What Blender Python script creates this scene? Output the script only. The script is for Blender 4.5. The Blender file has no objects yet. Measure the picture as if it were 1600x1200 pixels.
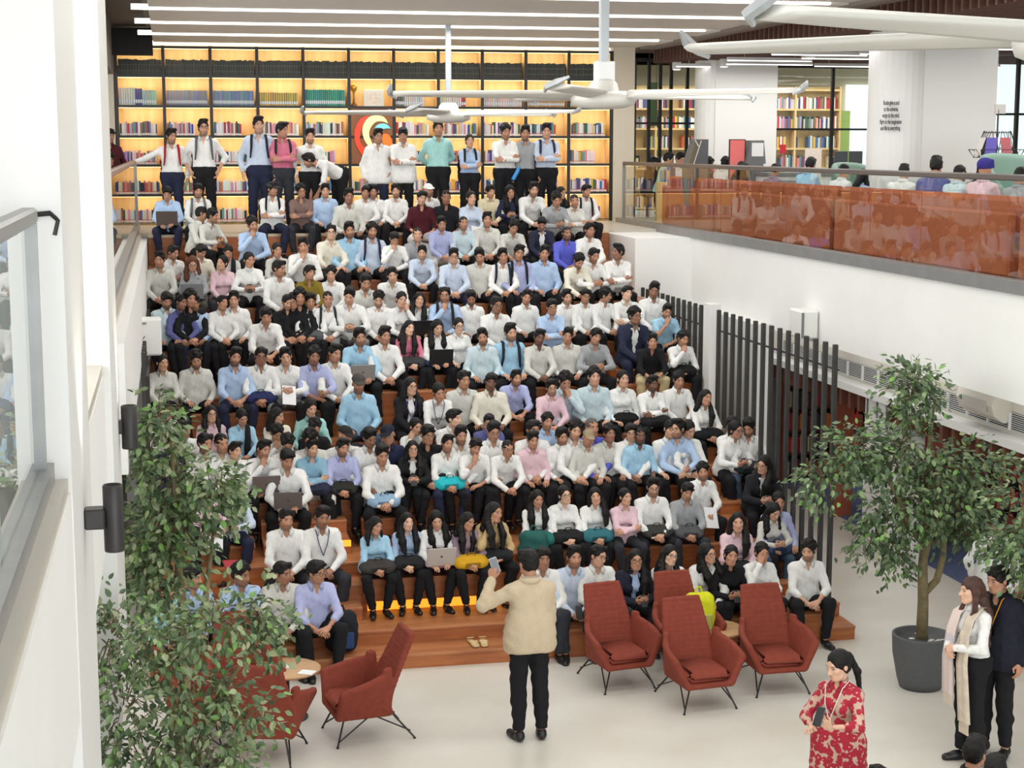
import bpy, math, random
import numpy as np
from mathutils import Matrix, Vector
SC = bpy.context.scene
COL = SC.collection
PI = math.pi

# ------------------------------------------------------------------ camera, world, lights, exposure
H_EYE = 5.5
cam_d = bpy.data.cameras.new('camera')
cam = bpy.data.objects.new('camera', cam_d)
COL.objects.link(cam)
cam_d.sensor_fit = 'HORIZONTAL'; cam_d.sensor_width = 36.0
cam_d.lens = 2545.0 / 1600.0 * 36.0
cam_d.clip_end = 200
cam.location = (0, 0, H_EYE)
cam.rotation_euler = (math.radians(90 - 8.294), 0, math.radians(-11.815))
SC.camera = cam
SC.view_settings.view_transform = 'Standard'; SC.view_settings.look = 'None'
SC.view_settings.gamma = 1.0; SC.view_settings.use_curve_mapping = False
SC.view_settings.exposure = -0.16
SC.cycles.max_bounces = 6; SC.cycles.diffuse_bounces = 3; SC.cycles.glossy_bounces = 3
SC.cycles.transmission_bounces = 4; SC.cycles.transparent_max_bounces = 12
SC.cycles.caustics_reflective = False; SC.cycles.caustics_refractive = False
SC.cycles.sample_clamp_indirect = 4.0

W = bpy.data.worlds.new('world'); SC.world = W; W.use_nodes = True
W.node_tree.nodes['Background'].inputs[0].default_value = (0.93, 0.97, 1.0, 1)
W.node_tree.nodes['Background'].inputs[1].default_value = 1.0

def area(name, loc, rot, sx, sy, power, color=(1, 1, 1)):
    l = bpy.data.lights.new(name, 'AREA'); l.shape = 'RECTANGLE'; l.size = sx; l.size_y = sy
    l.energy = power; l.color = color
    o = bpy.data.objects.new(name, l); COL.objects.link(o); o.location = loc; o.rotation_euler = rot
    return o
# the ceiling's light strips (one long area lamp each), daylight from the glazing behind the viewer, warm shelf strips
for i, y in enumerate((1.5, 5.5, 9.5, 13.5, 17.0, 20.5, 24.0, 27.5)):
    area('ceiling_strip_light', (4.2, y, 7.22), (0,0,0), 8.4, 0.5, 60 if y < 8 else 140, (1.0,0.985,0.96))
area('daylight_window', (4.0, -11.0, 5.0), (PI/2, 0, 0), 22, 9, 2900, (0.95,0.98,1.0))
for z in (4.61, 5.13, 5.64, 6.17, 6.69, 7.19):
    area('shelf_strip_light', (3.63, 29.78, z), (0.6,0,0), 8.8, 0.04, 27, (1.0,0.84,0.56))
for x, y in ((11.0,26.5),(11.0,22.5),(11.0,18.0),(11.0,13.5),(11.0,9.5)):
    area('lounge_light', (x, y, 6.85), (0,0,0), 3.5, 3.0, 105, (1.0,0.98,0.95))
area('room_light', (12.5, 33.0, 7.1), (0,0,0), 6.0, 2.5, 220, (1.0,0.97,0.9))
for x, y in ((13.5,23.0),(13.0,17.0),(12.0,11.0)):
    area('library_fill', (x, y, 1.92), (0,0,0), 5.0, 4.0, 110, (1.0,0.97,0.92))  # unseen fill lamps added to brighten the dim lower library
for y in (10.0, 14.5, 19.0, 23.0):
    area('under_balcony_fill', (8.75, y, 2.98), (0,0,0), 0.5, 3.5, 14, (1.0,0.98,0.95))  # added fill, out of sight, lifts the dark space below the right balcony
for y in (10.0, 17.0, 24.0):
    area('left_aisle_light', (-3.0, y, 6.7), (0,0,0), 2.5, 3.0, 80, (1.0,0.98,0.95))
area('left_lower_fill', (-2.6, 14.0, 2.9), (0,0,0), 2.5, 10.0, 160, (1.0,0.98,0.95))  # unseen fill lamp added because the lower left aisle came out dark
area('daylight_left_window', (-4.6, 15.0, 5.9), (PI/2, 0, -PI/2), 20.0, 2.6, 900, (0.96,0.98,1.0))


# ------------------------------------------------------------------ helpers
def lin(c):
    c = [x / 255.0 for x in c]
    return tuple((x / 12.92 if x <= 0.04045 else ((x + 0.055) / 1.055) ** 2.4) for x in c)
MATS = {}
def mat(name, rgb, rough=0.6, metal=0.0, noise=0.0, nscale=8.0, bump=0.0, bscale=60.0, emit=0.0, spec=0.5, stretch=None, rgb2=None):
    if name in MATS: return MATS[name]
    m = bpy.data.materials.new(name); m.use_nodes = True; nt = m.node_tree; b = nt.nodes['Principled BSDF']
    c = (*lin(rgb), 1); b.inputs['Base Color'].default_value = c
    b.inputs['Roughness'].default_value = rough; b.inputs['Metallic'].default_value = metal
    b.inputs['Specular IOR Level'].default_value = spec
    m.diffuse_color = c
    if noise or bump or rgb2:
        tc = nt.nodes.new('ShaderNodeTexCoord'); mp = nt.nodes.new('ShaderNodeMapping')
        nt.links.new(tc.outputs['Object'], mp.inputs[0])
        if stretch: mp.inputs['Scale'].default_value = stretch
    if noise or rgb2:
        n = nt.nodes.new('ShaderNodeTexNoise'); n.inputs['Scale'].default_value = nscale; n.inputs['Detail'].default_value = 4
        nt.links.new(mp.outputs[0], n.inputs[0])
        mx = nt.nodes.new('ShaderNodeMix'); mx.data_type = 'RGBA'
        a = lin(rgb)
        if rgb2: bb = lin(rgb2)
        else: bb = tuple(min(1, x * (1 + noise)) for x in a); a = tuple(x * (1 - noise) for x in a)
        mx.inputs[6].default_value = (*a, 1); mx.inputs[7].default_value = (*bb, 1)
        mr = nt.nodes.new('ShaderNodeMapRange'); mr.inputs[1].default_value = 0.35; mr.inputs[2].default_value = 0.65
        nt.links.new(n.outputs['Fac'], mr.inputs[0]); nt.links.new(mr.outputs[0], mx.inputs[0])
        nt.links.new(mx.outputs[2], b.inputs['Base Color'])
    if bump:
        n2 = nt.nodes.new('ShaderNodeTexNoise'); n2.inputs['Scale'].default_value = bscale; n2.inputs['Detail'].default_value = 3
        nt.links.new(mp.outputs[0], n2.inputs[0])
        bp = nt.nodes.new('ShaderNodeBump'); bp.inputs['Strength'].default_value = bump; bp.inputs['Distance'].default_value = 0.02
        nt.links.new(n2.outputs['Fac'], bp.inputs['Height']); nt.links.new(bp.outputs[0], b.inputs['Normal'])
    if emit:
        b.inputs['Emission Color'].default_value = c; b.inputs['Emission Strength'].default_value = emit
    MATS[name] = m
    return m

class MB:
    """collects simple solids into one mesh"""
    def __init__(s): s.v = []; s.f = []; s.mi = []
    def add(s, v, f, mi=0):
        o = len(s.v); s.v += [tuple(p) for p in v]; s.f += [[i + o for i in q] for q in f]; s.mi += [mi] * len(f); return s
    def box(s, x0, x1, y0, y1, z0, z1, mi=0, bev=0.0):
        if bev <= 0:
            v = [(x0,y0,z0),(x1,y0,z0),(x1,y1,z0),(x0,y1,z0),(x0,y0,z1),(x1,y0,z1),(x1,y1,z1),(x0,y1,z1)]
            f = [(0,3,2,1),(4,5,6,7),(0,1,5,4),(1,2,6,5),(2,3,7,6),(3,0,4,7)]
            return s.add(v, f, mi)
        bm = bmesh_box(x0,x1,y0,y1,z0,z1,bev)
        return s.add(bm[0], bm[1], mi)
    def tube(s, pts, r, n=8, mi=0, cap=True):
        pts = [Vector(p) for p in pts]; rs = r if isinstance(r, (list, tuple)) else [r] * len(pts)
        v = []; f = []; ref = None
        for i, p in enumerate(pts):
            d = (pts[min(i+1, len(pts)-1)] - pts[max(i-1, 0)]).normalized()
            if ref is None: ref = Vector((0,0,1)) if abs(d.z) < 0.9 else Vector((1,0,0))
            a = d.cross(ref).normalized(); b = a.cross(d).normalized(); ref = b
            for k in range(n):
                t = 2*PI*k/n; v.append(p + (a*math.cos(t) + b*math.sin(t))*rs[i])
        for i in range(len(pts)-1):
            for k in range(n):
                f.append((i*n+k, i*n+(k+1)%n, (i+1)*n+(k+1)%n, (i+1)*n+k))
        if cap: f.append(tuple(range(n))[::-1]); f.append(tuple((len(pts)-1)*n+k for k in range(n)))
        return s.add(v, f, mi)
    def lathe(s, prof, n=24, cx=0, cy=0, mi=0):
        v = []; f = []
        for r, z in prof:
            for k in range(n): v.append((cx+r*math.cos(2*PI*k/n), cy+r*math.sin(2*PI*k/n), z))
        for i in range(len(prof)-1):
            for k in range(n): f.append((i*n+k, i*n+(k+1)%n, (i+1)*n+(k+1)%n, (i+1)*n+k))
        f.append(tuple(range(n))[::-1]); f.append(tuple((len(prof)-1)*n+k for k in range(n)))
        return s.add(v, f, mi)
    def prism(s, poly, d0, d1, axis='y', mi=0):
        n = len(poly); v = []
        for d in (d0, d1):
            for a, b in poly:
                v.append((a, d, b) if axis == 'y' else ((d, a, b) if axis == 'x' else (a, b, d)))
        f = [tuple(range(n)), tuple(range(n, 2*n))[::-1]] + [(i, n+i, n+(i+1) % n, (i+1) % n) for i in range(n)]
        return s.add(v, f, mi)
    def mesh(s, name, mats, smooth=False):
        me = bpy.data.meshes.new(name); me.from_pydata(s.v, [], s.f)
        for m in (mats if isinstance(mats, (list, tuple)) else [mats]): me.materials.append(m)
        if any(s.mi): me.polygons.foreach_set('material_index', s.mi)
        if smooth: me.polygons.foreach_set('use_smooth', [True]*len(s.f))
        me.update(); return me
    def build(s, name, mats, parent=None, smooth=False, loc=None, **kw):
        return obj(name, s.mesh(name, mats, smooth), parent, loc, **kw)
def bmesh_box(x0,x1,y0,y1,z0,z1,b):
    b = min(b, (x1-x0)/2.01, (y1-y0)/2.01, (z1-z0)/2.01)
    X = [x0,x0+b,x1-b,x1]; Y = [y0,y0+b,y1-b,y1]; Z = [z0,z0+b,z1-b,z1]
    v = []; ix = {}
    def P(i,j,k):
        if (i,j,k) not in ix: ix[(i,j,k)] = len(v); v.append((X[i],Y[j],Z[k]))
        return ix[(i,j,k)]
    f = [(P(1,1,0),P(1,2,0),P(2,2,0),P(2,1,0)),(P(1,1,3),P(2,1,3),P(2,2,3),P(1,2,3)),
         (P(1,0,1),P(2,0,1),P(2,0,2),P(1,0,2)),(P(1,3,1),P(1,3,2),P(2,3,2),P(2,3,1)),
         (P(0,1,1),P(0,1,2),P(0,2,2),P(0,2,1)),(P(3,1,1),P(3,2,1),P(3,2,2),P(3,1,2))]
    for a in (0,3):
        for c in (0,3):
            ia = 1 if a == 0 else 2; ic = 1 if c == 0 else 2
            f.append((P(a,ic and (1 if c==0 else 2),1),P(a,(1 if c==0 else 2),2),P(ia,c,2),P(ia,c,1)))
            f.append((P(a,1,ic),P(a,2,ic),P(ia,2,c),P(ia,1,c)))
            f.append((P(1,a,ic),P(2,a,ic),P(2,ia,c),P(1,ia,c)))
            for e in (0,3):
                ie = 1 if e == 0 else 2
                f.append((P(a,ic,ie),P(ia,c,ie),P(ia,ic,e)))
    return v, f
def obj(name, me, parent=None, loc=None, rot=None, label=None, kind=None, cat=None, group=None):
    o = bpy.data.objects.new(name, me); COL.objects.link(o)
    if parent is not None: o.parent = parent
    if loc is not None: o.location = loc
    if rot is not None: o.rotation_euler = rot
    if label: o['label'] = label
    if kind: o['kind'] = kind
    if cat: o['category'] = cat
    if group: o['group'] = group
    return o
def thing(name, label, cat, loc=(0,0,0), rz=0.0, group=None):
    return obj(name, None, None, loc, (0,0,rz), label, None, cat, group)
def copy_tree(o, parent=None):
    c = o.copy(); COL.objects.link(c)
    if parent is not None: c.parent = parent
    for ch in list(o.children): copy_tree(ch, c)
    return c

# ------------------------------------------------------------------ implicit surfaces for bodies, clothes and hair
def surf_nets(f, xs, ys, zs):
    s = f < 0
    nx, ny, nz = f.shape
    c = np.zeros((nx-1, ny-1, nz-1), np.int8)
    for i in (0,1):
        for j in (0,1):
            for k in (0,1): c += s[i:nx-1+i, j:ny-1+j, k:nz-1+k]
    act = np.argwhere((c > 0) & (c < 8))
    if len(act) == 0: return np.zeros((0,3)), np.zeros((0,4), int)
    I, J, K = act.T
    idx = -np.ones((nx-1, ny-1, nz-1), int); idx[I,J,K] = np.arange(len(act))
    cs = {}
    for i in (0,1):
        for j in (0,1):
            for k in (0,1): cs[(i,j,k)] = f[I+i, J+j, K+k]
    acc = np.zeros((len(act),3)); cnt = np.zeros(len(act))
    dx = xs[I+1]-xs[I]; dy = ys[J+1]-ys[J]; dz = zs[K+1]-zs[K]
    for a in cs:
        for ax in range(3):
            if a[ax] == 0:
                b = list(a); b[ax] = 1; b = tuple(b)
                fa, fb = cs[a], cs[b]; cr = (fa < 0) != (fb < 0)
                t = np.where(cr, fa/np.where(cr, fa-fb, 1), 0)
                p = np.zeros((len(act),3)); p[:] = a; p[:,ax] = t
                acc += p*cr[:,None]; cnt += cr
    p = acc/cnt[:,None]
    V = np.stack([xs[I]+p[:,0]*dx, ys[J]+p[:,1]*dy, zs[K]+p[:,2]*dz], 1)
    Q = []
    e = s[:-1,1:-1,1:-1] != s[1:,1:-1,1:-1]; A = np.argwhere(e); i,j,k = A.T; j = j+1; k = k+1
    q = np.stack([idx[i,j-1,k-1], idx[i,j,k-1], idx[i,j,k], idx[i,j-1,k]], 1); fl = s[i,j,k]; q[~fl] = q[~fl][:, ::-1]; Q.append(q)
    e = s[1:-1,:-1,1:-1] != s[1:-1,1:,1:-1]; A = np.argwhere(e); i,j,k = A.T; i = i+1; k = k+1
    q = np.stack([idx[i-1,j,k-1], idx[i-1,j,k], idx[i,j,k], idx[i,j,k-1]], 1); fl = s[i,j,k]; q[~fl] = q[~fl][:, ::-1]; Q.append(q)
    e = s[1:-1,1:-1,:-1] != s[1:-1,1:-1,1:]; A = np.argwhere(e); i,j,k = A.T; i = i+1; j = j+1
    q = np.stack([idx[i-1,j-1,k], idx[i,j-1,k], idx[i,j,k], idx[i-1,j,k]], 1); fl = s[i,j,k]; q[~fl] = q[~fl][:, ::-1]; Q.append(q)
    return V, np.concatenate(Q)

class Field:
    def __init__(s, xs, ys, zs):
        s.x, s.y, s.z = xs, ys, zs; s.f = np.full((len(xs), len(ys), len(zs)), 1.0)
    def sl(s, lo, hi, m):
        r = []
        for a, l, h in ((s.x, lo[0], hi[0]), (s.y, lo[1], hi[1]), (s.z, lo[2], hi[2])):
            i = np.searchsorted(a, l-m); j = np.searchsorted(a, h+m); r.append(slice(max(0, i-1), j+1))
        return tuple(r)
    def pts(s, sl): return np.meshgrid(s.x[sl[0]], s.y[sl[1]], s.z[sl[2]], indexing='ij', sparse=True)
    def put(s, sl, d, k, sub=False):
        f = s.f[sl]
        if d.size == 0: return
        if sub:
            d = -d; h = np.clip(0.5-0.5*(f-d)/k, 0, 1) if k > 0 else None
            s.f[sl] = np.maximum(f, d) if k <= 0 else f*(1-h)+d*h+k*h*(1-h)
        elif k <= 0: s.f[sl] = np.minimum(f, d)
        else:
            h = np.clip(0.5+0.5*(f-d)/k, 0, 1); s.f[sl] = f*(1-h)+d*h-k*h*(1-h)
    def cap(s, a, b, ra, rb=None, k=0.02, sub=False):
        rb = ra if rb is None else rb
        a = np.asarray(a, float); b = np.asarray(b, float); r = max(ra, rb)
        sl = s.sl(np.minimum(a,b), np.maximum(a,b), r+k+0.05); X, Y, Z = s.pts(sl)
        ba = b-a; L = max(ba@ba, 1e-9)
        h = np.clip(((X-a[0])*ba[0]+(Y-a[1])*ba[1]+(Z-a[2])*ba[2])/L, 0, 1)
        d = np.sqrt((X-a[0]-ba[0]*h)**2+(Y-a[1]-ba[1]*h)**2+(Z-a[2]-ba[2]*h)**2)-(ra+(rb-ra)*h)
        s.put(sl, d, k, sub)
    def ell(s, c, r, k=0.02, M=None, sub=False):
        c = np.asarray(c, float); r = np.asarray(r, float); R = r.max()
        sl = s.sl(c, c, R+k+0.05); X, Y, Z = s.pts(sl); X = X-c[0]; Y = Y-c[1]; Z = Z-c[2]
        if M is not None: X, Y, Z = (M[0][0]*X+M[1][0]*Y+M[2][0]*Z, M[0][1]*X+M[1][1]*Y+M[2][1]*Z, M[0][2]*X+M[1][2]*Y+M[2][2]*Z)
        k0 = np.sqrt((X/r[0])**2+(Y/r[1])**2+(Z/r[2])**2); k1 = np.sqrt((X/r[0]**2)**2+(Y/r[1]**2)**2+(Z/r[2]**2)**2)
        d = k0*(k0-1)/np.maximum(k1, 1e-6); s.put(sl, d, k, sub)
    def plane(s, p, n, k=0.0):
        """keep the side where (x-p).n < 0"""
        X, Y, Z = np.meshgrid(s.x, s.y, s.z, indexing='ij', sparse=True)
        d = (X-p[0])*n[0]+(Y-p[1])*n[1]+(Z-p[2])*n[2]; s.f = np.maximum(s.f, d)
    def mesh(s): return surf_nets(s.f, s.x, s.y, s.z)
def axis(lo, hi, st, fine=None):
    a = list(np.arange(lo, hi+st, st))
    if fine:
        fl, fh, fs = fine
        a = [v for v in a if v < fl-st*0.4 or v > fh+st*0.4]+list(np.arange(fl, fh+fs*0.5, fs)); a.sort()
    return np.array(a)
def wob(V, amp, sc, seed=0.0):
    x, y, z = V.T*sc
    n = np.stack([np.sin(1.3*y+2.1*z+seed)+np.sin(2.7*z-1.7*x+seed*2), np.sin(1.9*z+1.2*x+seed*3)+np.sin(3.1*x+2.3*y+seed),
                  np.sin(1.7*x-2.2*y+seed)*0.6+np.sin(2.9*y+1.1*z+seed)*0.6], 1)
    return V+n*amp
def mesh_np(name, V, Q, feat=None, mats=()):
    me = bpy.data.meshes.new(name)
    V = np.asarray(V, np.float32); Q = np.asarray(Q, np.int32)
    me.vertices.add(len(V)); me.vertices.foreach_set('co', V.ravel())
    n = len(Q); me.loops.add(n*4); me.loops.foreach_set('vertex_index', Q.ravel())
    me.polygons.add(n); me.polygons.foreach_set('loop_start', np.arange(n, dtype=np.int32)*4)
    me.polygons.foreach_set('use_smooth', np.ones(n, bool))
    me.update(calc_edges=True)
    if feat is not None:
        at = me.attributes.new('feat', 'FLOAT_COLOR', 'POINT'); at.data.foreach_set('color', np.asarray(feat, np.float32).ravel())
    for m in mats: me.materials.append(m)
    return me
def rot3(yaw=0, pitch=0, roll=0):
    """head turn: yaw + towards +X, pitch + nods down (facing -Y), roll + tilts to +X"""
    return np.array((Matrix.Rotation(yaw, 3, 'Z') @ Matrix.Rotation(pitch, 3, 'X') @ Matrix.Rotation(roll, 3, 'Y')))
A3 = lambda *p: np.array(p, float)

HANDS = {}
def hand_mesh(style):
    """wrist at 0, fingers along +X, thumb towards +Y, palm faces -Z"""
    if style in HANDS: return HANDS[style]
    st = 0.0062
    F = Field(np.arange(-0.05, 0.21, st), np.arange(-0.07, 0.11, st), np.arange(-0.12, 0.06, st))
    curl = dict(relax=(0.35,0.5,0.35), grip=(0.8,1.0,0.7), flat=(0.08,0.1,0.08), lace=(0.55,0.75,0.5))[style]
    F.cap((-0.05,0,0), (0.01,0,0), 0.027, 0.027, 0.01)
    for i, (y, l, r) in enumerate(((0.030,0.072,0.0092),(0.010,0.080,0.0095),(-0.011,0.075,0.0090),(-0.030,0.060,0.0080))):
        kn = A3(0.088-abs(i-1)*0.006, y, 0)
        F.cap((0.0,y*0.6,0), kn, 0.0165, 0.0125, 0.012)
        p = kn; a = 0.0; sp = y*1.2
        for j, fr in enumerate((0.46,0.30,0.24)):
            a += curl[j]
            q = p+A3(math.cos(a)*l*fr, sp*l*fr*2.0*math.cos(a), -math.sin(a)*l*fr)
            F.cap(p, q, r, r*0.9, 0.003); p = q; r *= 0.93
    b = A3(0.018,0.022,-0.004); m = A3(0.055,0.052,-0.016-0.012*(style != 'flat')); t = A3(0.086,0.050,-0.020-0.02*(style in('grip','lace')))
    F.cap(b, m, 0.0145, 0.0115, 0.008); F.cap(m, t, 0.0105, 0.008, 0.003)
    HANDS[style] = F.mesh(); return HANDS[style]
def hand_at(style, wrist, fdir, palm, thumb_side):
    """fdir = finger direction, palm = direction the palm faces; thumb_side +1/-1 mirrors"""
    V, Q = hand_mesh(style)
    x = np.asarray(fdir, float); x /= np.linalg.norm(x); z = -np.asarray(palm, float); z -= x*(x@z); z /= np.linalg.norm(z); y = np.cross(z, x)
    V2 = V*A3(1, thumb_side, 1)
    P = np.asarray(wrist, float)+V2[:,0:1]*x+V2[:,1:2]*y+V2[:,2:3]*z
    return P, (Q if thumb_side > 0 else Q[:, ::-1])

def head_sdf(F, c, M, fem):
    c = np.asarray(c, float); t = lambda *p: c+M@A3(*p)
    w = 0.95 if fem else 1.0
    F.ell(t(0,0.012,0.028), (0.073*w,0.092,0.082), 0.03, M)
    F.ell(t(0,-0.030,-0.036), (0.058*w,0.060,0.076), 0.03, M)
    F.ell(t(0,-0.058,-0.088), (0.030*w if not fem else 0.024,0.028,0.024), 0.03, M)
    for s in (-1,1):
        F.ell(t(s*0.038*w,-0.058,-0.022), (0.020,0.020,0.018), 0.02, M)      # cheek
        F.ell(t(s*0.028,-0.076,0.022), (0.022,0.012,0.009), 0.012, M)       # brow ridge
        F.ell(t(s*0.032,-0.098,0.003), (0.015,0.012,0.008), 0.010, M, True)  # eye socket
        F.ell(t(s*0.075*w,0.010,-0.012), (0.010,0.019,0.030), 0.008, M)
        F.cap(t(s*0.046,-0.018,-0.075), t(s*0.02,-0.06,-0.095), 0.020 if not fem else 0.014, 0.018, 0.02)
    F.cap(t(0,-0.086,0.004), t(0,-0.106,-0.034), 0.007, 0.0115, 0.010)
    F.cap(t(-0.010,-0.094,-0.036), t(0.010,-0.094,-0.036), 0.009, 0.009, 0.006)
    F.cap(t(-0.014,-0.083,-0.062), t(0.014,-0.083,-0.062), 0.009, 0.009, 0.008)
    F.cap(t(-0.010,-0.082,-0.072), t(0.010,-0.082,-0.072), 0.009, 0.009, 0.006)
def head_feat(L, fem):
    x, y, z = L.T; ax = np.abs(x); fr = y < -0.045
    g = lambda cx, cz, sx, sz: np.exp(-(((ax-cx)/sx)**2+((z-cz)/sz)**2))*fr
    dark = np.clip(1.35*g(0.032,0.025,0.018,0.0046 if not fem else 0.0034)+1.6*g(0.031,0.003,0.0088,0.0052), 0, 1)
    eyew = np.clip(0.55*g(0.032,0.003,0.016,0.0048), 0, 1)
    lip = np.clip(1.2*g(0,-0.067,0.022,0.008), 0, 1)
    beard = ((z < -0.050-0.10*np.clip(y+0.02, 0, 1)+0.0) & (y < 0.035) & (z > -0.135)).astype(float)
    beard = np.maximum(beard, ((z < -0.01) & (ax > 0.050) & (y > -0.035) & (y < 0.012) & (z > -0.13)).astype(float))
    beard *= 1-np.clip(1.6*g(0,-0.067,0.017,0.006), 0, 1)
    beard = np.maximum(beard, g(0,-0.052,0.026,0.006))
    return np.stack([dark, lip, beard, eyew], 1)

# ------------------------------------------------------------------ people
def skin_mat(tone, beard):
    key = 'skin_%d_%d' % (tone, int(beard*10))
    if key in MATS: return MATS[key]
    rgb = [(228,184,156),(212,164,136),(192,142,114),(164,118,94),(126,88,70)][tone]
    m = bpy.data.materials.new(key); m.use_nodes = True; nt = m.node_tree; b = nt.nodes['Principled BSDF']
    m.diffuse_color = (*lin(rgb), 1)
    at = nt.nodes.new('ShaderNodeAttribute'); at.attribute_name = 'feat'
    sp = nt.nodes.new('ShaderNodeSeparateColor'); nt.links.new(at.outputs['Color'], sp.inputs[0])
    def mix(prev, fac, col, mul=1.0):
        mx = nt.nodes.new('ShaderNodeMix'); mx.data_type = 'RGBA'
        if hasattr(prev, 'is_output'): nt.links.new(prev, mx.inputs[6])
        else: mx.inputs[6].default_value = prev
        mx.inputs[7].default_value = col
        mm = nt.nodes.new('ShaderNodeMath'); mm.operation = 'MULTIPLY'; mm.inputs[1].default_value = mul
        nt.links.new(fac, mm.inputs[0]); nt.links.new(mm.outputs[0], mx.inputs[0]); return mx.outputs[2]
    n = nt.nodes.new('ShaderNodeTexNoise'); n.inputs['Scale'].default_value = 22
    c = mix((*lin(rgb), 1), n.outputs['Fac'], (*[x*0.72 for x in lin(rgb)], 1), 0.5)
    c = mix(c, sp.outputs['Green'], (*[x*y for x, y in zip(lin(rgb), (0.75,0.42,0.42))], 1), 0.8)
    if beard > 0: c = mix(c, sp.outputs['Blue'], (*lin((36,29,26)), 1), beard*0.68)
    c = mix(c, at.outputs['Alpha'], (*lin((205,198,190)), 1), 0.8)
    c = mix(c, sp.outputs['Red'], (*lin((24,18,16)), 1), 1.0)
    nt.links.new(c, b.inputs['Base Color']); b.inputs['Roughness'].default_value = 0.5; b.inputs['Specular IOR Level'].default_value = 0.35
    MATS[key] = m; return m
def cloth(rgb, name='cloth'): return mat('%s_%d_%d_%d' % ((name,)+tuple(rgb)), rgb, 0.85, noise=0.05, nscale=14, bump=0.55, bscale=8.5, stretch=(1.7,1.7,0.75), spec=0.2)
HAIR_M = lambda tone='black': mat('hair_'+tone, dict(black=(17,15,14), brown=(52,36,28), auburn=(92,52,34), grey=(90,86,82))[tone], 0.55, noise=0.3, nscale=90, bump=0.35, bscale=90, spec=0.3)

def ik(S, Wr, l1, l2, hint):
    S = A3(*S); Wr = A3(*Wr); d = Wr-S; D = np.linalg.norm(d)
    if D > (l1+l2)*0.999: Wr = S+d/D*(l1+l2)*0.999; d = Wr-S; D = np.linalg.norm(d)
    u = d/D; a = (l1*l1-l2*l2+D*D)/(2*D); h = math.sqrt(max(l1*l1-a*a, 0))
    hn = A3(*hint); hn = hn-u*(hn@u); hn /= max(np.linalg.norm(hn), 1e-6)
    return S+u*a+hn*h, Wr

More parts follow.
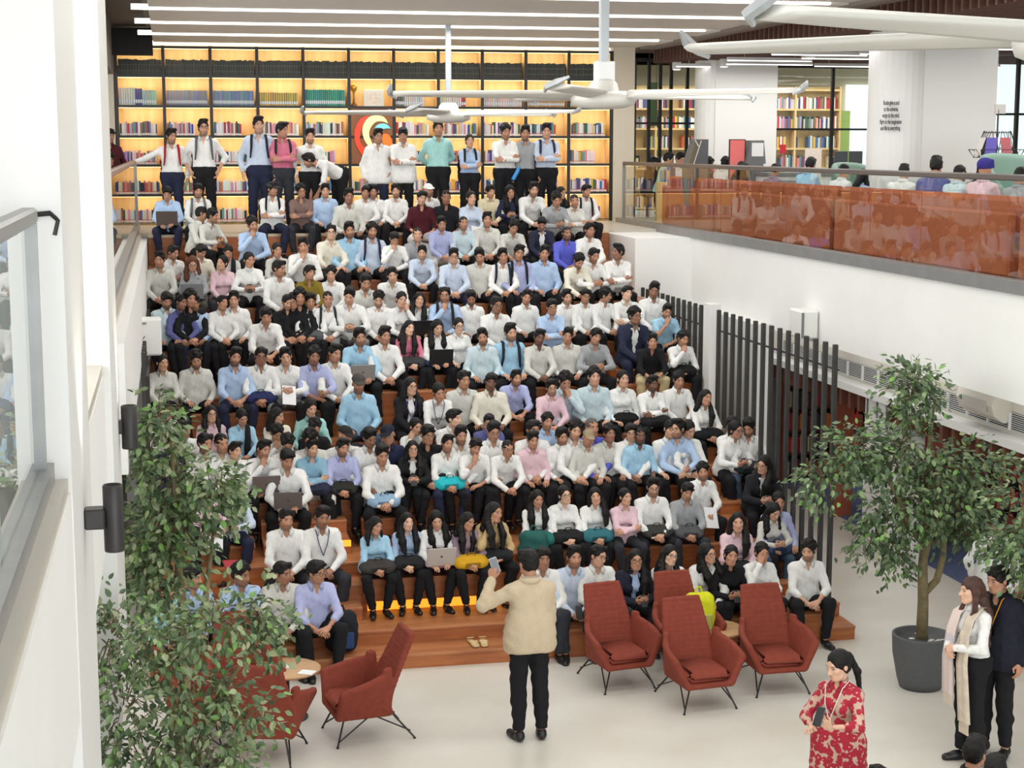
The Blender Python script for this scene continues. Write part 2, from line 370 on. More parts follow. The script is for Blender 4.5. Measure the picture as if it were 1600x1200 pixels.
def skeleton(pose, fem, lean=None, seat_h=0.42):
    """joints of a person facing -Y. Seated: origin on the front edge of the seat. Standing: origin on the floor."""
    J = {}; sit = not pose.startswith('st_')
    sw = 0.142 if fem else 0.166
    if sit:
        L = dict(lap=0.20, apart=0.16, knees=0.52, cross=0.14, chin=0.40, phone=0.30, type=0.26, cheek=0.34, prop=0.30, book=0.15, brow=0.28).get(pose, 0.2) if lean is None else lean
        P = A3(0, 0.16, 0.115)
    else:
        L = dict(st_bend=1.15).get(pose, 0.03) if lean is None else lean
        P = A3(0, 0.0, 0.93)
    u = A3(0, -math.sin(L), math.cos(L)); TL = 0.47 if fem else 0.50
    N = P+u*TL
    if sit: N = N+A3(0, -0.02, 0)
    J.update(P=P, N=N, u=u, L=L, fem=fem, sit=sit)
    hl = L*0.6 if sit else L*0.9
    J['H'] = N+np.array(Matrix.Rotation(hl, 3, 'X'))@A3(0, -0.024, 0.163)
    bend = A3(0, 0.02*math.cos(L), 0.02*math.sin(L))
    J['S'] = {s: N+A3(s*sw, 0, 0)+bend-u*0.068 for s in (-1,1)}
    J['hip'] = {s: P+A3(s*0.088, -0.01, -0.01) for s in (-1,1)}
    ua, fa = (0.265, 0.235) if fem else (0.285, 0.255)
    y0 = P[1]-0.16
    # wrist target, elbow hint, finger direction, palm direction, hand style
    W = {}; E = {}; FD = {}; PD = {}; ST = {}
    def arm(s, w, hint, fd, pd, st='relax'): W[s] = w; E[s] = hint; FD[s] = fd; PD[s] = pd; ST[s] = st
    if pose in ('lap','knees','type'):
        w = dict(lap=(0.052,-0.23,0.185), knees=(0.050,-0.36,0.14), type=(0.085,-0.27,0.19))[pose]
        for s in (-1,1): arm(s, (s*w[0], w[1], w[2]+0.012*s), (s*1.0,0.35,-0.35), (-s*0.75,-0.75,-0.12) if pose != 'type' else (-s*0.2,-1,0), (-s*0.5,0.2,-0.8) if pose != 'type' else (0,0,-1), 'lace' if pose != 'type' else 'relax')
    elif pose in ('apart','book'):
        for s in (-1,1): arm(s, (s*(0.145 if pose == 'apart' else 0.11),-0.17,0.20), (s*0.55,0.8,-0.3), (-s*0.35,-0.9,-0.1), (0,0,-1), 'relax')
    elif pose in ('cross','st_cross'):
        z = N[2]-0.29; y = N[1]-0.20
        arm(-1, (0.085,y,z+0.02), (-1,-0.15,-0.6), (1,0.1,0.15), (0,1,0.1), 'relax'); arm(1, (-0.085,y-0.05,z-0.01), (1,-0.15,-0.6), (-1,0.15,0.1), (0,1,0.1), 'relax')
    elif pose in ('chin','cheek','brow'):
        hx, hy, hz = J['H']
        t = dict(chin=(-0.03,hy-0.105,hz-0.20), cheek=(-0.085,hy-0.06,hz-0.17), brow=(-0.07,hy-0.13,hz-0.10))[pose]
        arm(-1, t, (-0.5,-0.6,-1), (0.25,0.1,1), (0.4,0.7,0), 'lace' if pose == 'chin' else 'relax')
        arm(1, (0.03,-0.22,0.19), (1,0.3,-0.4), (-1,-0.5,-0.1), (0,0.2,-1), 'relax')
    elif pose in ('phone','paper'):
        for s in (-1,1): arm(s, (s*0.062,-0.25,0.28), (s*1,0.3,-0.7), (-s*0.45,-0.8,0.35), (-s*0.6,0.2,0.55), 'grip')
    elif pose == 'prop':
        arm(-1, (0.02,-0.21,0.19), (-1,0.3,-0.3), (0.9,-0.6,-0.1), (0.1,0.1,-1), 'relax')
        arm(1, (0.10,-0.33,0.25), (1,0.2,-0.6), (-0.4,-0.8,0.2), (-0.6,0,0.5), 'grip')
    elif pose == 'st_down':
        for s in (-1,1): arm(s, (s*0.245,-0.05,0.90), (s*0.6,1,0), (s*0.02,-0.15,-1), (-s,0.1,0), 'relax')
    elif pose == 'st_pocket':
        for s in (-1,1): arm(s, (s*0.215,-0.06,0.95), (s*1,0.7,0), (-s*0.25,-0.2,-1), (-s,0.1,0), 'relax')
    elif pose == 'st_back':
        for s in (-1,1): arm(s, (s*0.06,0.19,0.98), (s*1,0.35,-0.2), (-s,0.1,-0.4), (0,1,0), 'relax')
    elif pose == 'st_hip':
        arm(-1, (-0.24,-0.05,0.88), (-0.5,1,0), (0,-0.15,-1), (1,0.1,0), 'relax'); arm(1, (0.20,-0.07,0.98), (1,0.6,0.2), (-0.4,-0.4,-0.8), (-1,0.3,0), 'relax')
    elif pose == 'st_rail':
        arm(-1, (-0.60,-0.22,1.17), (-0.3,1,-0.6), (-0.8,-0.5,-0.25), (0,0,-1), 'grip'); arm(1, (0.245,-0.05,0.90), (0.6,1,0), (0,-0.15,-1), (-1,0.1,0), 'relax')
    elif pose == 'st_bend':
        for s in (-1,1): arm(s, (s*0.10-0.03,-0.50,0.62), (s*1,0.3,0), (-s*0.2,-0.3,-1), (-s*0.6,0.6,0), 'grip')
    elif pose == 'st_present':
        arm(1, (0.30,-0.16,1.43), (0.9,0.2,-0.9), (-0.05,-0.15,1), (-0.6,-0.6,0), 'grip'); arm(-1, (-0.08,-0.27,1.06), (-0.5,0.7,-0.7), (0.3,-0.9,0.3), (0.6,0,-0.5), 'relax')
    elif pose == 'st_phone':
        arm(-1, (-0.06,-0.30,1.10), (-1,0.4,-0.5), (0.2,-0.9,0.3), (0.3,0.3,-0.8), 'relax'); arm(1, (0.10,-0.32,1.16), (1,0.4,-0.5), (-0.1,-0.75,0.6), (-0.6,0.3,0.5), 'grip')
    elif pose == 'st_clasp':
        for s in (-1,1): arm(s, (s*0.055,-0.22,1.06+0.02*s), (s*1,0.6,-0.3), (-s*0.8,-0.45,-0.25), (-s*0.3,0.7,-0.4), 'lace')
    J['E'] = {}; J['W'] = {}; J['FD'] = FD; J['PD'] = PD; J['ST'] = ST
    for s in (-1,1):
        J['E'][s], J['W'][s] = ik(J['S'][s], W[s], ua, fa, E[s])
    J['K'] = {}; J['A'] = {}; J['T'] = {}
    for s in (-1,1):
        if sit:
            kx = 0.10 if fem else 0.155
            J['A'][s] = A3(s*(kx-0.012), -0.225-(0.42-seat_h)*0.4, 0.085-seat_h)
            J['K'][s], J['A'][s] = ik(J['hip'][s], J['A'][s], 0.415, 0.425, (s*0.35,-0.8,1.0)); J['T'][s] = J['A'][s]+A3(s*0.035, -0.165, -0.055)
        else:
            J['K'][s] = A3(s*0.098, -0.02, 0.50); J['A'][s] = A3(s*0.105, 0.02, 0.085); J['T'][s] = J['A'][s]+A3(s*0.03, -0.165, -0.055)
    return J

def limits(J, extra=0.13):
    P = [J['P'], J['N'], J['H']]+[J[k][s] for k in 'SEWKAT' for s in (-1,1)]
    return np.min(P, 0)-extra, np.max(P, 0)+extra
def torso(F, J, g, fem, waist=True, wide=1.0):
    P, N, u = J['P'], J['N'], J['u']; D = N-P; n = A3(0, u[2], -u[1])
    st = ((0.0,0.078,0.104),(0.2,0.064,0.096),(0.4,0.064,0.095),(0.62,0.076,0.098),(0.80,0.078,0.088)) if not fem else ((0.0,0.084,0.106),(0.22,0.058,0.086),(0.42,0.052,0.080),(0.64,0.060,0.085),(0.80,0.062,0.076))
    for t, w, r in st:
        c = P+D*t+n*0.012*math.sin(t*3); F.cap(c-A3(w*wide,0,0), c+A3(w*wide,0,0), r+g, None, 0.05)
    sh = 0.105 if fem else 0.125
    c = N-u*0.075+n*0.012; F.cap(c-A3(sh*wide,0,0), c+A3(sh*wide,0,0), (0.046 if fem else 0.053)+g, None, 0.05)
    for s in (-1,1):
        F.cap(N-u*0.012+n*0.012, J['S'][s]+n*0.008, 0.043+g, 0.040+g, 0.04)
        if fem: F.ell(P+D*0.66+A3(s*0.058,0,0)-n*0.080, (0.048+g,0.038+g,0.052+g), 0.045)
def arms(F, J, g, fem, upto=1.0, loose=0.0):
    k = 0.9 if fem else 1.0
    for s in (-1,1):
        S, E, Wr = J['S'][s], J['E'][s], J['W'][s]
        F.cap(S, E, 0.045*k+g+loose*0.5, 0.038*k+g+loose, 0.03)
        e = E+(Wr-E)*upto
        F.cap(E, e, 0.039*k+g+loose, (0.039+(0.026-0.039)*upto)*k+g+loose*0.8, 0.015)
def legs(F, J, g, fem, loose=0.0, foot=True, flare=0.0):
    k = 0.95 if fem else 1.0
    for s in (-1,1):
        h, K, A = J['hip'][s], J['K'][s], J['A'][s]
        F.cap(h, K, 0.088*k+g, 0.060*k+g+loose*0.5, 0.04)
        m = K+(A-K)*0.35+A3(0, 0.012, 0)
        F.cap(K, m, 0.058*k+g+loose*0.5, 0.054*k+g+loose, 0.02); F.cap(m, A, 0.054*k+g+loose, 0.034*k+g+loose+flare, 0.02)
        if foot: F.cap(A+A3(0,0.02,-0.045), J['T'][s], 0.032, 0.024, 0.02); F.cap(A, A+A3(0,0.015,-0.05), 0.033, 0.030, 0.02)

PM = {}
def body_mesh(pose, fem, hd, lean=None, fine=0.0085, seat_h=0.42):
    key = ('body', pose, fem, hd, lean, seat_h)
    if key in PM: return PM[key]
    J = skeleton(pose, fem, lean, seat_h); lo, hi = limits(J); H = J['H']; M = rot3(*hd)
    F = Field(axis(lo[0], hi[0], 0.027, (H[0]-0.10, H[0]+0.10, fine)), axis(lo[1], hi[1], 0.027, (H[1]-0.13, H[1]+0.115, fine)), axis(lo[2], hi[2], 0.027, (H[2]-0.135, H[2]+0.12, fine)))
    torso(F, J, -0.012, fem); legs(F, J, -0.006, fem); arms(F, J, -0.004, fem)
    nk = 0.047 if fem else 0.055
    F.cap(J['N']-J['u']*0.03+A3(0,0.012,0), H+M@A3(0,0.022,-0.055), nk+0.004, nk-0.002, 0.035)
    head_sdf(F, H, M, fem)
    V, Q = F.mesh(); Lc = (V-H)@M; ft = head_feat(Lc, fem)
    far = (np.abs(Lc) > A3(0.10,0.13,0.14)).any(1); ft[far] = 0
    n = len(V); Vs = [V]; Qs = [Q]
    for s in (-1,1):
        hv, hq = hand_at(J['ST'][s], J['W'][s], J['FD'][s], J['PD'][s], -s)
        hv = J['W'][s]+(hv-J['W'][s])*(0.88 if fem else 0.97)
        Vs.append(hv); Qs.append(hq+n); n += len(hv)
    V = np.concatenate(Vs); ft = np.concatenate([ft, np.zeros((n-len(ft), 4))])
    PM[key] = mesh_np('body', V, np.concatenate(Qs), ft, [skin_mat(1, 0)]); return PM[key]
def collar(J, V, Q, r0=0.066, pt=0.03, high=False):
    N = J['N']; k = 0.88 if J['fem'] else 1.0; H = J['H']; ax = H-N; ax = ax/np.linalg.norm(ax); ax = ax*0.6+A3(0,0,0.4); ax /= np.linalg.norm(ax)
    xx = A3(1,0,0); yy = np.cross(ax, xx); c = N+A3(0,0.008,0)-ax*0.002
    rows = []; nseg = 22
    for i in range(nseg+1):
        t = -1+2*i/nseg; th = t*math.radians(154 if not high else 180); fr = abs(t)**6
        d = xx*math.sin(th)+yy*math.cos(th)
        hb = 0.060-0.016*abs(t)**3+(0.02 if high else 0)
        rows += [c+d*r0*k*1.0+ax*hb, c+d*(r0+0.024+0.026*fr)*k+ax*(0.012-(0.016+pt)*fr), c+d*(r0-0.004)*k-ax*0.02]
    n = len(V); q = []
    for i in range(nseg):
        for a in range(3):
            b = (a+1) % 3; q.append((n+i*3+a, n+i*3+b, n+i*3+3+b, n+i*3+3+a))
    for b in (0, nseg*3): q.append((n+b, n+b+1, n+b+2, n+b+2))
    return np.concatenate([V, np.array(rows)]), np.concatenate([Q, np.array(q)])
def shirt_mesh(pose, fem, style='full', lean=None, wide=1.0):
    """style: full sleeves, roll (rolled to the elbow), half (short sleeves), blazer, untucked, kurta, knit"""
    key = ('shirt', pose, fem, style, lean, wide)
    if key in PM: return PM[key]
    J = skeleton(pose, fem, lean); lo, hi = limits(J, 0.21); P, N, u = J['P'], J['N'], J['u']
    st = 0.021
    F = Field(axis(lo[0], hi[0], st), axis(lo[1], hi[1], st), axis(P[2]-0.16 if style != 'kurta' else P[2]-0.62, max(N[2], J['W'][1][2], J['W'][-1][2], J['E'][1][2], J['E'][-1][2])+0.14, st))
    g = 0.006+(0.014 if style == 'blazer' else 0.010 if style == 'over' else 0)
    torso(F, J, g, fem, wide=wide)
    if style == 'kurta':
        for s in (-1,1): F.cap(P+A3(s*0.085,0,0.03), P+A3(s*0.10,0,-0.52), 0.138, 0.150, 0.06)
    if J['sit']: F.cap(P-A3(0.085,0,-0.02), P+A3(0.085,0,0.02), 0.124+g, None, 0.05); F.cap(P+u*0.12-A3(0.07,0,0), P+u*0.12+A3(0.07,0,0), 0.104+g, None, 0.05)
    elif style in ('untucked','blazer','over'): F.cap(P-A3(0.085,0,0.05), P+A3(0.085,0,-0.05), 0.138+g, None, 0.05); F.cap(P+A3(-0.074,0,0.07), P+A3(0.074,0,0.07), 0.136+g, None, 0.06); F.cap(P+A3(-0.07,0,0.17), P+A3(0.07,0,0.17), 0.112+g, None, 0.06)
    # tuck bulge and hem
    hem = dict(untucked=-0.14, blazer=-0.12, over=-0.12, kurta=-0.50).get(style, 0.0 if not J['sit'] else -0.03)
    # arms as a field of their own, so cuts on one do not cut the other
    B = Field(F.x, F.y, F.z); arms(B, J, 0.006+(0.008 if style in ('blazer','over') else 0), fem, dict(roll=0.36, half=0.0, kurta=0.35).get(style, 0.95), 0.007)
    if style == 'vest': B = Field(F.x, F.y, F.z)
    if style == 'half':
        B = Field(F.x, F.y, F.z)
        for s in (-1,1): B.cap(J['S'][s], J['S'][s]+(J['E'][s]-J['S'][s])*0.62, 0.062, 0.060, 0.02)
    F.plane(P+u*hem if J['sit'] or style != 'kurta' else P+A3(0,0,-0.5), -u)
    nn = u*1.0
    F.plane(N+u*(0.026 if style not in ('blazer','over') else 0.034), nn)
    k = 0.035; h = np.clip(0.5+0.5*(F.f-B.f)/k, 0, 1); F.f = F.f*(1-h)+B.f*h-k*h*(1-h)
    dp = dict(blazer=0.36, knit=0.03, over=0.3).get(style, 0.125 if not fem else 0.10); wd = dict(blazer=0.055, over=0.06).get(style, 0.050)
    f = A3(0, -u[2], u[1])
    F.cap(N+f*0.075+u*0.05, N+f*(0.108 if not fem else 0.100)-u*dp, wd*1.2, 0.024 if style != 'knit' else 0.012, 0, True)
    V, Q = F.mesh(); V = wob(V, 0.0026, 24, len(PM)*0.7); V = wob(V, 0.0012, 55, len(PM)*1.3)
    if style != 'knit': V, Q = collar(J, V, Q, 0.066 if style not in ('blazer','over') else 0.078, 0.03 if style not in ('blazer','over') else 0.11)
    else: V, Q = collar(J, V, Q, 0.058, 0.0, True)
    PM[key] = mesh_np('shirt', V, Q, None, [cloth((230,230,228))]); return PM[key]
def trouser_mesh(pose, fem, lean=None, flare=0.0, seat_h=0.42):
    key = ('trousers', J0(pose), fem, flare, seat_h)
    if key in PM: return PM[key]
    J = skeleton(pose, fem, lean, seat_h); lo, hi = limits(J); P = J['P']
    F = Field(axis(-0.36, 0.36, 0.024), axis(min(J['K'][1][1], J['A'][1][1], P[1])-0.16, P[1]+0.2, 0.024), axis(J['A'][1][2]-0.05, P[2]+0.16, 0.024))
    w = 0.010 if not J['sit'] else 0
    F.cap(P-A3(0.082,0,0.012), P+A3(0.082,0,-0.012), 0.114+w, None, 0.03)
    F.cap(P+A3(-0.068,0,0.06), P+A3(0.068,0,0.06), 0.108+w, None, 0.05)
    legs(F, J, 0.008, fem, 0.010, False, flare)
    F.plane(P+(J['u']*0.075 if not J['sit'] else A3(0,0,0.10)), J['u'] if not J['sit'] else A3(0,0.25,1)); F.plane(A3(0,0,J['A'][1][2]+0.01), A3(0,0,-1))
    V, Q = F.mesh(); V = wob(V, 0.003, 22, len(PM)); PM[key] = mesh_np('trousers', V, Q, None, [cloth((30,30,33))]); return PM[key]
def J0(pose): return pose if pose == 'st_bend' else ('stand' if pose.startswith('st_') else 'sit')
def shoe_mesh(kind='shoe'):
    if ('shoe', kind) in PM: return PM[('shoe', kind)]
    st = 0.014; F = Field(np.arange(-0.07, 0.075, st), np.arange(-0.26, 0.11, st), np.arange(-0.03, 0.14, st))
    if kind == 'shoe':
        F.cap((0,0.03,0.045), (0.0,-0.07,0.035), 0.040, 0.042, 0.02); F.cap((0,-0.07,0.03), (0.006,-0.165,0.024), 0.044, 0.036, 0.03)
        F.cap((0,0.02,0.05), (0,0.012,0.10), 0.040, 0.042, 0.02); F.plane((0,0,0.095), (0,0,1)); F.plane((0,0,0), (0,0,-1))
    else:
        F.cap((0,0.03,0.004), (0.005,-0.17,0.004), 0.036, 0.044, 0.02); F.plane((0,0,0.014), (0,0,1)); F.plane((0,0,-0.006), (0,0,-1))
        F.cap((-0.04,-0.10,0.03), (0.045,-0.10,0.03), 0.014, 0.014, 0.01); F.cap((-0.036,0.02,0.04), (0.036,0.02,0.04), 0.012, 0.012, 0.01)
    V, Q = F.mesh(); PM[('shoe', kind)] = mesh_np('shoe', V, Q, None, [mat('shoe_leather', (22,21,22), 0.4)]); return PM[('shoe', kind)]

def hair_mesh(style):
    key = ('hair', style)
    if key in PM: return PM[key]
    st = 0.0105; lng = style in ('long','longfront','pony','bob')
    F = Field(np.arange(-0.15, 0.155, st), np.arange(-0.17, 0.22, st), np.arange(-0.50 if lng else -0.14, 0.20, st))
    fem = style in ('long','longfront','pony','bun','bob'); rs = np.random.RandomState(len(style)*7+ord(style[-1]))
    if style == 'bald': pass
    g = dict(buzz=0.004, bald=0.003).get(style, 0.010) if style not in ('long','longfront','pony','bun','bob') else 0.006
    F.ell((0,0.016,0.030), (0.073+g,0.092+g,0.084+g), 0.02)
    if not fem:
        F.ell((0,0.05,-0.02), (0.062+g*0.6,0.052+g*0.6,0.060), 0.03)
        if style == 'quiff': F.cap((-0.045,-0.045,0.108), (0.045,-0.050,0.112), 0.026, 0.028, 0.02); F.ell((0,0.0,0.105), (0.066,0.072,0.030), 0.02)
        if style == 'flat': F.ell((0.01,-0.030,0.098), (0.070,0.058,0.024), 0.02); F.cap((-0.06,-0.055,0.068), (0.055,-0.074,0.078), 0.017, 0.019, 0.015)
        if style == 'side': F.cap((-0.05,-0.03,0.100), (0.055,-0.045,0.094), 0.021, 0.026, 0.02); F.cap((0.045,-0.055,0.088), (0.066,-0.03,0.055), 0.018, 0.014, 0.02)
        if style == 'curly':
            for i in range(46):
                a = rs.rand()*6.28; b = rs.rand()*1.35; p = A3(math.sin(b)*math.cos(a)*0.082, 0.012+math.sin(b)*math.sin(a)*0.098, 0.028+math.cos(b)*0.094)
                F.ell(p, A3(1,1,1)*(0.020+0.010*rs.rand()), 0.008)
        if style == 'fringe': F.cap((-0.055,-0.070,0.060), (0.055,-0.072,0.060), 0.020, 0.020, 0.02); F.ell((0,-0.02,0.10), (0.072,0.075,0.028), 0.02)
        # face opening and trimmed sides
        F.ell((0,-0.120,-0.040 if style not in ('flat','fringe') else -0.050), (0.092,0.084,0.122 if style not in ('flat','fringe') else 0.116), 0.010, None, True)
        F.ell((0,-0.06,-0.105), (0.13,0.080,0.082), 0.012, None, True)
        for s in (-1,1): F.ell((s*0.092,0.004,-0.050), (0.024,0.036,0.058), 0.01, None, True)
        F.plane((0,0.05,-0.078), (0,0.5,-0.86))
    else:
        F.ell((0,0.04,-0.02), (0.074,0.062,0.080), 0.03)
        if style in ('long','longfront'):
            F.cap((0,0.072,0.0), (0,0.125,-0.24), 0.062, 0.05, 0.04); F.cap((-0.03,0.085,-0.1), (-0.04,0.125,-0.36), 0.045, 0.028, 0.04); F.cap((0.03,0.085,-0.1), (0.04,0.125,-0.36), 0.045, 0.028, 0.04)
            for s in (-1,1):
                F.cap((s*0.068,0.02,0.03), (s*0.078,0.025,-0.14), 0.019, 0.026, 0.03); F.cap((s*0.075,0.04,0.0), (s*0.10,0.06,-0.20), 0.03, 0.04, 0.03)
                if style == 'longfront' or s > 0:
                    F.cap((s*0.084,0.0,-0.10), (s*0.088,-0.085,-0.24), 0.032, 0.036, 0.03); F.cap((s*0.112,-0.01,-0.14), (s*0.118,-0.075,-0.26), 0.026, 0.030, 0.03)
                    F.cap((s*0.088,-0.085,-0.24), (s*0.070,-0.115,-0.40), 0.036, 0.020, 0.03); F.cap((s*0.118,-0.075,-0.26), (s*0.105,-0.105,-0.38), 0.030, 0.016, 0.03)
        if style == 'bob':
            for s in (-1,1): F.cap((s*0.07,0.01,0.02), (s*0.10,0.0,-0.16), 0.028, 0.040, 0.03); F.cap((s*0.10,0.0,-0.12), (s*0.10,-0.05,-0.25), 0.034, 0.022, 0.03)
            F.cap((-0.05,0.08,-0.02), (0.05,0.09,-0.2), 0.06, 0.055, 0.03)
        if style == 'pony':
            F.ell((0,0.108,0.02), (0.03,0.03,0.03), 0.02); F.cap((0,0.12,0.02), (0.03,0.14,-0.12), 0.026, 0.028, 0.02); F.cap((0.03,0.14,-0.12), (0.055,0.10,-0.34), 0.028, 0.012, 0.02)
        if style == 'bun': F.ell((0,0.115,0.015), (0.040,0.034,0.040), 0.012)
        F.ell((0,-0.128,-0.028), (0.064,0.086,0.114), 0.010, None, True); F.cap((0,-0.07,0.108), (0,0.0,0.128), 0.007, 0.007, 0.004, True)
        F.ell((0,-0.100,-0.130), (0.066,0.090,0.075), 0.012, None, True)
        if style in ('pony','bun'):
            for s in (-1,1): F.ell((s*0.094,-0.002,-0.055), (0.030,0.045,0.055), 0.01, None, True)
            if style == 'bun': F.plane((0,0.05,-0.085), (0,0.4,-0.92))
    V, Q = F.mesh(); V = wob(V, (0.0010 if lng else 0.0020) if style != 'curly' else 0.003, 55, len(style)); PM[key] = mesh_np('hair', V, Q, None, [HAIR_M()]); return PM[key]
def cap_mesh():
    if 'cap' in PM: return PM['cap']
    st = 0.010; F = Field(np.arange(-0.13, 0.135, st), np.arange(-0.24, 0.16, st), np.arange(-0.03, 0.17, st))
    F.ell((0,0.014,0.035), (0.090,0.110,0.094), 0.01); F.plane((0,0,0.042), (0,0.12,-1))
    B = Field(F.x, F.y, F.z); B.ell((0,-0.095,0.040), (0.078,0.095,0.011), 0.0, rot3(0, 0.16)); F.f = np.minimum(F.f, B.f)
    V, Q = F.mesh(); PM['cap'] = mesh_np('cap', V, Q, None, [cloth((50,50,52))]); return PM['cap']
def turban_mesh():
    if 'turban' in PM: return PM['turban']
    st = 0.010; F = Field(np.arange(-0.14, 0.145, st), np.arange(-0.16, 0.18, st), np.arange(-0.06, 0.20, st))
    F.ell((0,0.015,0.065), (0.105,0.122,0.095), 0.01)
    for i in range(5): F.cap((-0.09,-0.02+0.01*i,0.03+0.022*i), (0.07,-0.085+0.012*i,0.05+0.022*i), 0.022, 0.022, 0.01)
    F.plane((0,0,0.025), (0,-0.25,-1)); V, Q = F.mesh(); PM['turban'] = mesh_np('turban', V, Q, None, [cloth((58,52,130))]); return PM['turban']
def glasses_mesh():
    if 'glasses' in PM: return PM['glasses']
    b = MB()
    for s in (-1,1):
        b.tube([(s*0.033+0.024*math.cos(a), -0.102-0.003*math.cos(a)*s*0, 0.0+0.019*math.sin(a)) for a in np.linspace(0, 2*PI, 11)], 0.0026, 4)
        b.tube([(s*0.057,-0.100,0.004), (s*0.074,-0.06,0.006), (s*0.080,0.01,0.0)], 0.0022, 4)
    b.tube([(-0.010,-0.104,0.003), (0.010,-0.104,0.003)], 0.0024, 4)
    PM['glasses'] = b.mesh('glasses', mat('glasses_frame', (35,33,34), 0.3)); return PM['glasses']

SHIRT = dict(W=(232,232,229), O=(206,205,198), C=(226,221,205), B=(176,199,229), S=(164,204,228), L=(178,184,222), V=(98,104,206), P=(224,192,200), R=(214,122,146), K=(30,30,33), N=(40,44,70), G=(158,161,163),
             M=(74,28,36), F=(124,100,94), T=(164,212,208), Y=(226,216,182), A=(196,170,124), E=(132,112,44), U=(150,128,142), Q=(196,214,220), D=(96,98,150), X=(138,178,198), Z=(196,208,226))
SNAME = dict(W='white', O='off-white', C='cream', B='light blue', S='sky blue', L='lavender', V='violet blue', P='pale pink', R='rose pink', K='black', N='navy', G='grey', M='maroon', F='brown', T='mint', Y='pale yellow', A='tan', E='olive',
             U='mauve', Q='pale grey-blue', D='indigo', X='teal blue', Z='icy blue')
PANTS = dict(k=(30,30,33), n=(40,44,66), g=(128,128,126), w=(214,212,206), h=(196,180,140), d=(52,54,60), j=(66,84,104), l=(80,78,70))
def add_mat(o, m):
    o.material_slots[0].link = 'OBJECT'; o.material_slots[0].material = m
PEOPLE = []
def person(loc, pose, fem, sh, pn, hair, label, group, tone=2, beard=0.0, hd=(0,0,0), rz=0.0, sc=1.0, style='full', wide=1.0, flip=False, glasses=False, cap=None, blazer=None, lean=None, haircol='black', shoe='shoe', legs_=True, lanyard=None, scarf=None, name='person', fine=0.0085, seat_h=0.42, flare=0.0):
    hd = tuple(round(a/0.15)*0.15 for a in hd)
    if flip: hd = (-hd[0], hd[1], -hd[2])
    r = thing(name, label, 'person', loc, rz, group); r.scale = (-sc if flip else sc, sc, sc)
    J = skeleton(pose, fem, lean, seat_h)
    b = obj('body', body_mesh(pose, fem, hd, lean, fine, seat_h), r); add_mat(b, skin_mat(tone, beard))
    st = style if not blazer else 'vest'
    s = obj('shirt' if style not in ('kurta',) else 'kurta', shirt_mesh(pose, fem, st, lean, wide), r); add_mat(s, sh if not isinstance(sh, str) else cloth(SHIRT[sh]))
    if blazer:
        z = obj('blazer', shirt_mesh(pose, fem, 'blazer', lean, wide), r); add_mat(z, cloth(blazer))
    if legs_:
        t = obj('trousers', trouser_mesh(pose, fem, lean, flare, seat_h), r); add_mat(t, cloth(PANTS[pn] if isinstance(pn, str) else pn))
    M = Matrix(rot3(*hd).tolist()).to_4x4(); H = J['H']
    def onhead(nm, me, m=None):
        o = obj(nm, me, r); o.matrix_parent_inverse = Matrix(); o.location = H; o.rotation_euler = M.to_euler()
        if m: add_mat(o, m)
        return o
    if hair == 'turban': onhead('turban', turban_mesh())
    elif hair != 'none': onhead('hair', hair_mesh(hair), HAIR_M(haircol))
    if cap: onhead('cap', cap_mesh(), cloth(cap))
    if glasses: onhead('glasses', glasses_mesh())
    if legs_ and shoe:
        for q in (-1,1):
            if J['sit'] or True:
                o = obj('shoe', shoe_mesh(shoe), r, (J['A'][q][0], J['A'][q][1]-0.0, J['A'][q][2]-0.085), (0,0,q*0.2))
    if lanyard:
        N = J['N']; u = J['u']; f = A3(0,-u[2],u[1]); m = MB()
        fr = 0.125 if not fem else 0.135
        pts = [N+A3(0,0.05,0.04)]
        for q in (-1,1):
            m.tube([N+A3(q*0.01,0.075,0.03), N+A3(q*0.07,0.03,0.035), N+A3(q*0.075,-0.05,0.0)+f*0.03, N+A3(q*0.045,0,0)-u*0.13+f*fr, N-u*0.26+f*(fr+0.01)], 0.005, 4)
        m.build('lanyard', cloth(lanyard, 'lanyard'), r)
    if scarf:
        N = J['N']; u = J['u']; f = A3(0,-u[2],u[1]); m = MB()
        m.tube([N+A3(-0.06,0.06,0.03), N+A3(0.05,0.04,0.035), N+A3(0.075,-0.04,0.0)+f*0.03, N+A3(0.07,0,0)-u*0.12+f*0.13, N+A3(0.06,0,0)-u*0.30+f*0.14, N+A3(0.07,0,0)-u*0.42+f*0.14], [0.03,0.035,0.04,0.045,0.05,0.045], 8)
        m.build('scarf', cloth(scarf), r, True)
    PEOPLE.append((r, J)); return r, J

# ------------------------------------------------------------------ the building
ORD = ['first','second','third','fourth','fifth','sixth','seventh','eighth','ninth','tenth','eleventh','twelfth','thirteenth','fourteenth','fifteenth','sixteenth','seventeenth','eighteenth','nineteenth','twentieth']+['twenty-'+x for x in ('first','second','third','fourth','fifth','sixth','seventh','eighth','ninth')]+['thirtieth']+['thirty-'+x for x in ('first','second','third','fourth','fifth','sixth','seventh','eighth','ninth')]+['fortieth']+['forty-'+x for x in ('first','second','third','fourth','fifth','sixth','seventh','eighth','ninth')]
U = 4.12                       # upper floor level
white = mat('white_paint', (238,238,235), 0.55, noise=0.015, nscale=1.5)
white2 = mat('white_panel', (226,226,223), 0.5)
wood = mat('orange_wood', (184,112,62), 0.42, nscale=5, rgb2=(156,88,46), stretch=(0.35,3.0,3.0), bump=0.08, bscale=30)
wood_top = mat('tread_wood', (186,124,80), 0.38, nscale=4, rgb2=(160,98,60), stretch=(0.4,2.5,2.5))  # slightly paler wood tone for the treads
steel = mat('brushed_steel', (142,143,142), 0.38, 0.35, noise=0.06, nscale=5)
black = mat('black_metal', (30,28,27), 0.45)
slatm = mat('dark_slat', (50,49,47), 0.55, noise=0.08, nscale=6)
dark = mat('dark_taupe', (96,88,79), 0.8)
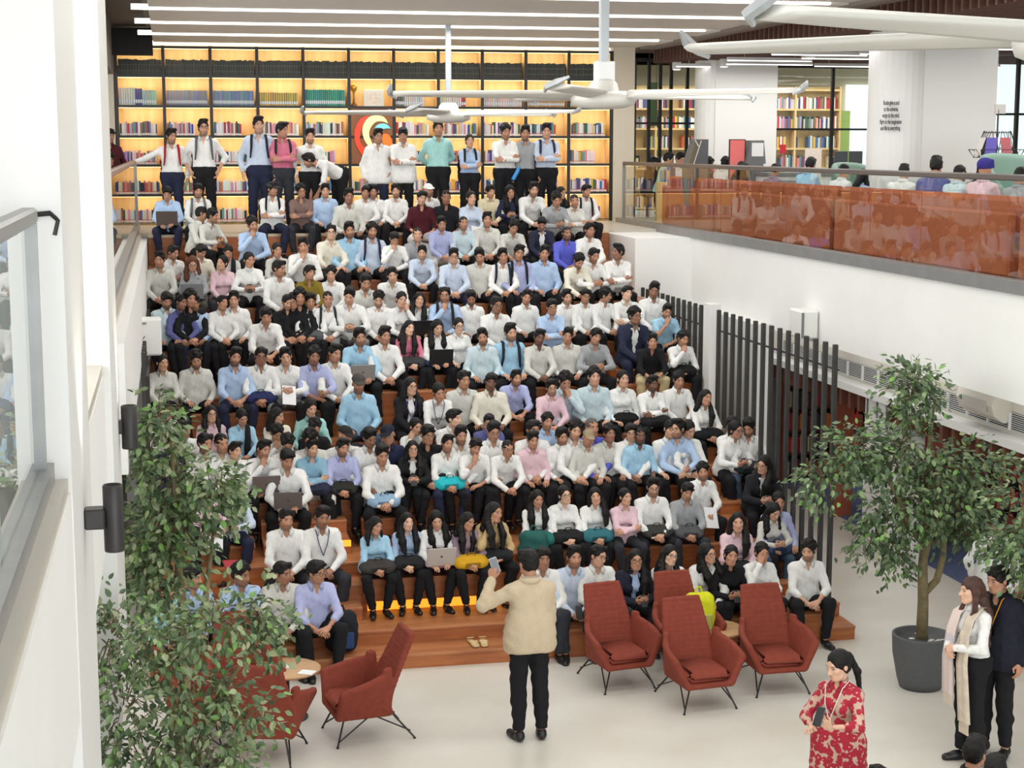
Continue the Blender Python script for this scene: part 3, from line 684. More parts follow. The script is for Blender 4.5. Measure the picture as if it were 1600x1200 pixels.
brown = mat('brown_baffle', (92,62,50), 0.7, noise=0.1, nscale=6)
terr = mat('terracotta_panel', (180,100,74), 0.6, noise=0.05, nscale=3)
led = mat('led_strip', (255,253,248), 0.5, emit=3.2)
pale_oak = mat('shelf_oak', (232,200,146), 0.5, nscale=3, rgb2=(220,182,122), stretch=(3,3,0.35))
oak_back = mat('shelf_back', (236,206,150), 0.55, nscale=2.5, rgb2=(226,190,128), stretch=(4,1,0.3))

def glass_mat():
    m = bpy.data.materials.new('clear_glass'); m.use_nodes = True; nt = m.node_tree
    for n in list(nt.nodes): nt.nodes.remove(n)
    o = nt.nodes.new('ShaderNodeOutputMaterial'); mx = nt.nodes.new('ShaderNodeMixShader'); fr = nt.nodes.new('ShaderNodeFresnel')
    fr.inputs['IOR'].default_value = 1.6
    t = nt.nodes.new('ShaderNodeBsdfTransparent'); t.inputs[0].default_value = (0.93,0.96,0.95,1)
    g = nt.nodes.new('ShaderNodeBsdfGlossy'); g.inputs['Roughness'].default_value = 0.0; g.inputs[0].default_value = (1,1,1,1)
    ge = nt.nodes.new('ShaderNodeNewGeometry'); iv = nt.nodes.new('ShaderNodeMath'); iv.operation = 'SUBTRACT'; iv.inputs[0].default_value = 1.0; mu_ = nt.nodes.new('ShaderNodeMath'); mu_.operation = 'MULTIPLY'
    nt.links.new(ge.outputs['Backfacing'], iv.inputs[1]); nt.links.new(iv.outputs[0], mu_.inputs[0]); nt.links.new(fr.outputs[0], mu_.inputs[1]); nt.links.new(mu_.outputs[0], mx.inputs[0]); nt.links.new(t.outputs[0], mx.inputs[1]); nt.links.new(g.outputs[0], mx.inputs[2])
    nt.links.new(mx.outputs[0], o.inputs[0]); m.diffuse_color = (0.8,0.9,0.9,0.3); return m
glass = glass_mat()
day = mat('daylight_pane', (236,246,250), 0.3, emit=1.15)

def S(name, mb, m, parent=None, smooth=False):
    return mb.build(name, m, parent, smooth, kind='structure') if parent is None else mb.build(name, m, parent, smooth)

# floor and carpet
floor_m = mat('polished_floor', (226,223,214), 0.22, nscale=0.9, rgb2=(216,212,201), bump=0.02, bscale=4)
S('floor', MB().box(-8,24,-4,44,-0.1,0), floor_m)
S('floor_carpet', MB().box(9.72,16,8,30,0,0.012), mat('blue_carpet', (84,96,130), 0.95, noise=0.2, nscale=40))
S('floor_upper_right', MB().box(8.3,24,6,44,U-0.3,U), mat('upper_floor', (196,190,178), 0.35))
S('floor_upper_back', MB().box(-8,8.3,26.6,44,U-0.3,U), mat('upper_floor', (196,190,178), 0.35))
S('floor_upper_left', MB().box(-8,-0.45,2,26.6,U-0.3,U), mat('upper_floor', (196,190,178), 0.35))
# outer walls
S('wall_back', MB().box(-8,24,38.0,38.2,0,9), white)
S('wall_left', MB().box(-5.2,-5.0,0,38,0,9), white)
S('wall_right', MB().box(19,19.2,0,38,0,9), white)
# right balcony front
S('trim_1', MB().box(8.1,8.42,6,27.2,3.07,4.07), white)                        # fascia
for k in range(7): pass
S('trim_2', MB().box(8.06,8.22,6,29.2,4.07,4.20), steel)
S('trim_3', MB().box(8.1,8.5,27.2,29.6,0,4.07), white)
S('wall_stair_right', MB().box(7.16,8.1,24.75,29.5,0.0,4.07), white)
S('wall_column_right', MB().box(7.20,7.36,21.18,21.46,0,3.36).box(7.85,8.1,21.2,24.8,0,3.07), white2)
# left balcony front
S('trim_4', MB().box(-0.75,-0.44,2,12.3,3.07,4.06), white); S('trim_5', MB().box(-0.75,-0.36,12.3,26.5,3.07,4.06), white)
S('trim_6', MB().box(-0.60,-0.50,2,6.9,4.06,4.20), steel); S('trim_7', MB().box(-0.60,-0.50,12.0,28.6,4.06,4.20), steel)
S('wall_column_left', MB().box(-1.9,-0.435,6.95,8.45,0,7.6), white2); S('wall_column_left_far', MB().box(-1.2,-0.40,10.6,12.05,0,7.6), white2)
S('wall_panel_left', MB().box(-0.62,-0.56,2,12.0,0,3.07), white); S('wall_stair_left', MB().box(-0.75,-0.36,24.6,26.6,0,3.07), white)

def railing(name, label, x, y0, y1, n, rail_m, rz0=5.13):
    t = thing(name, label, 'railing', (x, y0, U+0.08), 0, None)
    L = y1-y0; w = L/n
    gm = MB().box(-0.006,0.006,0.012,w-0.012,0.0,rz0-U-0.08).mesh('glass_panel', glass)
    for i in range(n): obj('glass_panel', gm, t, (0, i*w, 0))
    MB().box(-0.035,0.035,-0.02,L+0.02,rz0-U-0.085,rz0-U-0.02, bev=0.012).build('handrail', rail_m, t)
    MB().box(-0.03,0.03,-0.03,0.0,0,rz0-U-0.08).build('end_post', steel, t); MB().box(-0.03,0.03,L,L+0.03,0,rz0-U-0.08).build('end_post', steel, t)
    return t
dkrail = mat('dark_handrail', (92,84,80), 0.35); wdrail = mat('brown_handrail', (150,122,104), 0.4, noise=0.1, nscale=6)
railing('glass_railing', 'long glass railing with dark handrail along the lounge balcony above the slatted screen', 8.14, 6.0, 28.9, 17, dkrail, 5.17)
railing('glass_railing', 'glass railing with brown handrail beside the man with the red backpack', -0.55, 12.15, 28.4, 12, wdrail, 5.22)
railing('glass_railing', 'near glass railing with grey handrail in front of the white column', -0.55, 2.0, 6.75, 3, mat('grey_handrail', (150,150,148), 0.4, 0.2), 5.20)

# ceiling of white planks with light strips
ceil = S('ceiling', MB().box(-0.3,8.75,-2,29.4,7.50,7.6), mat('ceiling_void', (150,146,140), 0.9))
plank_m = mat('ceiling_plank', (214,211,204), 0.6)
pk = MB().box(-0.2,8.62,0.0,1.17,0,0.10, bev=0.012).mesh('plank', plank_m); ls = MB().box(0,8.75,0.0,0.075,-0.02,0.05).mesh('light_strip', led)
for i in range(24):
    y = 0.05+1.25*i
    obj('plank', pk, ceil, (0, y, 7.30+(0.02 if i % 2 else 0)))
    if i % 2 == 1:
        o = obj('light_strip', ls, ceil, (-0.42, y+1.17, 7.31)); o.scale = (1.0 if i in (17,19,21,23) else 1, 1, 1)
S('ceiling_left', MB().box(-8,-0.3,-2,38,7.55,7.6), dark)
cl = S('ceiling_left_baffles', MB().box(-8,-0.95,14,38,6.95,7.05), brown)
bf = MB().box(-5,-0.95,0,0.05,-0.22,0).mesh('baffle', brown)
for i in range(60): obj('baffle', bf, cl, (0, 18+0.19*i, 6.95))
S('trim_8', MB().box(-1.0,-0.88,8,38,6.75,7.55), mat('grey_beam', (120,114,108), 0.8))
S('trim_9', MB().box(-0.9,-0.2,29.0,29.3,7.05,7.5), mat('black_beam', (38,37,37), 0.8))
S('trim_10', MB().box(8.62,8.95,2,29.6,7.28,7.6), mat('grey_beam2', (134,126,120), 0.7))
S('trim_11', MB().box(8.55,8.72,2,29.6,7.42,7.62), dark)
cr = S('ceiling_right', MB().box(8.8,20,2,38,7.30,7.5), mat('ceiling_brown', (84,66,58), 0.9))
bf2 = MB().box(0,8.0,0,0.045,-0.26,0).mesh('baffle', brown)
for i in range(120): obj('baffle', bf2, cr, (8.95, 6+0.2*i, 7.30))
lm = mat('linear_lamp', (255,252,250), 0.5, emit=4.0)
lamp_p = [(9.0,28.6,1.2),(9.6,27.6,1.6),(9.2,26.4,1.5),(10.2,25.6,1.8),(9.3,24.6,1.6),(10.6,24.2,1.6),(9.9,23.2,1.8),(11.2,22.6,1.8),(9.6,21.6,1.5),(11.0,20.6,2.0),(12.4,21.8,1.8),(11.6,18.4,2.0),(10.4,17.2,2.0),(12.0,15.8,2.2),(13.2,24.0,1.8),(13.6,19.6,2.0),(12.8,27.6,2.0),(11.4,28.0,1.4)]
lampt = None
for i, (x, y, w) in enumerate(lamp_p):
    o = thing('linear_lamp', 'slim white linear lamp under the brown baffles, %s nearest to the viewer' % ORD[sorted(lamp_p, key=lambda q: q[1]).index(lamp_p[i])], 'lamp', (x, y, 6.93), 0, 'linear lamps under the brown baffles')
    MB().box(0,w,-0.03,0.03,0,0.05).build('housing', mat('lamp_housing', (210,208,206), 0.5), o); MB().box(0.01,w-0.01,-0.025,0.025,-0.012,0).build('diffuser', lm, o)
    MB().tube([(w*0.2,0,0.05),(w*0.2,0,0.37)], 0.008, 6).tube([(w*0.8,0,0.05),(w*0.8,0,0.37)], 0.008, 6).build('hanger', steel, o)
for i, (x, y) in enumerate(((9.2,29.2),(9.7,28.0),(10.1,25.0),(11.4,24.4),(10.9,21.0))):
    o = thing('spot_lamp', 'small white box spotlight under the brown baffles, %s from the bookshelf' % ORD[i], 'lamp', (x, y, 6.90), 0, 'box spotlights under the baffles')
    MB().box(-0.07,0.07,-0.07,0.07,0,0.14,bev=0.01).build('housing', white2, o); MB().box(-0.05,0.05,-0.05,0.05,-0.006,0).build('lens', lm, o)
# lower ceiling, bulkhead with grille and hanging baffles on the right
S('ceiling_lower_right', MB().box(8.1,19,6,26,3.0,3.07), white)
S('wall_bulkhead', MB().box(9.2,9.4,8,26.0,2.30,3.0), mat('beige_paint', (206,201,190), 0.7))
gr = thing('air_grille', 'long white louvred air grille under the right balcony', 'grille', (9.2, 16.5, 2.44))
MB().box(-0.02,0.0,-7,7,-0.09,0.11).build('backing', mat('grille_dark', (40,40,42), 0.8), gr)
lo = MB().box(-0.030,-0.02,-7,7,0,0.006).mesh('louvre', white2); mu = MB().box(-0.05,-0.02,0,0.02,-0.09,0.11).mesh('mullion', white2)
for i in range(9): obj('louvre', lo, gr, (0,0,-0.085+i*0.0235))
for i in range(29): obj('mullion', mu, gr, (0,-7+i*0.5,0))
S('trim_12', MB().box(8.98,9.4,8,26,2.20,2.30), white2)
cb = S('ceiling_lower_baffles', MB().box(9.3,15,8,26,2.18,2.20), mat('ceiling_brown2', (60,42,36), 0.9))
bf3 = MB().box(9.08,14,0,0.075,-0.24,0.0, bev=0.004).mesh('baffle', mat('rust_baffle', (112,66,50), 0.6))
for i in range(58): obj('baffle', bf3, cb, (0, 8.2+0.305*i, 2.18))

# ------------------------------------------------------------------ wooden seating steps
st = thing('seating_steps', 'broad orange wooden seating steps rising to the bookshelf', 'seating steps', (0,0,0))
X0, X1 = -0.34, 7.36
def step(x0, x1, y0, y1, z0, z1, nm='seat_step'):
    MB().box(x0, x1, y0, y1, z0, z1-0.035).build(nm, wood, st); MB().box(x0-0.005, x1+0.005, y0-0.012, y1, z1-0.035, z1, bev=0.006).build('tread', wood_top, st)
YK = lambda k: 17.0+1.1625*k
ZK = lambda k: 0.32+0.475*k
step(1.30, 3.50, 16.6, 17.0, 0, 0.16, 'low_step'); step(7.02, 7.42, 16.6, 17.0, 0, 0.16, 'low_step')
step(-0.34, 1.295, 16.62, 17.0, 0, 0.32); step(3.505, 7.015, 16.62, 17.0, 0, 0.32)
step(-0.34, 7.40, 17.0, 17.34, 0, 0.32, 'seat_step')
for k in range(0, 8):
    x1 = 7.18
    if k >= 7: x1 = 7.15
    step(-0.34, x1, YK(k)+(0.34 if k == 0 else 0), YK(k+1), 0 if k == 0 else ZK(k)-0.5, ZK(k))
MB().box(-0.34, 7.15, YK(8), 26.54, U-0.55, U-0.002).build('top_step', wood, st)
MB().box(-0.34, 7.15, YK(8)-0.01, YK(8)+0.3, U-0.04, U+0.004).build('nosing', mat('cream_nosing', (224,208,178), 0.5), st)
step(6.08, 6.6, YK(0)+0.3675, YK(1)-0.002, ZK(0)-0.02, ZK(0)+0.15833, 'seat_block')
step(0.91, 3.76, YK(0)+0.755, YK(1)-0.002, ZK(0)-0.02, ZK(0)+0.31666, 'seat_block')
step(6.6, 7.2, YK(0)+0.755, YK(1)-0.002, ZK(0)-0.02, ZK(0)+0.31666, 'seat_block')
step(0.07, 0.85, YK(1)+0.3675, YK(2)-0.002, ZK(1)-0.02, ZK(1)+0.15833, 'seat_block')
step(5.96, 6.48, YK(1)+0.3675, YK(2)-0.002, ZK(1)-0.02, ZK(1)+0.15833, 'seat_block')
step(6.76, 7.2, YK(1)+0.3675, YK(2)-0.002, ZK(1)-0.02, ZK(1)+0.15833, 'seat_block')
step(1.01, 1.53, YK(1)+0.755, YK(2)-0.002, ZK(1)-0.02, ZK(1)+0.31666, 'seat_block')
step(2.13, 2.65, YK(1)+0.755, YK(2)-0.002, ZK(1)-0.02, ZK(1)+0.31666, 'seat_block')
step(-0.18, 0.34, YK(2)+0.3675, YK(3)-0.002, ZK(2)-0.02, ZK(2)+0.15833, 'seat_block')
step(0.93, 1.92, YK(2)+0.3675, YK(3)-0.002, ZK(2)-0.02, ZK(2)+0.15833, 'seat_block')
step(2.63, 4.09, YK(2)+0.3675, YK(3)-0.002, ZK(2)-0.02, ZK(2)+0.15833, 'seat_block')
step(4.29, 4.81, YK(2)+0.3675, YK(3)-0.002, ZK(2)-0.02, ZK(2)+0.15833, 'seat_block')
step(-0.33, 1.9, YK(2)+0.755, YK(3)-0.002, ZK(2)-0.02, ZK(2)+0.31666, 'seat_block')
step(6.53, 7.05, YK(2)+0.755, YK(3)-0.002, ZK(2)-0.02, ZK(2)+0.31666, 'seat_block')
step(4.1, 4.62, YK(3)+0.3675, YK(4)-0.002, ZK(3)-0.02, ZK(3)+0.15833, 'seat_block')
step(-0.33, 2.33, YK(3)+0.755, YK(4)-0.002, ZK(3)-0.02, ZK(3)+0.31666, 'seat_block')
step(2.91, 4.13, YK(4)+0.3675, YK(5)-0.002, ZK(4)-0.02, ZK(4)+0.15833, 'seat_block')
step(6.12, 6.64, YK(4)+0.3675, YK(5)-0.002, ZK(4)-0.02, ZK(4)+0.15833, 'seat_block')
step(0.97, 1.49, YK(4)+0.755, YK(5)-0.002, ZK(4)-0.02, ZK(4)+0.31666, 'seat_block')
step(4.21, 4.73, YK(4)+0.755, YK(5)-0.002, ZK(4)-0.02, ZK(4)+0.31666, 'seat_block')
step(5.01, 5.53, YK(4)+0.755, YK(5)-0.002, ZK(4)-0.02, ZK(4)+0.31666, 'seat_block')
step(6.68, 7.2, YK(4)+0.755, YK(5)-0.002, ZK(4)-0.02, ZK(4)+0.31666, 'seat_block')
step(2.45, 2.97, YK(5)+0.3675, YK(6)-0.002, ZK(5)-0.02, ZK(5)+0.15833, 'seat_block')
step(1.26, 2.52, YK(5)+0.755, YK(6)-0.002, ZK(5)-0.02, ZK(5)+0.31666, 'seat_block')
step(2.88, 3.4, YK(5)+0.755, YK(6)-0.002, ZK(5)-0.02, ZK(5)+0.31666, 'seat_block')
step(-0.25, 1.09, YK(6)+0.3675, YK(7)-0.002, ZK(6)-0.02, ZK(6)+0.15833, 'seat_block')
step(1.28, 2.18, YK(6)+0.3675, YK(7)-0.002, ZK(6)-0.02, ZK(6)+0.15833, 'seat_block')
step(3.44, 3.96, YK(6)+0.3675, YK(7)-0.002, ZK(6)-0.02, ZK(6)+0.15833, 'seat_block')
step(2.12, 3.96, YK(6)+0.755, YK(7)-0.002, ZK(6)-0.02, ZK(6)+0.31666, 'seat_block')
step(5.78, 6.67, YK(6)+0.755, YK(7)-0.002, ZK(6)-0.02, ZK(6)+0.31666, 'seat_block')
step(0.22, 0.86, YK(7)+0.3675, YK(8)-0.002, ZK(7)-0.02, ZK(7)+0.15833, 'seat_block')
step(2.53, 3.05, YK(7)+0.755, YK(8)-0.002, ZK(7)-0.02, ZK(7)+0.31666, 'seat_block')
step(3.69, 5.01, YK(7)+0.755, YK(8)-0.002, ZK(7)-0.02, ZK(7)+0.31666, 'seat_block')
step(5.88, 6.73, YK(7)+0.755, YK(8)-0.002, ZK(7)-0.02, ZK(7)+0.31666, 'seat_block')
# aisle steps by the left group and the right end
for k in range(0, 3):
    for n in (1, 2):
        y = YK(k)+n*0.3875; z = ZK(k)+n*0.158
        step(0.95, 1.95, y, YK(k+1)-0.001, ZK(k)-0.02, z, 'aisle_step'); 
        step(6.62, 7.17, y, YK(k+1)-0.001, ZK(k)-0.02, z, 'aisle_step')
glow = mat('amber_strip', (255,158,44), 0.4, emit=1.5)
MB().box(2.05, 3.92, 17.745, 17.76, 0.325, 0.425).build('light_strip', glow, st)
MB().box(2.0, 3.95, 17.765, YK(1), 0.33, 0.69).box(2.0, 3.95, 17.725, 17.765, 0.435, 0.69).build('seat_block', wood, st)
MB().box(1.55, 1.95, YK(1)+0.30, YK(1)+0.33, 0.90, 0.97).build('light_strip', glow, st)
MB().box(0.5, 0.75, 17.3, 17.33, 0.335, 0.40).build('light_strip', glow, st)

# dark slatted screens
def screen(label, x, ys, z0f, z1, w=0.050, d=0.060):
    t = thing('slatted_screen', label, 'screen', (x, ys[0], 0))
    for y in ys:
        z0 = z0f(y); MB().box(-w/2, w/2, y-ys[0]-d/2, y-ys[0]+d/2, z0, z1, bev=0.006).build('slat', slatm, t)
    MB().box(w/2, w/2+0.03, 0, ys[-1]-ys[0], z1-0.30, z1-0.28).build('rail', slatm, t)
    return t
zst = lambda y: max(0.0, ZK(math.floor((y-17.0)/1.1625)) if y >= 17 else 0.16)
screen('near dark slatted screen along the right side of the seating steps', 7.23, [16.93+0.283*i for i in range(15)], zst, 3.315)
screen('far dark slatted screen beyond the white column on the right of the steps', 7.22, [21.62+0.262*i for i in range(12)], zst, 3.315)
screen('dark slatted screen at the left side of the steps behind the tree', -0.34, [18.6+0.262*i for i in range(21)], zst, 3.22)

# ------------------------------------------------------------------ the big bookshelf
SX0, SX1, SY = -0.85, 8.10, 29.7
rows = [4.145, 4.645, 5.166, 5.672, 6.199, 6.723, 7.223]
bw = (SX1-SX0)/11
sh = thing('bookshelf', 'wall-wide backlit oak bookshelf with black frame above the seating steps', 'bookshelf', (SX0, SY, U))
MB().box(-0.03, SX1-SX0+0.03, 0.36, 0.40, 0, 3.13).build('back_panel', oak_back, sh)
MB().box(-0.03, SX1-SX0+0.03, -0.01, 0.38, 0.0, 0.04).build('plinth', pale_oak, sh)
up = MB().box(-0.022, 0.022, 0, 0.36, 0.02, 3.12).mesh('upright', pale_oak); upf = MB().box(-0.028, 0.028, -0.012, 0.012, 0.0, 3.13).mesh('frame_bar', black)
for i in range(12): obj('upright', up, sh, (i*bw, 0, 0)); obj('frame_bar', upf, sh, (i*bw, 0, 0))
sb = MB().box(0.02, bw-0.02, 0.0, 0.36, -0.012, 0.012).mesh('shelf_board', pale_oak); sf = MB().box(0, SX1-SX0, -0.010, 0.012, -0.022, 0.022).mesh('shelf_edge', black)
for r, z in enumerate(rows):
    obj('shelf_edge', sf, sh, (0, 0, z-U))
    for i in range(11):
        if i == 5 and r == 3: continue
        obj('shelf_board', sb, sh, (i*bw, 0.002, z-U))
stripm = mat('shelf_led', (255,226,170), 0.5, emit=3.0)
lsm = MB().box(0.03, SX1-SX0-0.03, 0.02, 0.035, -0.03, -0.02).mesh('shelf_light', stripm)
for z in rows[1:]: obj('shelf_light', lsm, sh, (0, 0, z-U))
S('wall_shelf_surround', MB().box(SX0-0.30, SX0-0.04, SY, SY+0.4, U, 7.5).box(SX1+0.04, SX1+0.45, SY+0.0, SY+0.4, U, 7.5).box(SX0-0.3, SX1+0.45, SY+0.42, SY+0.5, U, 7.5), mat('beige_surround', (214,203,184), 0.6))
# brown logo panel with the swirl
lg = thing('logo_sign', 'round red, cream, blue and orange swirl emblem on brown panel in bookshelf', 'sign', (SX0+5*bw, SY-0.0, rows[3]))
MB().box(0.03, bw-0.03, 0.005, 0.03, rows[2]-rows[3]+0.02, rows[4]-rows[3]-0.02).build('panel', mat('logo_panel', (148,98,62), 0.5, nscale=3, rgb2=(136,88,56), stretch=(3,3,0.4)), lg)
def arc(c, r, a0, a1, n=18): return [(c[0]+r*math.cos(math.radians(a0+(a1-a0)*i/n)), c[1]+r*math.sin(math.radians(a0+(a1-a0)*i/n))) for i in range(n+1)]
PX = 0.01164
def glyph(nm, poly, rgb, e=0.7):
    q = [((x-549)*PX, (214-y)*PX) for x, y in poly]
    MB().prism(q, -0.03, 0.0).build(nm, mat('logo_'+nm, rgb, 0.4, emit=e), lg)
def smoothp(pts, n=5):
    out = []
    for i in range(len(pts)):
        p0, p1, p2, p3 = [np.array(pts[(i+k) % len(pts)], float) for k in (-1,0,1,2)]
        if False: pass
        for t in np.linspace(0,1,n,endpoint=False): out.append(tuple(0.5*((2*p1)+(-p0+p2)*t+(2*p0-5*p1+4*p2-p3)*t*t+(-p0+3*p1-3*p2+p3)*t**3)))
    return out
def cres(o, i, n=6):
    def ch(p):
        r = []
        for k in range(len(p)-1):
            p0 = np.array(p[max(k-1,0)],float); p1 = np.array(p[k],float); p2 = np.array(p[k+1],float); p3 = np.array(p[min(k+2,len(p)-1)],float)
            for t in np.linspace(0,1,n,endpoint=False): r.append(tuple(0.5*((2*p1)+(-p0+p2)*t+(2*p0-5*p1+4*p2-p3)*t*t+(-p0+3*p1-3*p2+p3)*t**3)))
        return r+[p[-1]]
    return ch(o)+ch(i)[1:-1]
glyph('red_arc', cres([(580,181),(566,187),(558,202),(557,218),(563,234),(572,246)], [(572,246),(575,236),(566,224),(565,210),(570,195),(580,181)]), (238,62,34))
glyph('cream_arc', cres([(609,193),(603,184),(592,181),(579,184),(570,197),(570,212),(576,225),(588,236)], [(588,236),(583,222),(579,210),(582,199),(590,191),(600,190),(609,193)]), (252,232,160))
glyph('blue_arc', cres([(613,201),(607,195),(600,193.5),(592,196),(587,203)], [(587,203),(596,204),(604,201),(613,201)]), (120,214,240))
glyph('orange_arc', cres([(598,213),(603,209),(610,211),(615,220),(614,232),(606,246),(592,254)], [(592,254),(598,244),(602,232),(600,220),(598,213)]), (246,112,36))

# books
bookm = bpy.data.materials.new('book_cover'); bookm.use_nodes = True
_nt = bookm.node_tree; _oi = _nt.nodes.new('ShaderNodeObjectInfo'); _nt.links.new(_oi.outputs['Color'], _nt.nodes['Principled BSDF'].inputs['Base Color']); _nt.nodes['Principled BSDF'].inputs['Roughness'].default_value = 0.5
vbook = bpy.data.materials.new('book_covers_mixed'); vbook.use_nodes = True
_nt = vbook.node_tree; _at = _nt.nodes.new('ShaderNodeAttribute'); _at.attribute_name = 'col'; _nt.links.new(_at.outputs['Color'], _nt.nodes['Principled BSDF'].inputs['Base Color']); _nt.nodes['Principled BSDF'].inputs['Roughness'].default_value = 0.5
label_m = mat('spine_label', (240,236,230), 0.6)
bk_me = MB().box(0,1,0,0.18,0,1).add([(0.08,-0.002,0.06),(0.92,-0.002,0.06),(0.92,-0.002,0.2),(0.08,-0.002,0.2)], [(0,1,2,3)], 1).mesh('book', [bookm, label_m])
bk_me2 = MB().box(0,1,0,0.18,0,1).add([(0,-0.002,0.30),(1,-0.002,0.30),(1,-0.002,0.37),(0,-0.002,0.37)], [(0,1,2,3)], 1).add([(0,-0.002,0.66),(1,-0.002,0.66),(1,-0.002,0.73),(0,-0.002,0.73)], [(0,1,2,3)], 1).mesh('volume', [bookm, mat('gilt_band', (96,92,72), 0.5)])
bk_me3 = MB().box(0,1,0,0.18,0,1).add([(0,-0.002,0.16),(1,-0.002,0.16),(1,-0.002,0.36),(0,-0.002,0.36)], [(0,1,2,3)], 1).mesh('volume_plain', [bookm, mat('spine_band', (214,220,224), 0.5)])
class Stuff:
    def __init__(s): s.b = MB(); s.c = []
    def box(s, x0,x1,y0,y1,z0,z1,c): s.b.box(x0,x1,y0,y1,z0,z1); s.c += [(*c,1)]*8
    def build(s, name, label, cat, group=None, parent=None):
        me = s.b.mesh(name, vbook); a = me.attributes.new('col', 'FLOAT_COLOR', 'POINT'); a.data.foreach_set('color', np.array(s.c, np.float32).ravel())
        return obj(name, me, parent, kind='stuff', label=label, cat=cat) if parent is None else obj(name, me, parent, kind='stuff')
rb = random.Random(5)
PAL = [((236,232,228),'white'),((236,232,228),'white'),((232,226,220),'white'),((222,214,204),'cream'),((226,208,200),'pale pink'),((210,214,226),'pale blue'),((236,232,228),'white'),((205,198,186),'beige'),((178,44,44),'red'),((196,92,52),'orange'),((44,66,128),'blue'),((60,110,160),'light blue'),((40,40,46),'black'),((52,94,72),'green'),((222,186,72),'yellow'),((120,60,110),'purple'),((148,110,84),'brown'),((180,150,196),'lilac'),((96,150,150),'teal'),((216,140,150),'pink')]
mass = Stuff(); nbook = 0
SETS = {0: [((214,214,210),'white',7,.31),((44,72,140),'blue',3,.30),((150,196,190),'pale teal',6,.27)], 1: [((120,142,170),'blue-grey',28,.27)], 2: [((120,142,170),'blue-grey',27,.27)], 3: [((186,160,84),'mustard',17,.24)],
        4: [((60,150,138),'green',20,.30)], 5: [], 6: [((110,118,98),'grey-green',4,.28),((206,204,198),'white',9,.27)], 7: [((218,206,200),'white',10,.26),((184,70,64),'red',2,.25)], 8: [((214,196,188),'pale pink',22,.26)], 9: [((196,150,84),'tan',24,.24)], 10: [((206,170,110),'sand',18,.24)]}
def book(x, y, z, w, h, c, me, label, lean=0, grp=None):
    global nbook
    o = obj('book', me, None, (x, y, z), (0, lean, 0), label, None, 'book', grp); o.scale = (w, 1, h); o.color = (*lin(c), 1); nbook += 1
for i in range(11):
    bx = SX0+i*bw+0.04
    x = bx; n = 0                                                        # top shelf: dark bound volumes
    while x < SX0+(i+1)*bw-0.06:
        w = rb.uniform(0.040,0.052); h = rb.uniform(0.262,0.285); c = rb.choice([(46,52,44),(52,54,50),(40,46,40),(58,58,48)])
        mass.box(x, x+w-0.003, SY+0.06, SY+0.26, rows[5]+0.013, rows[5]+0.013+h, lin(c))
        mass.box(x, x+w-0.003, SY+0.056, SY+0.06, rows[5]+0.09, rows[5]+0.10, lin((104,102,84))); mass.box(x, x+w-0.003, SY+0.056, SY+0.06, rows[5]+0.19, rows[5]+0.20, lin((104,102,84)))
        x += w
    x = bx; n = 0                                                        # second shelf: matching sets
    for c, nm, cnt, h in SETS[i]:
        for q in range(cnt):
            c2 = tuple(max(0, min(255, v_+rb.randint(-22,14))) for v_ in c); w = min(0.040, (bw-0.1)/max(1, sum(s[2] for s in SETS[i])))
            if x+w > SX0+(i+1)*bw-0.04: break
            book(x, SY+0.06, rows[4]+0.013, w-0.007, h+rb.uniform(-0.006,0.003), c2, bk_me3, '%s volume of a set, %s in the %s bay of the second shelf' % (nm, ORD[n], ORD[i]), 0, 'sets of volumes on the second shelf'); x += w; n += 1
    for r in (3, 2, 1, 0):
        if i == 5 and r in (2, 3): continue
        x = bx; n = 0; fill = rb.uniform(0.66, 0.97)
        while x < bx+(bw-0.1)*fill:
            w = rb.uniform(0.022, 0.046); h = rb.uniform(0.20, 0.262); c, nm = rb.choice(PAL); c = tuple(max(0, min(255, k+rb.randint(-16,16))) for k in c)
            if r == 3 and nbook < 300: book(x, SY+0.06, rows[r]+0.013, w-0.002, h, c, bk_me, '%s book with spine label, %s in the %s bay of the third shelf' % (nm, ORD[n], ORD[i]), 0, 'books on the third shelf')
            else:
                mass.box(x, x+w-0.002, SY+0.06, SY+0.24, rows[r]+0.013, rows[r]+0.013+h, lin(c)); mass.box(x+0.002, x+w-0.004, SY+0.057, SY+0.06, rows[r]+0.025, rows[r]+0.058, lin((236,226,220)))
                mass.box(x+0.002, x+w-0.004, SY+0.057, SY+0.06, rows[r]+0.06, rows[r]+0.072, lin((200,60,60)))
            x += w; n += 1
mass.build('books', 'rows of mixed and dark bound books filling the other shelves', 'books')
tr = thing('trophy', 'golden trophy cup on the second shelf left of the framed picture', 'trophy', (SX0+5*bw+0.10, SY+0.12, rows[4]+0.012))
gold = mat('gold', (206,160,76), 0.3, 0.8)
MB().lathe([(0.06,0),(0.06,0.03),(0.035,0.06)], 14).build('base', mat('trophy_base', (120,78,46), 0.4), tr); MB().lathe([(0.02,0.06),(0.016,0.2),(0.022,0.26),(0.055,0.30),(0.062,0.35),(0.05,0.40),(0.02,0.425)], 14).build('cup', gold, tr, True)
fp = thing('framed_certificate', 'white framed certificate standing on the second shelf beside the trophy', 'picture', (SX0+5*bw+0.28, SY+0.10, rows[4]+0.012))
MB().box(0,0.36,0,0.02,0,0.31,bev=0.004).build('frame', white2, fp); MB().box(0.05,0.31,-0.003,0,0.05,0.26).build('sheet', mat('certificate', (232,220,206), 0.6, noise=0.15, nscale=30), fp)

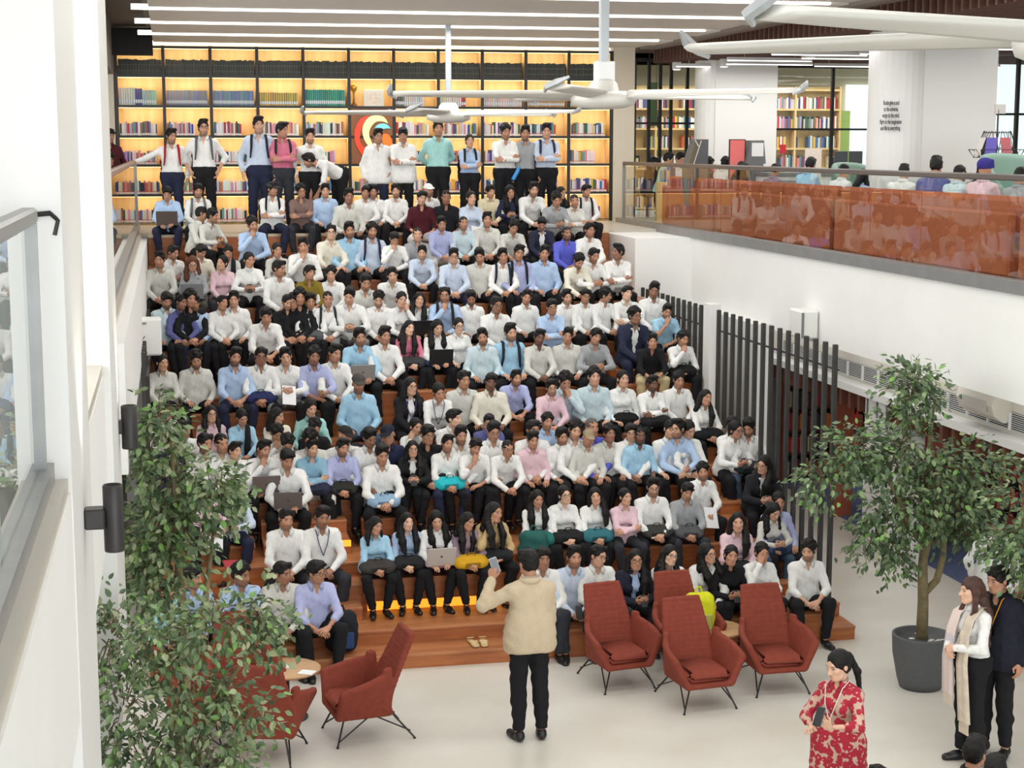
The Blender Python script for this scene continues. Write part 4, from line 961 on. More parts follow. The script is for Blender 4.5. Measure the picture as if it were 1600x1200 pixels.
# ------------------------------------------------------------------ the lounge side: columns, glazing, furniture
S('wall_column_lounge', MB().box(9.72,10.90,28.5,29.5,U,7.3).lathe([(0.36,U),(0.36,7.3)], 24, 9.83, 28.88), white2)
S('wall_column_lounge_near', MB().box(9.87,11.16,20.85,21.9,U,7.3).lathe([(0.41,U),(0.41,7.3)], 28, 9.87, 21.2), white2)
txt = bpy.data.curves.new('wall_quote', 'FONT'); txt.body = 'Books give a soul\nto the universe,\nwings to the mind,\nflight to the imagination\nand life to everything.'
txt.align_x = 'CENTER'; txt.size = 0.085; txt.space_line = 1.0; txt.extrude = 0.002; txt.materials.append(mat('black_lettering', (18,18,18), 0.6)); txt.offset = 0.0015
dg = bpy.context.evaluated_depsgraph_get(); _to = bpy.data.objects.new('tmp', txt); COL.objects.link(_to); dg.update(); _me = bpy.data.meshes.new_from_object(_to.evaluated_get(dg)); bpy.data.objects.remove(_to)
txt = _me; qo = obj('wall_quote', txt, None, (9.60, 20.83, 6.06), (PI/2, 0, -0.60), 'black five-line quotation lettered on the round white column', None, 'lettering'); qo.scale = (0.36, 1, 1)
def glazing(name, x0, x1, y, z0, z1, xs, zs, axis='x'):
    w = S(name, MB().box(x0, x1, y-0.03, y+0.03, z1-0.06, z1), black)
    for x in xs: MB().box(x-0.028, x+0.028, y-0.035, y+0.035, z0, z1).build('mullion', black, w)
    for z in zs: MB().box(x0, x1, y-0.022, y+0.022, z-0.02, z+0.02).build('transom', black, w)
    xx = [x0]+list(xs)+[x1]
    for a, b in zip(xx[:-1], xx[1:]):
        if b-a > 0.08: MB().box(a+0.03, b-0.03, y-0.004, y+0.004, z0, z1).build('pane', glass, w)
glazing('window_1', 8.56, 10.6, 31.0, U, 7.2, [8.68,8.92,9.21,9.44,9.66,9.99], [5.95])
glazing('window_2', 10.3, 13.72, 30.0, U, 7.05, [12.6], [5.83])
S('wall_lounge_back', MB().box(10.3,14.2,29.96,30.1,7.05,7.5).box(13.72,14.3,29.9,30.2,U,7.5), white2)
S('wall_room_behind', MB().box(8.2,19,35.6,35.8,U,7.5), mat('cream_wall', (236,222,190), 0.7))
S('ceiling_room_behind', MB().box(8.2,19,31.1,36,7.3,7.4), mat('ceiling_plank', (214,211,204), 0.6))
glazing('window_3', 13.9, 19, 26.0, U, 7.1, [14.3,15.8,17.3], [6.05])
S('window_4', MB().box(13.8,19,28.9,29.0,U,7.1), day); S('window_5', MB().box(-4.9,-1.2,37.0,37.1,U,6.4), day)
S('window_6', MB().box(15.25,18.9,35.5,35.55,U+0.3,6.9), day)
# shelves in the room behind the glass
for q, (x0, x1, yy) in enumerate(((9.3,11.6,34.6),(12.6,14.75,34.6))):
    b2 = thing('bookcase', ['pale oak bookcase behind the dark-framed glass beside the big bookshelf','pale oak bookcase behind the window between the two white columns'][q], 'bookcase', (x0, yy, U))
    Wd = x1-x0
    MB().box(0,Wd,0.3,0.33,0,2.7).build('back_panel', oak_back, b2)
    bs = Stuff()
    for k in range(7):
        MB().box(0,Wd,0,0.3,0.02+0.43*k,0.06+0.43*k).build('shelf_board', pale_oak, b2)
        if k < 6:
            x = 0.05
            while x < Wd-0.1:
                w = rb.uniform(0.025,0.05); c, nm = rb.choice(PAL); bs.box(x, x+w-0.002, 0.06, 0.25, 0.062+0.43*k, 0.062+0.43*k+rb.uniform(.2,.27), lin(c)); x += w
                if rb.random() < 0.04: x += 0.25
    for x in (0, Wd/2-0.02, Wd-0.04): MB().box(x,x+0.04,-0.005,0.3,0,2.7).build('upright', pale_oak, b2)
    bs.build('books', None, None, parent=b2)
MB().box(9.28,9.48,31.3,31.32,5.9,6.75).box(9.30,9.31,31.305,31.315,6.75,7.3).box(9.45,9.46,31.305,31.315,6.75,7.3).build('hanging_banner', mat('green_banner', (120,150,96), 0.7), label='green hanging banner behind the dark mullions', cat='banner')
MB().box(14.85,15.1,34.9,34.93,4.12,6.3).build('poster', mat('green_poster', (170,200,110), 0.7), label='pale green poster behind the window right of the bookcase', cat='poster')

# banquettes along the glass
sofa_m = mat('rust_upholstery', (166,86,50), 0.85, noise=0.06, nscale=20, bump=0.1, bscale=80)
def banquette(label, y0, y1, x=8.55):
    t = thing('banquette', label, 'sofa', (x, y0, U), 0, 'rust banquettes along the glass'); L = y1-y0; n = max(1, round(L/0.95)); w = L/n
    MB().box(0.05,0.72,0,L,0.02,0.30,bev=0.02).build('base', sofa_m, t)
    MB().box(0.0,0.10,0,L,0.02,0.70,bev=0.03).build('back_frame', sofa_m, t)
    sc_ = MB().box(0.16,0.72,0.006,w-0.006,0.30,0.45,bev=0.045).mesh('seat_cushion', sofa_m); bc = MB().box(0.08,0.26,0.006,w-0.006,0.40,0.86,bev=0.05).mesh('back_cushion', sofa_m)
    for i in range(n): obj('seat_cushion', sc_, t, (0,i*w,0)); obj('back_cushion', bc, t, (0,i*w,0))
banquette('rust orange banquette behind the glass nearest the big bookshelf', 25.2, 27.9); banquette('rust orange banquette behind the middle of the lounge railing', 20.4, 25.0)
banquette('rust orange banquette under the wavy-haired sitters, nearer part of the lounge railing', 15.6, 20.2); banquette('rust orange banquette behind the glass below the purple turban', 10.6, 15.4)
lc = thing('low_bookcase', 'low oak bookcase with a row of books behind the glass beside the bookshelf', 'bookcase', (8.6, 28.1, U))
MB().box(0,2.4,0.0,0.35,0,0.75,bev=0.01).build('body', pale_oak, lc)
bs = Stuff(); x = 0.03
while x < 2.3:
    w = rb.uniform(0.025,0.05); c, nm = rb.choice(PAL); bs.box(x, x+w-0.002, 0.03, 0.2, 0.75, 0.75+rb.uniform(.2,.27), lin(c)); x += w
bs.build('books', None, None, parent=lc)
# kiosks and counter
kx = thing('touch_kiosk', 'dark slanted touch kiosk with white stripe in front of the far white column', 'kiosk', (8.52, 26.3, U))
MB().prism([(-0.02,1.05),(0.13,1.50),(0.34,1.50),(0.34,0.0),(0.06,0.0)], 0, 0.32).build('body', mat('kiosk_grey', (92,94,96), 0.5), kx)
MB().prism([(-0.02,1.06),(0.125,1.49),(0.20,1.49),(0.06,1.06)], -0.012, 0.0).build('screen', mat('kiosk_screen', (106,96,78), 0.2), kx); MB().tube([(0.08,-0.02,1.08),(0.21,-0.02,1.48)], 0.008, 6).tube([(0.10,-0.02,1.49),(0.165,-0.02,1.38)], 0.008, 6).build('stripe', white2, kx)
pk2 = thing('poster_stand', 'red and pink poster stand with two pale roundels before the white column', 'poster', (9.02, 25.7, U))
MB().box(0,0.28,0,0.04,0.80,1.50,bev=0.005).build('frame', black, pk2); MB().box(0.012,0.26,-0.012,-0.003,0.82,1.485).build('sheet', mat('poster_red', (236,98,98), 0.5, nscale=0.8, rgb2=(226,134,130)), pk2)
MB().lathe([(0.035,-0.012),(0.035,0.0)], 16).build('roundel', mat('roundel', (214,196,170), 0.6), pk2, loc=(0.09,-0.01,1.20)).rotation_euler = (PI/2,0,0)
MB().lathe([(0.035,-0.012),(0.035,0.0)], 16).build('roundel', mat('roundel', (214,196,170), 0.6), pk2, loc=(0.19,-0.01,1.20)).rotation_euler = (PI/2,0,0)
MB().box(0.04,0.24,0.04,0.3,0,0.82).build('stand', black, pk2)
bx2 = thing('leaflet_box', 'grey leaflet box with white notice beside the red poster', 'box', (9.30, 25.6, U))
MB().prism([(-0.02,1.10),(0.05,1.48),(0.28,1.48),(0.32,1.10)], 0, 0.3).build('body', mat('box_grey', (108,110,112), 0.5), bx2); MB().box(0.07,0.27,-0.012,0,1.22,1.44).build('notice', mat('notice_white', (236,236,236), 0.6), bx2); MB().box(0.02,0.28,0,0.3,0,1.10).build('stand', mat('box_grey', (108,110,112), 0.5), bx2)
ct = thing('reception_counter', 'white counter with steel top behind the lounge sitters', 'counter', (9.30, 24.6, U))
MB().box(0,1.1,0,0.6,0,0.92,bev=0.01).build('body', white2, ct); MB().box(-0.03,1.13,-0.03,0.63,0.92,0.97).build('worktop', steel, ct); MB().box(0.02,0.6,-0.012,0.0,0.1,0.85).build('front_panel', mat('counter_grey', (150,150,146), 0.5), ct)
rs_ = thing('red_sign', 'small red sign on a stick standing on the counter', 'sign', (9.60, 24.8, U+0.97))
MB().tube([(0,0,0),(0,0,0.30)], 0.006, 6).build('stick', steel, rs_); MB().box(-0.05,0.05,-0.006,0.006,0.30,0.44).build('board', mat('red_board', (196,36,48), 0.5), rs_)
st2 = thing('paper_banner', 'cream banner stand with small printed lines behind the lounge', 'banner', (9.66, 24.0, U))
MB().box(0,0.27,0,0.02,0.15,1.35).build('sheet', mat('banner_cream', (226,212,200), 0.7, noise=0.12, nscale=26, stretch=(1,1,5)), st2); MB().box(-0.02,0.38,-0.08,0.1,0,0.15,bev=0.02).build('foot', steel, st2)
teal = mat('sage_upholstery', (122,150,136), 0.7)
def tub(label, x, y, rz, s=1.0):
    t = thing('tub_chair', label, 'chair', (x, y, U), rz, None); t.scale = (s,s,s)
    F = Field(np.arange(-0.55,0.56,0.03), np.arange(-0.5,0.56,0.03), np.arange(0.1,1.35,0.03))
    for a in np.linspace(-100,100,21): F.cap((0.42*math.sin(math.radians(a)),0.38*math.cos(math.radians(a)),0.25), (0.45*math.sin(math.radians(a)),0.42*math.cos(math.radians(a)),1.15-0.35*(abs(a)/100)**3), 0.06, 0.06, 0.03)
    V, Q = F.mesh(); obj('backrest', mesh_np('backrest', V, Q, None, [teal]), t)
    MB().box(-0.36,0.36,-0.4,0.34,0.25,0.45,bev=0.06).build('seat', teal, t); MB().tube([(0,0,0.02),(0,0,0.25)], 0.05, 10).lathe([(0.3,0),(0.3,0.02)], 16).build('base', black, t)
tub('high-backed sage green tub chair behind the sitters between the columns', 10.22, 23.1, 0.4, 0.95); tub('sage green tub chair beside the magazine rack behind the turban', 10.25, 18.4, 0.3, 1.08)
ds = thing('desk', 'desk with two dark monitors behind the window near the sage chair', 'desk', (11.55, 27.3, U))
MB().box(0,1.7,0,0.6,0.70,0.74).build('desk_top', mat('desk_brown', (110,56,50), 0.5), ds); MB().box(0,0.05,0,0.6,0,0.70).box(1.65,1.7,0,0.6,0,0.70).build('leg', mat('desk_brown', (110,56,50), 0.5), ds)
for q in (0,1):
    mo = thing('monitor', ['left one of two dark monitors on the desk behind the window','right one of two dark monitors on the desk behind the window'][q], 'monitor', (11.62+0.28*q, 27.5, U+0.74))
    MB().box(0,0.26,0,0.03,0.14,0.56,bev=0.008).build('screen', mat('monitor_dark', (62,66,68), 0.4), mo); MB().box(0.06,0.2,-0.05,0.12,0,0.015).box(0.11,0.15,0.02,0.05,0.01,0.2).build('stand', black, mo)
# wire magazine rack
mr_ = thing('magazine_rack', 'black wire magazine rack with purple and green covers beside the white column', 'rack', (10.52, 19.6, U))
MB().tube([(0,0,0),(0,0,1.85)], 0.012, 8).lathe([(0.25,0),(0.25,0.02)], 16).build('pole', black, mr_)
MB().box(-0.05,0.10,-0.01,0.01,1.80,1.92).build('sign_plate', mat('plate_grey', (176,172,168), 0.5), mr_)
rkrng = random.Random(3)
mcol = [(84,70,170),(60,150,70),(34,34,36),(196,110,50),(210,206,200),(90,80,160),(150,60,70),(44,60,80)]
for lv, (zc, rad) in enumerate(((1.36,0.27),(1.02,0.27),(0.66,0.27))):
    for k in range(8):
        a = 2*PI*k/8+0.2*lv; cx, cy = rad*math.cos(a), rad*math.sin(a); tx, ty = -math.sin(a), math.cos(a)
        m = MB()
        for u0 in (-0.10, 0.10):
            m.tube([(cx*0.5+tx*u0, cy*0.5+ty*u0, zc+0.22), (cx+tx*u0, cy+ty*u0, zc-0.12), (cx*1.25+tx*u0, cy*1.25+ty*u0, zc-0.02)], 0.005, 4)
        for zz, f in ((zc+0.2,0.52),(zc,0.78),(zc-0.12,1.0),(zc-0.02,1.25)): m.tube([(cx*f+tx*-0.1, cy*f+ty*-0.1, zz), (cx*f+tx*0.1, cy*f+ty*0.1, zz)], 0.005, 4)
        m.build('wire_pocket', black, mr_)
        if k in (3,4,5,6,2):
            g = mcol[(k+3*lv) % 8]; f0, f1 = 0.74, 1.02
            q = [(cx*f1+tx*-0.068, cy*f1+ty*-0.068, zc-0.09), (cx*f1+tx*0.068, cy*f1+ty*0.085, zc-0.09), (cx*f0+tx*0.068, cy*f0+ty*0.085, zc+0.13), (cx*f0+tx*-0.068, cy*f0+ty*-0.068, zc+0.13)]
            q2 = [(p[0]*1.04, p[1]*1.04, p[2]+0.004) for p in q]
            MB().add(q+q2, [(0,3,2,1),(4,5,6,7),(0,1,5,4),(1,2,6,5),(2,3,7,6),(3,0,4,7)]).build('magazine', mat('mag_%d_%d' % (g[0],g[1]), g, 0.35), mr_)

# ------------------------------------------------------------------ lower library on the right
def libcase(label, x, y, n, zt=2.05, face='y'):
    t = thing('library_bookcase', label, 'bookcase', (x, y, 0.012))
    W_ = 0.9*n
    MB().box(0,W_,0.30,0.33,0,zt).build('back_panel', mat('mahogany', (86,44,36), 0.5), t)
    bs = Stuff()
    for k in range(6):
        MB().box(0,W_,0,0.3,0.08+0.38*k,0.11+0.38*k).build('shelf_board', mat('mahogany', (86,44,36), 0.5), t)
        x_ = 0.03
        while x_ < W_-0.06 and k < 5:
            w = rb.uniform(0.025,0.06); c = rb.choice([(190,40,40),(150,30,34),(40,44,70),(34,34,36),(200,180,120),(60,60,64),(120,70,40),(214,120,40)]); bs.box(x_, x_+w-0.003, 0.05, 0.25, 0.112+0.38*k, 0.112+0.38*k+rb.uniform(.2,.29), lin(c)); x_ += w
            if rb.random() < 0.05: x_ += 0.2
    for k in range(n+1): MB().box(0.9*k-0.03,0.9*k+0.03,-0.02,0.32,0,zt+0.03).build('side_panel', terr, t)
    bs.build('books', None, None, parent=t)
libcase('mahogany bookcase with red books seen through the slatted screen', 9.8, 24.9, 4); libcase('mahogany bookcase with terracotta sides behind the middle of the screen', 10.4, 22.6, 3)
libcase('mahogany bookcase with red spines just behind the far end of the near screen', 8.25, 24.2, 1); libcase('mahogany bookcase beside the white pillar behind the right tree', 10.3, 20.4, 2); libcase('mahogany bookcase behind the white shirted person by the tree', 9.95, 17.2, 3)
libcase('nearest mahogany bookcase at the edge behind the tree foliage', 9.9, 15.2, 3)
S('wall_column_library', MB().box(9.08,9.62,19.5,20.2,0,2.2), white2)
S('wall_library_panel', MB().box(9.62,9.90,22.4,22.5,0,2.18).box(9.75,9.85,20.9,21.4,0,2.18), terr)
S('wall_library_bright', MB().box(9.2,12,25.6,25.7,0,2.9), white2)

# ------------------------------------------------------------------ things on the walls
def wallbox(name, label, x0,x1,y0,y1,z0,z1, cat='loudspeaker'):
    t = thing(name, label, cat, ((x0+x1)/2, (y0+y1)/2, z0)); hx, hy = (x1-x0)/2, (y1-y0)/2
    MB().box(-hx,hx,-hy,hy,0,z1-z0,bev=0.02).build('cabinet', mat('speaker_white', (226,226,222), 0.5), t)
    return t, hx, hy, z1-z0
t, hx, hy, hz = wallbox('loudspeaker', 'white box loudspeaker on the left balcony front beside the mint shirt', -0.40,-0.14,19.75,20.05,3.03,3.47)
for z in (0.03, 0.38): MB().box(-hx+0.01,-hx+0.09,-hy-0.02,-hy,z,z+0.02).build('bracket', mat('bracket_grey', (120,120,120), 0.5), t)
MB().tube([(-hx+0.06,-hy-0.01,0.1),(-hx+0.02,-hy-0.02,0.17),(-hx+0.07,-hy-0.01,0.24)], 0.006, 5).build('cable', mat('bracket_grey', (120,120,120), 0.5), t)
t, hx, hy, hz = wallbox('loudspeaker', 'white box loudspeaker on the right balcony front above the slatted screen', 7.86,8.09,19.5,19.95,3.06,3.42)
MB().box(-hx-0.004,-hx+0.03,-hy-0.01,-hy,0.02,hz-0.02).build('side_bracket', mat('bracket_grey', (150,150,150), 0.5), t)
hs = thing('horn_speaker', 'beige half-round speaker on the bulkhead over the air grille', 'loudspeaker', (9.2, 16.95, 2.46))
MB().prism([(0.0,-0.02),(-0.10,-0.04),(-0.22,0.04),(-0.26,0.16),(-0.22,0.28),(0.0,0.32)], -0.42, 0.42).build('body', mat('beige_plastic', (206,200,188), 0.55), hs); MB().box(-0.262,-0.255,-0.3,0.3,0.08,0.2).build('mesh_front', mat('grille_beige', (188,184,176), 0.7), hs)
def sconce(label, x, y, z0, z1, r, xw):
    t = thing('wall_sconce', label, 'lamp', (x, y, z0)); sm = mat('sconce_dark', (58,56,55), 0.45, 0.4, noise=0.12, nscale=9)
    h = z1-z0
    MB().lathe([(r*0.98,0),(r,0.01),(r,h-0.006),(r*0.9,h),(r*0.9,h-0.05)], 24).build('tube', sm, t, True)
    MB().lathe([(r*0.85,h-0.03),(r*0.85,h-0.022)], 20).build('lens', mat('sconce_lens', (255,236,206), 0.5, emit=14), t)
    MB().box(xw-x, -r*0.8, -0.05, 0.05, h*0.36, h*0.66, bev=0.008).build('bracket', sm, t)
    l = bpy.data.lights.new('sconce_light', 'SPOT'); l.energy = 60; l.spot_size = 1.5; l.spot_blend = 0.8; l.color = (1,0.9,0.76); l.shadow_soft_size = 0.04
    o = bpy.data.objects.new('sconce_light', l); COL.objects.link(o); o.location = (x, y, z1+0.02); o.rotation_euler = (PI, 0.12, 0)
sconce('far dark cylinder uplight sconce on the white column', -0.325, 11.75, 3.37, 3.68, 0.057, -0.44)
sconce('near dark cylinder uplight sconce above the tree on the left', -0.302, 7.75, 3.605, 3.925, 0.047, -0.435)
hk = thing('rail_end_bracket', 'dark bent handrail end cap on the near white column', 'bracket', (-0.50, 6.925, 5.20))
MB().tube([(-0.10,0,0.02),(0.02,0.02,0.03),(0.05,0.03,0.0),(0.035,0.03,-0.06)], 0.012, 6).build('hook', black, hk)

# ------------------------------------------------------------------ ceiling fans
fan_m = mat('fan_white', (214,212,204), 0.4); fan_g = mat('fan_grey', (172,176,178), 0.4, 0.3)
def fan(label, x, y, z, a0, R=2.1, box=True, rod_w=0.05):
    t = thing('ceiling_fan', label, 'ceiling fan', (x, y, z))
    MB().box(-rod_w,rod_w,-rod_w,rod_w,0.25,7.3-z,bev=0.01).build('rod', mat('rod_grey', (176,182,186), 0.45, 0.2), t)
    if box: MB().box(-0.09,0.10,-0.08,0.08,0.10,0.34,bev=0.01).build('control_box', mat('control_white', (226,228,228), 0.5), t)
    MB().lathe([(0.10,0.16),(0.14,0.12),(0.16,0.04),(0.30,0.02),(0.34,-0.03),(0.32,-0.09),(0.22,-0.13),(0.10,-0.14)], 28).build('hub', fan_m, t, True)
    for k in range(5):
        a = math.radians(a0+72*k); b = MB(); N = 12; prof = [(-0.11,0.0),(-0.07,0.026),(0.0,0.040),(0.07,0.030),(0.12,0.0),(0.07,-0.012),(0.0,-0.010),(-0.07,-0.006)]
        v = []; f = []
        for i in range(N+1):
            r = 0.28+(R-0.28)*i/N; tw = math.radians(20-13*i/N)
            for py, pz in prof: v.append((r, py*math.cos(tw)-pz*math.sin(tw), py*math.sin(tw)+pz*math.cos(tw)))
        n = len(prof)
        for i in range(N):
            for j in range(n): f.append((i*n+j, (i+1)*n+j, (i+1)*n+(j+1) % n, i*n+(j+1) % n))
        f.append(tuple(range(n))); f.append(tuple(N*n+j for j in range(n))[::-1])
        o = b.add(v, f).build('blade', fan_m, t, True); o.rotation_euler = (0,0,a)
        w = MB().tube([(R-0.03,-0.13,-0.03),(R+0.03,-0.10,0.01),(R+0.04,0.0,0.05),(R+0.02,0.11,0.10)], [0.012,0.03,0.034,0.012], 6).build('wingtip', fan_g, o)
fan('large white ceiling fan on the thick grey rod, middle of the three', 4.39, 16.4, 6.02, 172, 2.15, True, 0.046)
fan('far white ceiling fan in front of the bookshelf, on a thin grey rod', 4.15, 24.5, 5.99, 176, 2.15, False, 0.04)
fan('nearest white ceiling fan with big blades over the lounge railing', 4.3, 7.2, 6.02, 133, 2.12, True, 0.075)

# ------------------------------------------------------------------ lounge chairs, tables, trees
rust = mat('rust_velvet', (132,62,48), 0.85, noise=0.07, nscale=16, bump=0.06, bscale=90, spec=0.25)
def chair_shell():
    st = 0.02; F = Field(np.arange(-0.46,0.461,st), np.arange(-0.46,0.52,st), np.arange(0.22,1.12,st))
    # back: tapered padded sheet leaning backwards (+Y)
    for t in np.linspace(0,1,14):
        z = 0.36+0.68*t; y = 0.20+0.25*t**1.1; w = 0.300-0.098*t
        F.cap((-w,y-0.06*(1-t),z), (-w*0.4,y,z), 0.036, None, 0.02); F.cap((-w*0.4,y,z), (w*0.4,y,z), 0.036, None, 0.02); F.cap((w*0.4,y,z), (w,y-0.06*(1-t),z), 0.036, None, 0.02)
    # flaring arms
    for s in (-1,1):
        for t in np.linspace(0,1,15):
            y = 0.18-0.50*t; top = 0.70-0.13*t if t > 0.12 else 0.74; x = s*(0.295+0.10*math.sin(min(1,t*1.6)*1.5)); xb = s*(0.27-0.02*t)
            F.cap((xb,y,0.30), (x,y,top), 0.034, 0.036, 0.025)
        F.cap((s*0.39,-0.31,0.56), (s*0.27,-0.34,0.31), 0.036, 0.034, 0.02)
    # shallow tub under the seat
    for y in np.linspace(-0.33,0.20,9): F.cap((-0.25,y,0.29), (0.25,y,0.29), 0.036, None, 0.03)
    V, Q = F.mesh(); return mesh_np('shell', V, Q, None, [rust])
CH_SHELL = chair_shell()
CH_SEAT = MB().box(-0.25,0.25,-0.36,0.20,0.325,0.445,bev=0.05).mesh('seat_cushion', mat('rust_velvet_seat', (136,64,50), 0.85, noise=0.07, nscale=16, spec=0.25), True)
LEGM = [MB().tube([(s*0.20,-0.26,0.27),(s*0.31,-0.36,0.012)], 0.010, 6).tube([(s*0.20,0.02,0.27),(s*0.295,-0.335,0.06)], 0.008, 6).lathe([(0.015,0),(0.015,0.012)], 8, s*0.31, -0.36).mesh('leg', black) for s in (-1,1)]+[MB().tube([(s*0.20,0.20,0.30),(s*0.30,0.44,0.012)], 0.010, 6).tube([(s*0.20,0.02,0.27),(s*0.285,0.40,0.085)], 0.008, 6).lathe([(0.015,0),(0.015,0.012)], 8, s*0.30, 0.44).mesh('leg', black) for s in (-1,1)]
def chair(label, x, y, rz, s=1.0):
    t = thing('lounge_chair', label, 'chair', (x, y, 0), rz, 'rust lounge chairs'); t.scale = (s,s,s)
    obj('shell', CH_SHELL, t); obj('seat_cushion', CH_SEAT, t)
    for m in LEGM: obj('leg', m, t)
    MB().tube([(-0.20,-0.26,0.27),(-0.20,0.20,0.29)], 0.009, 6).tube([(0.20,-0.26,0.27),(0.20,0.20,0.29)], 0.009, 6).tube([(-0.2,0.2,0.29),(0.2,0.2,0.29)], 0.009, 6).build('frame', black, t)
chair('rust lounge chair facing forward just right of the beige jacket presenter', 4.40, 15.72, 0.16, 0.90)
chair('rust lounge chair with the yellow bag behind it, nearest of the right cluster', 5.02, 14.98, 0.12, 0.91)
chair('rust lounge chair at the right end of the front cluster', 5.93, 15.28, 0.0, 0.91)
chair('rust lounge chair at the back of the cluster, before the navy blazer woman', 5.24, 16.10, 0.05, 0.88)
chair('rust lounge chair seen in profile, turned to the left, before the wooden steps', 1.66, 14.75, -1.42, 0.93)
chair('rust lounge chair seen from behind beside the small round table and tree', 0.74, 14.35, PI-0.25, 0.93)
chair('rust lounge chair behind the round table, half hidden by the leaves', 0.56, 15.50, 0.12, 0.88)
chair('rust lounge chair deep in the leaves left of the round table', 0.10, 14.9, 1.3, 0.88)
chair('rust lounge chair back alone at the bottom edge below the presenter', 2.21, 11.40, PI-0.05, 0.97)
chair('rust lounge chair back at the bottom edge beside two dark heads', 5.55, 10.48, PI-0.06, 0.95)
tabw = mat('table_oak', (196,156,108), 0.4, nscale=4, rgb2=(180,138,92), stretch=(0.5,3,3))
def table(label, x, y, z=0.50, r=0.33):
    t = thing('side_table', label, 'table', (x, y, 0), 0, 'round side tables')
    MB().lathe([(r-0.015,z-0.025),(r,z-0.018),(r,z-0.004),(r-0.008,z)], 32).build('table_top', tabw, t, True)
    MB().tube([(0,0,0.02),(0,0,z-0.02)], 0.025, 10).build('pedestal', black, t); MB().lathe([(0.20,0),(0.20,0.012),(0.03,0.025)], 24).build('base', black, t)
    return z
z = table('small round oak side table with papers among the left chairs', 0.98, 15.35)
table('small round oak side table hidden among the right cluster of chairs', 5.52, 15.92, 0.45)
for k, (x, y, r) in enumerate(((0.84,15.40,0.3),(1.16,15.16,-0.5))):
    o = MB().box(-0.15,0.15,-0.105,0.105,0,0.006).build('paper_sheets', mat('paper', (238,238,240), 0.7), None, loc=(x, y, z+0.001), label=['white stack of papers lying on the left round table','small white sheet on the edge of the left round table'][k], cat='paper'); o.rotation_euler = (0,0,r)
    if k: o.scale = (0.5,0.6,1)

# trees: bark, twigs and folded leaves
bark = mat('bark', (124,112,80), 0.85, noise=0.2, nscale=14, bump=0.3, bscale=40); twig_m = mat('twig', (104,84,62), 0.85)
LEAFM = [mat('leaf_%d' % i, c, 0.45, noise=0.12, nscale=3) for i, c in enumerate(((92,114,76),(116,138,94),(72,94,64),(150,160,120),(118,160,84)))]
LV = [(0,0,0),(0.30,0.26,0.03),(0.62,0.24,0.0),(1,0,-0.10),(0.62,-0.24,0.0),(0.30,-0.26,0.03),(0.32,0,-0.05),(0.66,0,-0.07)]
LF = [(0,6,1),(1,6,7,2),(2,7,3),(0,5,6),(5,4,7,6),(4,3,7)]
LEAF_ME = [MB().add(LV, LF).mesh('leaf', m) for m in LEAFM]
def foliage(tree, clusters, n, size, rng, nobj, mats_w=(4,4,2,2,1)):
    V0 = np.array(LV); vs = []; fs = []; mi = []; off = 0; leaves = []
    tot = sum(c[3] for c in clusters); tw = MB()
    for cx, cy, cz, wgt, rx, ry, rz_ in clusters:
        m = int(n*wgt/tot); nt = max(3, m//9); sprays = []
        for q in range(nt):
            d = np.array([rng.gauss(0,1) for _ in range(3)]); d /= np.linalg.norm(d); rr = rng.random()**0.45
            p = np.array([cx,cy,cz])+d*rr*np.array([rx,ry,rz_]); out = d*0.7+np.array([0,0,-0.55]); out /= np.linalg.norm(out)
            p0 = np.array([cx,cy,cz])+d*rr*np.array([rx,ry,rz_])*0.35
            if q % 2 == 0: tw.tube([p0, (p0+p)/2+np.array([0,0,0.04]), p, p+out*0.15], [0.006,0.004,0.003,0.0015], 3, cap=False)
            for k in range(9):
                b = p+out*(rng.random()*0.24-0.05)+np.array([rng.gauss(0,0.035) for _ in range(3)])
                a = out+np.array([rng.gauss(0,0.55) for _ in range(3)]); a /= np.linalg.norm(a)
                nrm = np.array([rng.gauss(0,0.6), rng.gauss(0,0.6)-0.3, 1.0]); s_ = np.cross(nrm, a); s_ /= np.linalg.norm(s_); u = np.cross(a, s_)
                leaves.append((b, a, s_, u, size*rng.uniform(0.7,1.25), rng.choices(range(5), mats_w)[0]))
    leaves.sort(key=lambda l: l[0][1])
    step_ = max(1, int(len(leaves)*0.55)//nobj); k = 0
    for i, (b, a, s_, u, sz, m) in enumerate(leaves):
        if i % step_ == 0 and k < nobj:
            o = obj('leaf', LEAF_ME[m], tree); o.matrix_local = Matrix(((a[0]*sz,s_[0]*sz,u[0]*sz,b[0]),(a[1]*sz,s_[1]*sz,u[1]*sz,b[1]),(a[2]*sz,s_[2]*sz,u[2]*sz,b[2]),(0,0,0,1))); k += 1; continue
        P = b+sz*(V0[:,0:1]*a+V0[:,1:2]*s_+V0[:,2:3]*u); vs.append(P); fs += [[j+off for j in q] for q in LF]; mi += [m]*len(LF); off += len(LV)
    me = bpy.data.meshes.new('foliage'); me.from_pydata(np.concatenate(vs).tolist(), [], fs); me.polygons.foreach_set('material_index', mi)
    for m in LEAFM: me.materials.append(m)
    obj('foliage', me, tree, kind='stuff'); tw.build('twigs', twig_m, tree, kind='stuff')
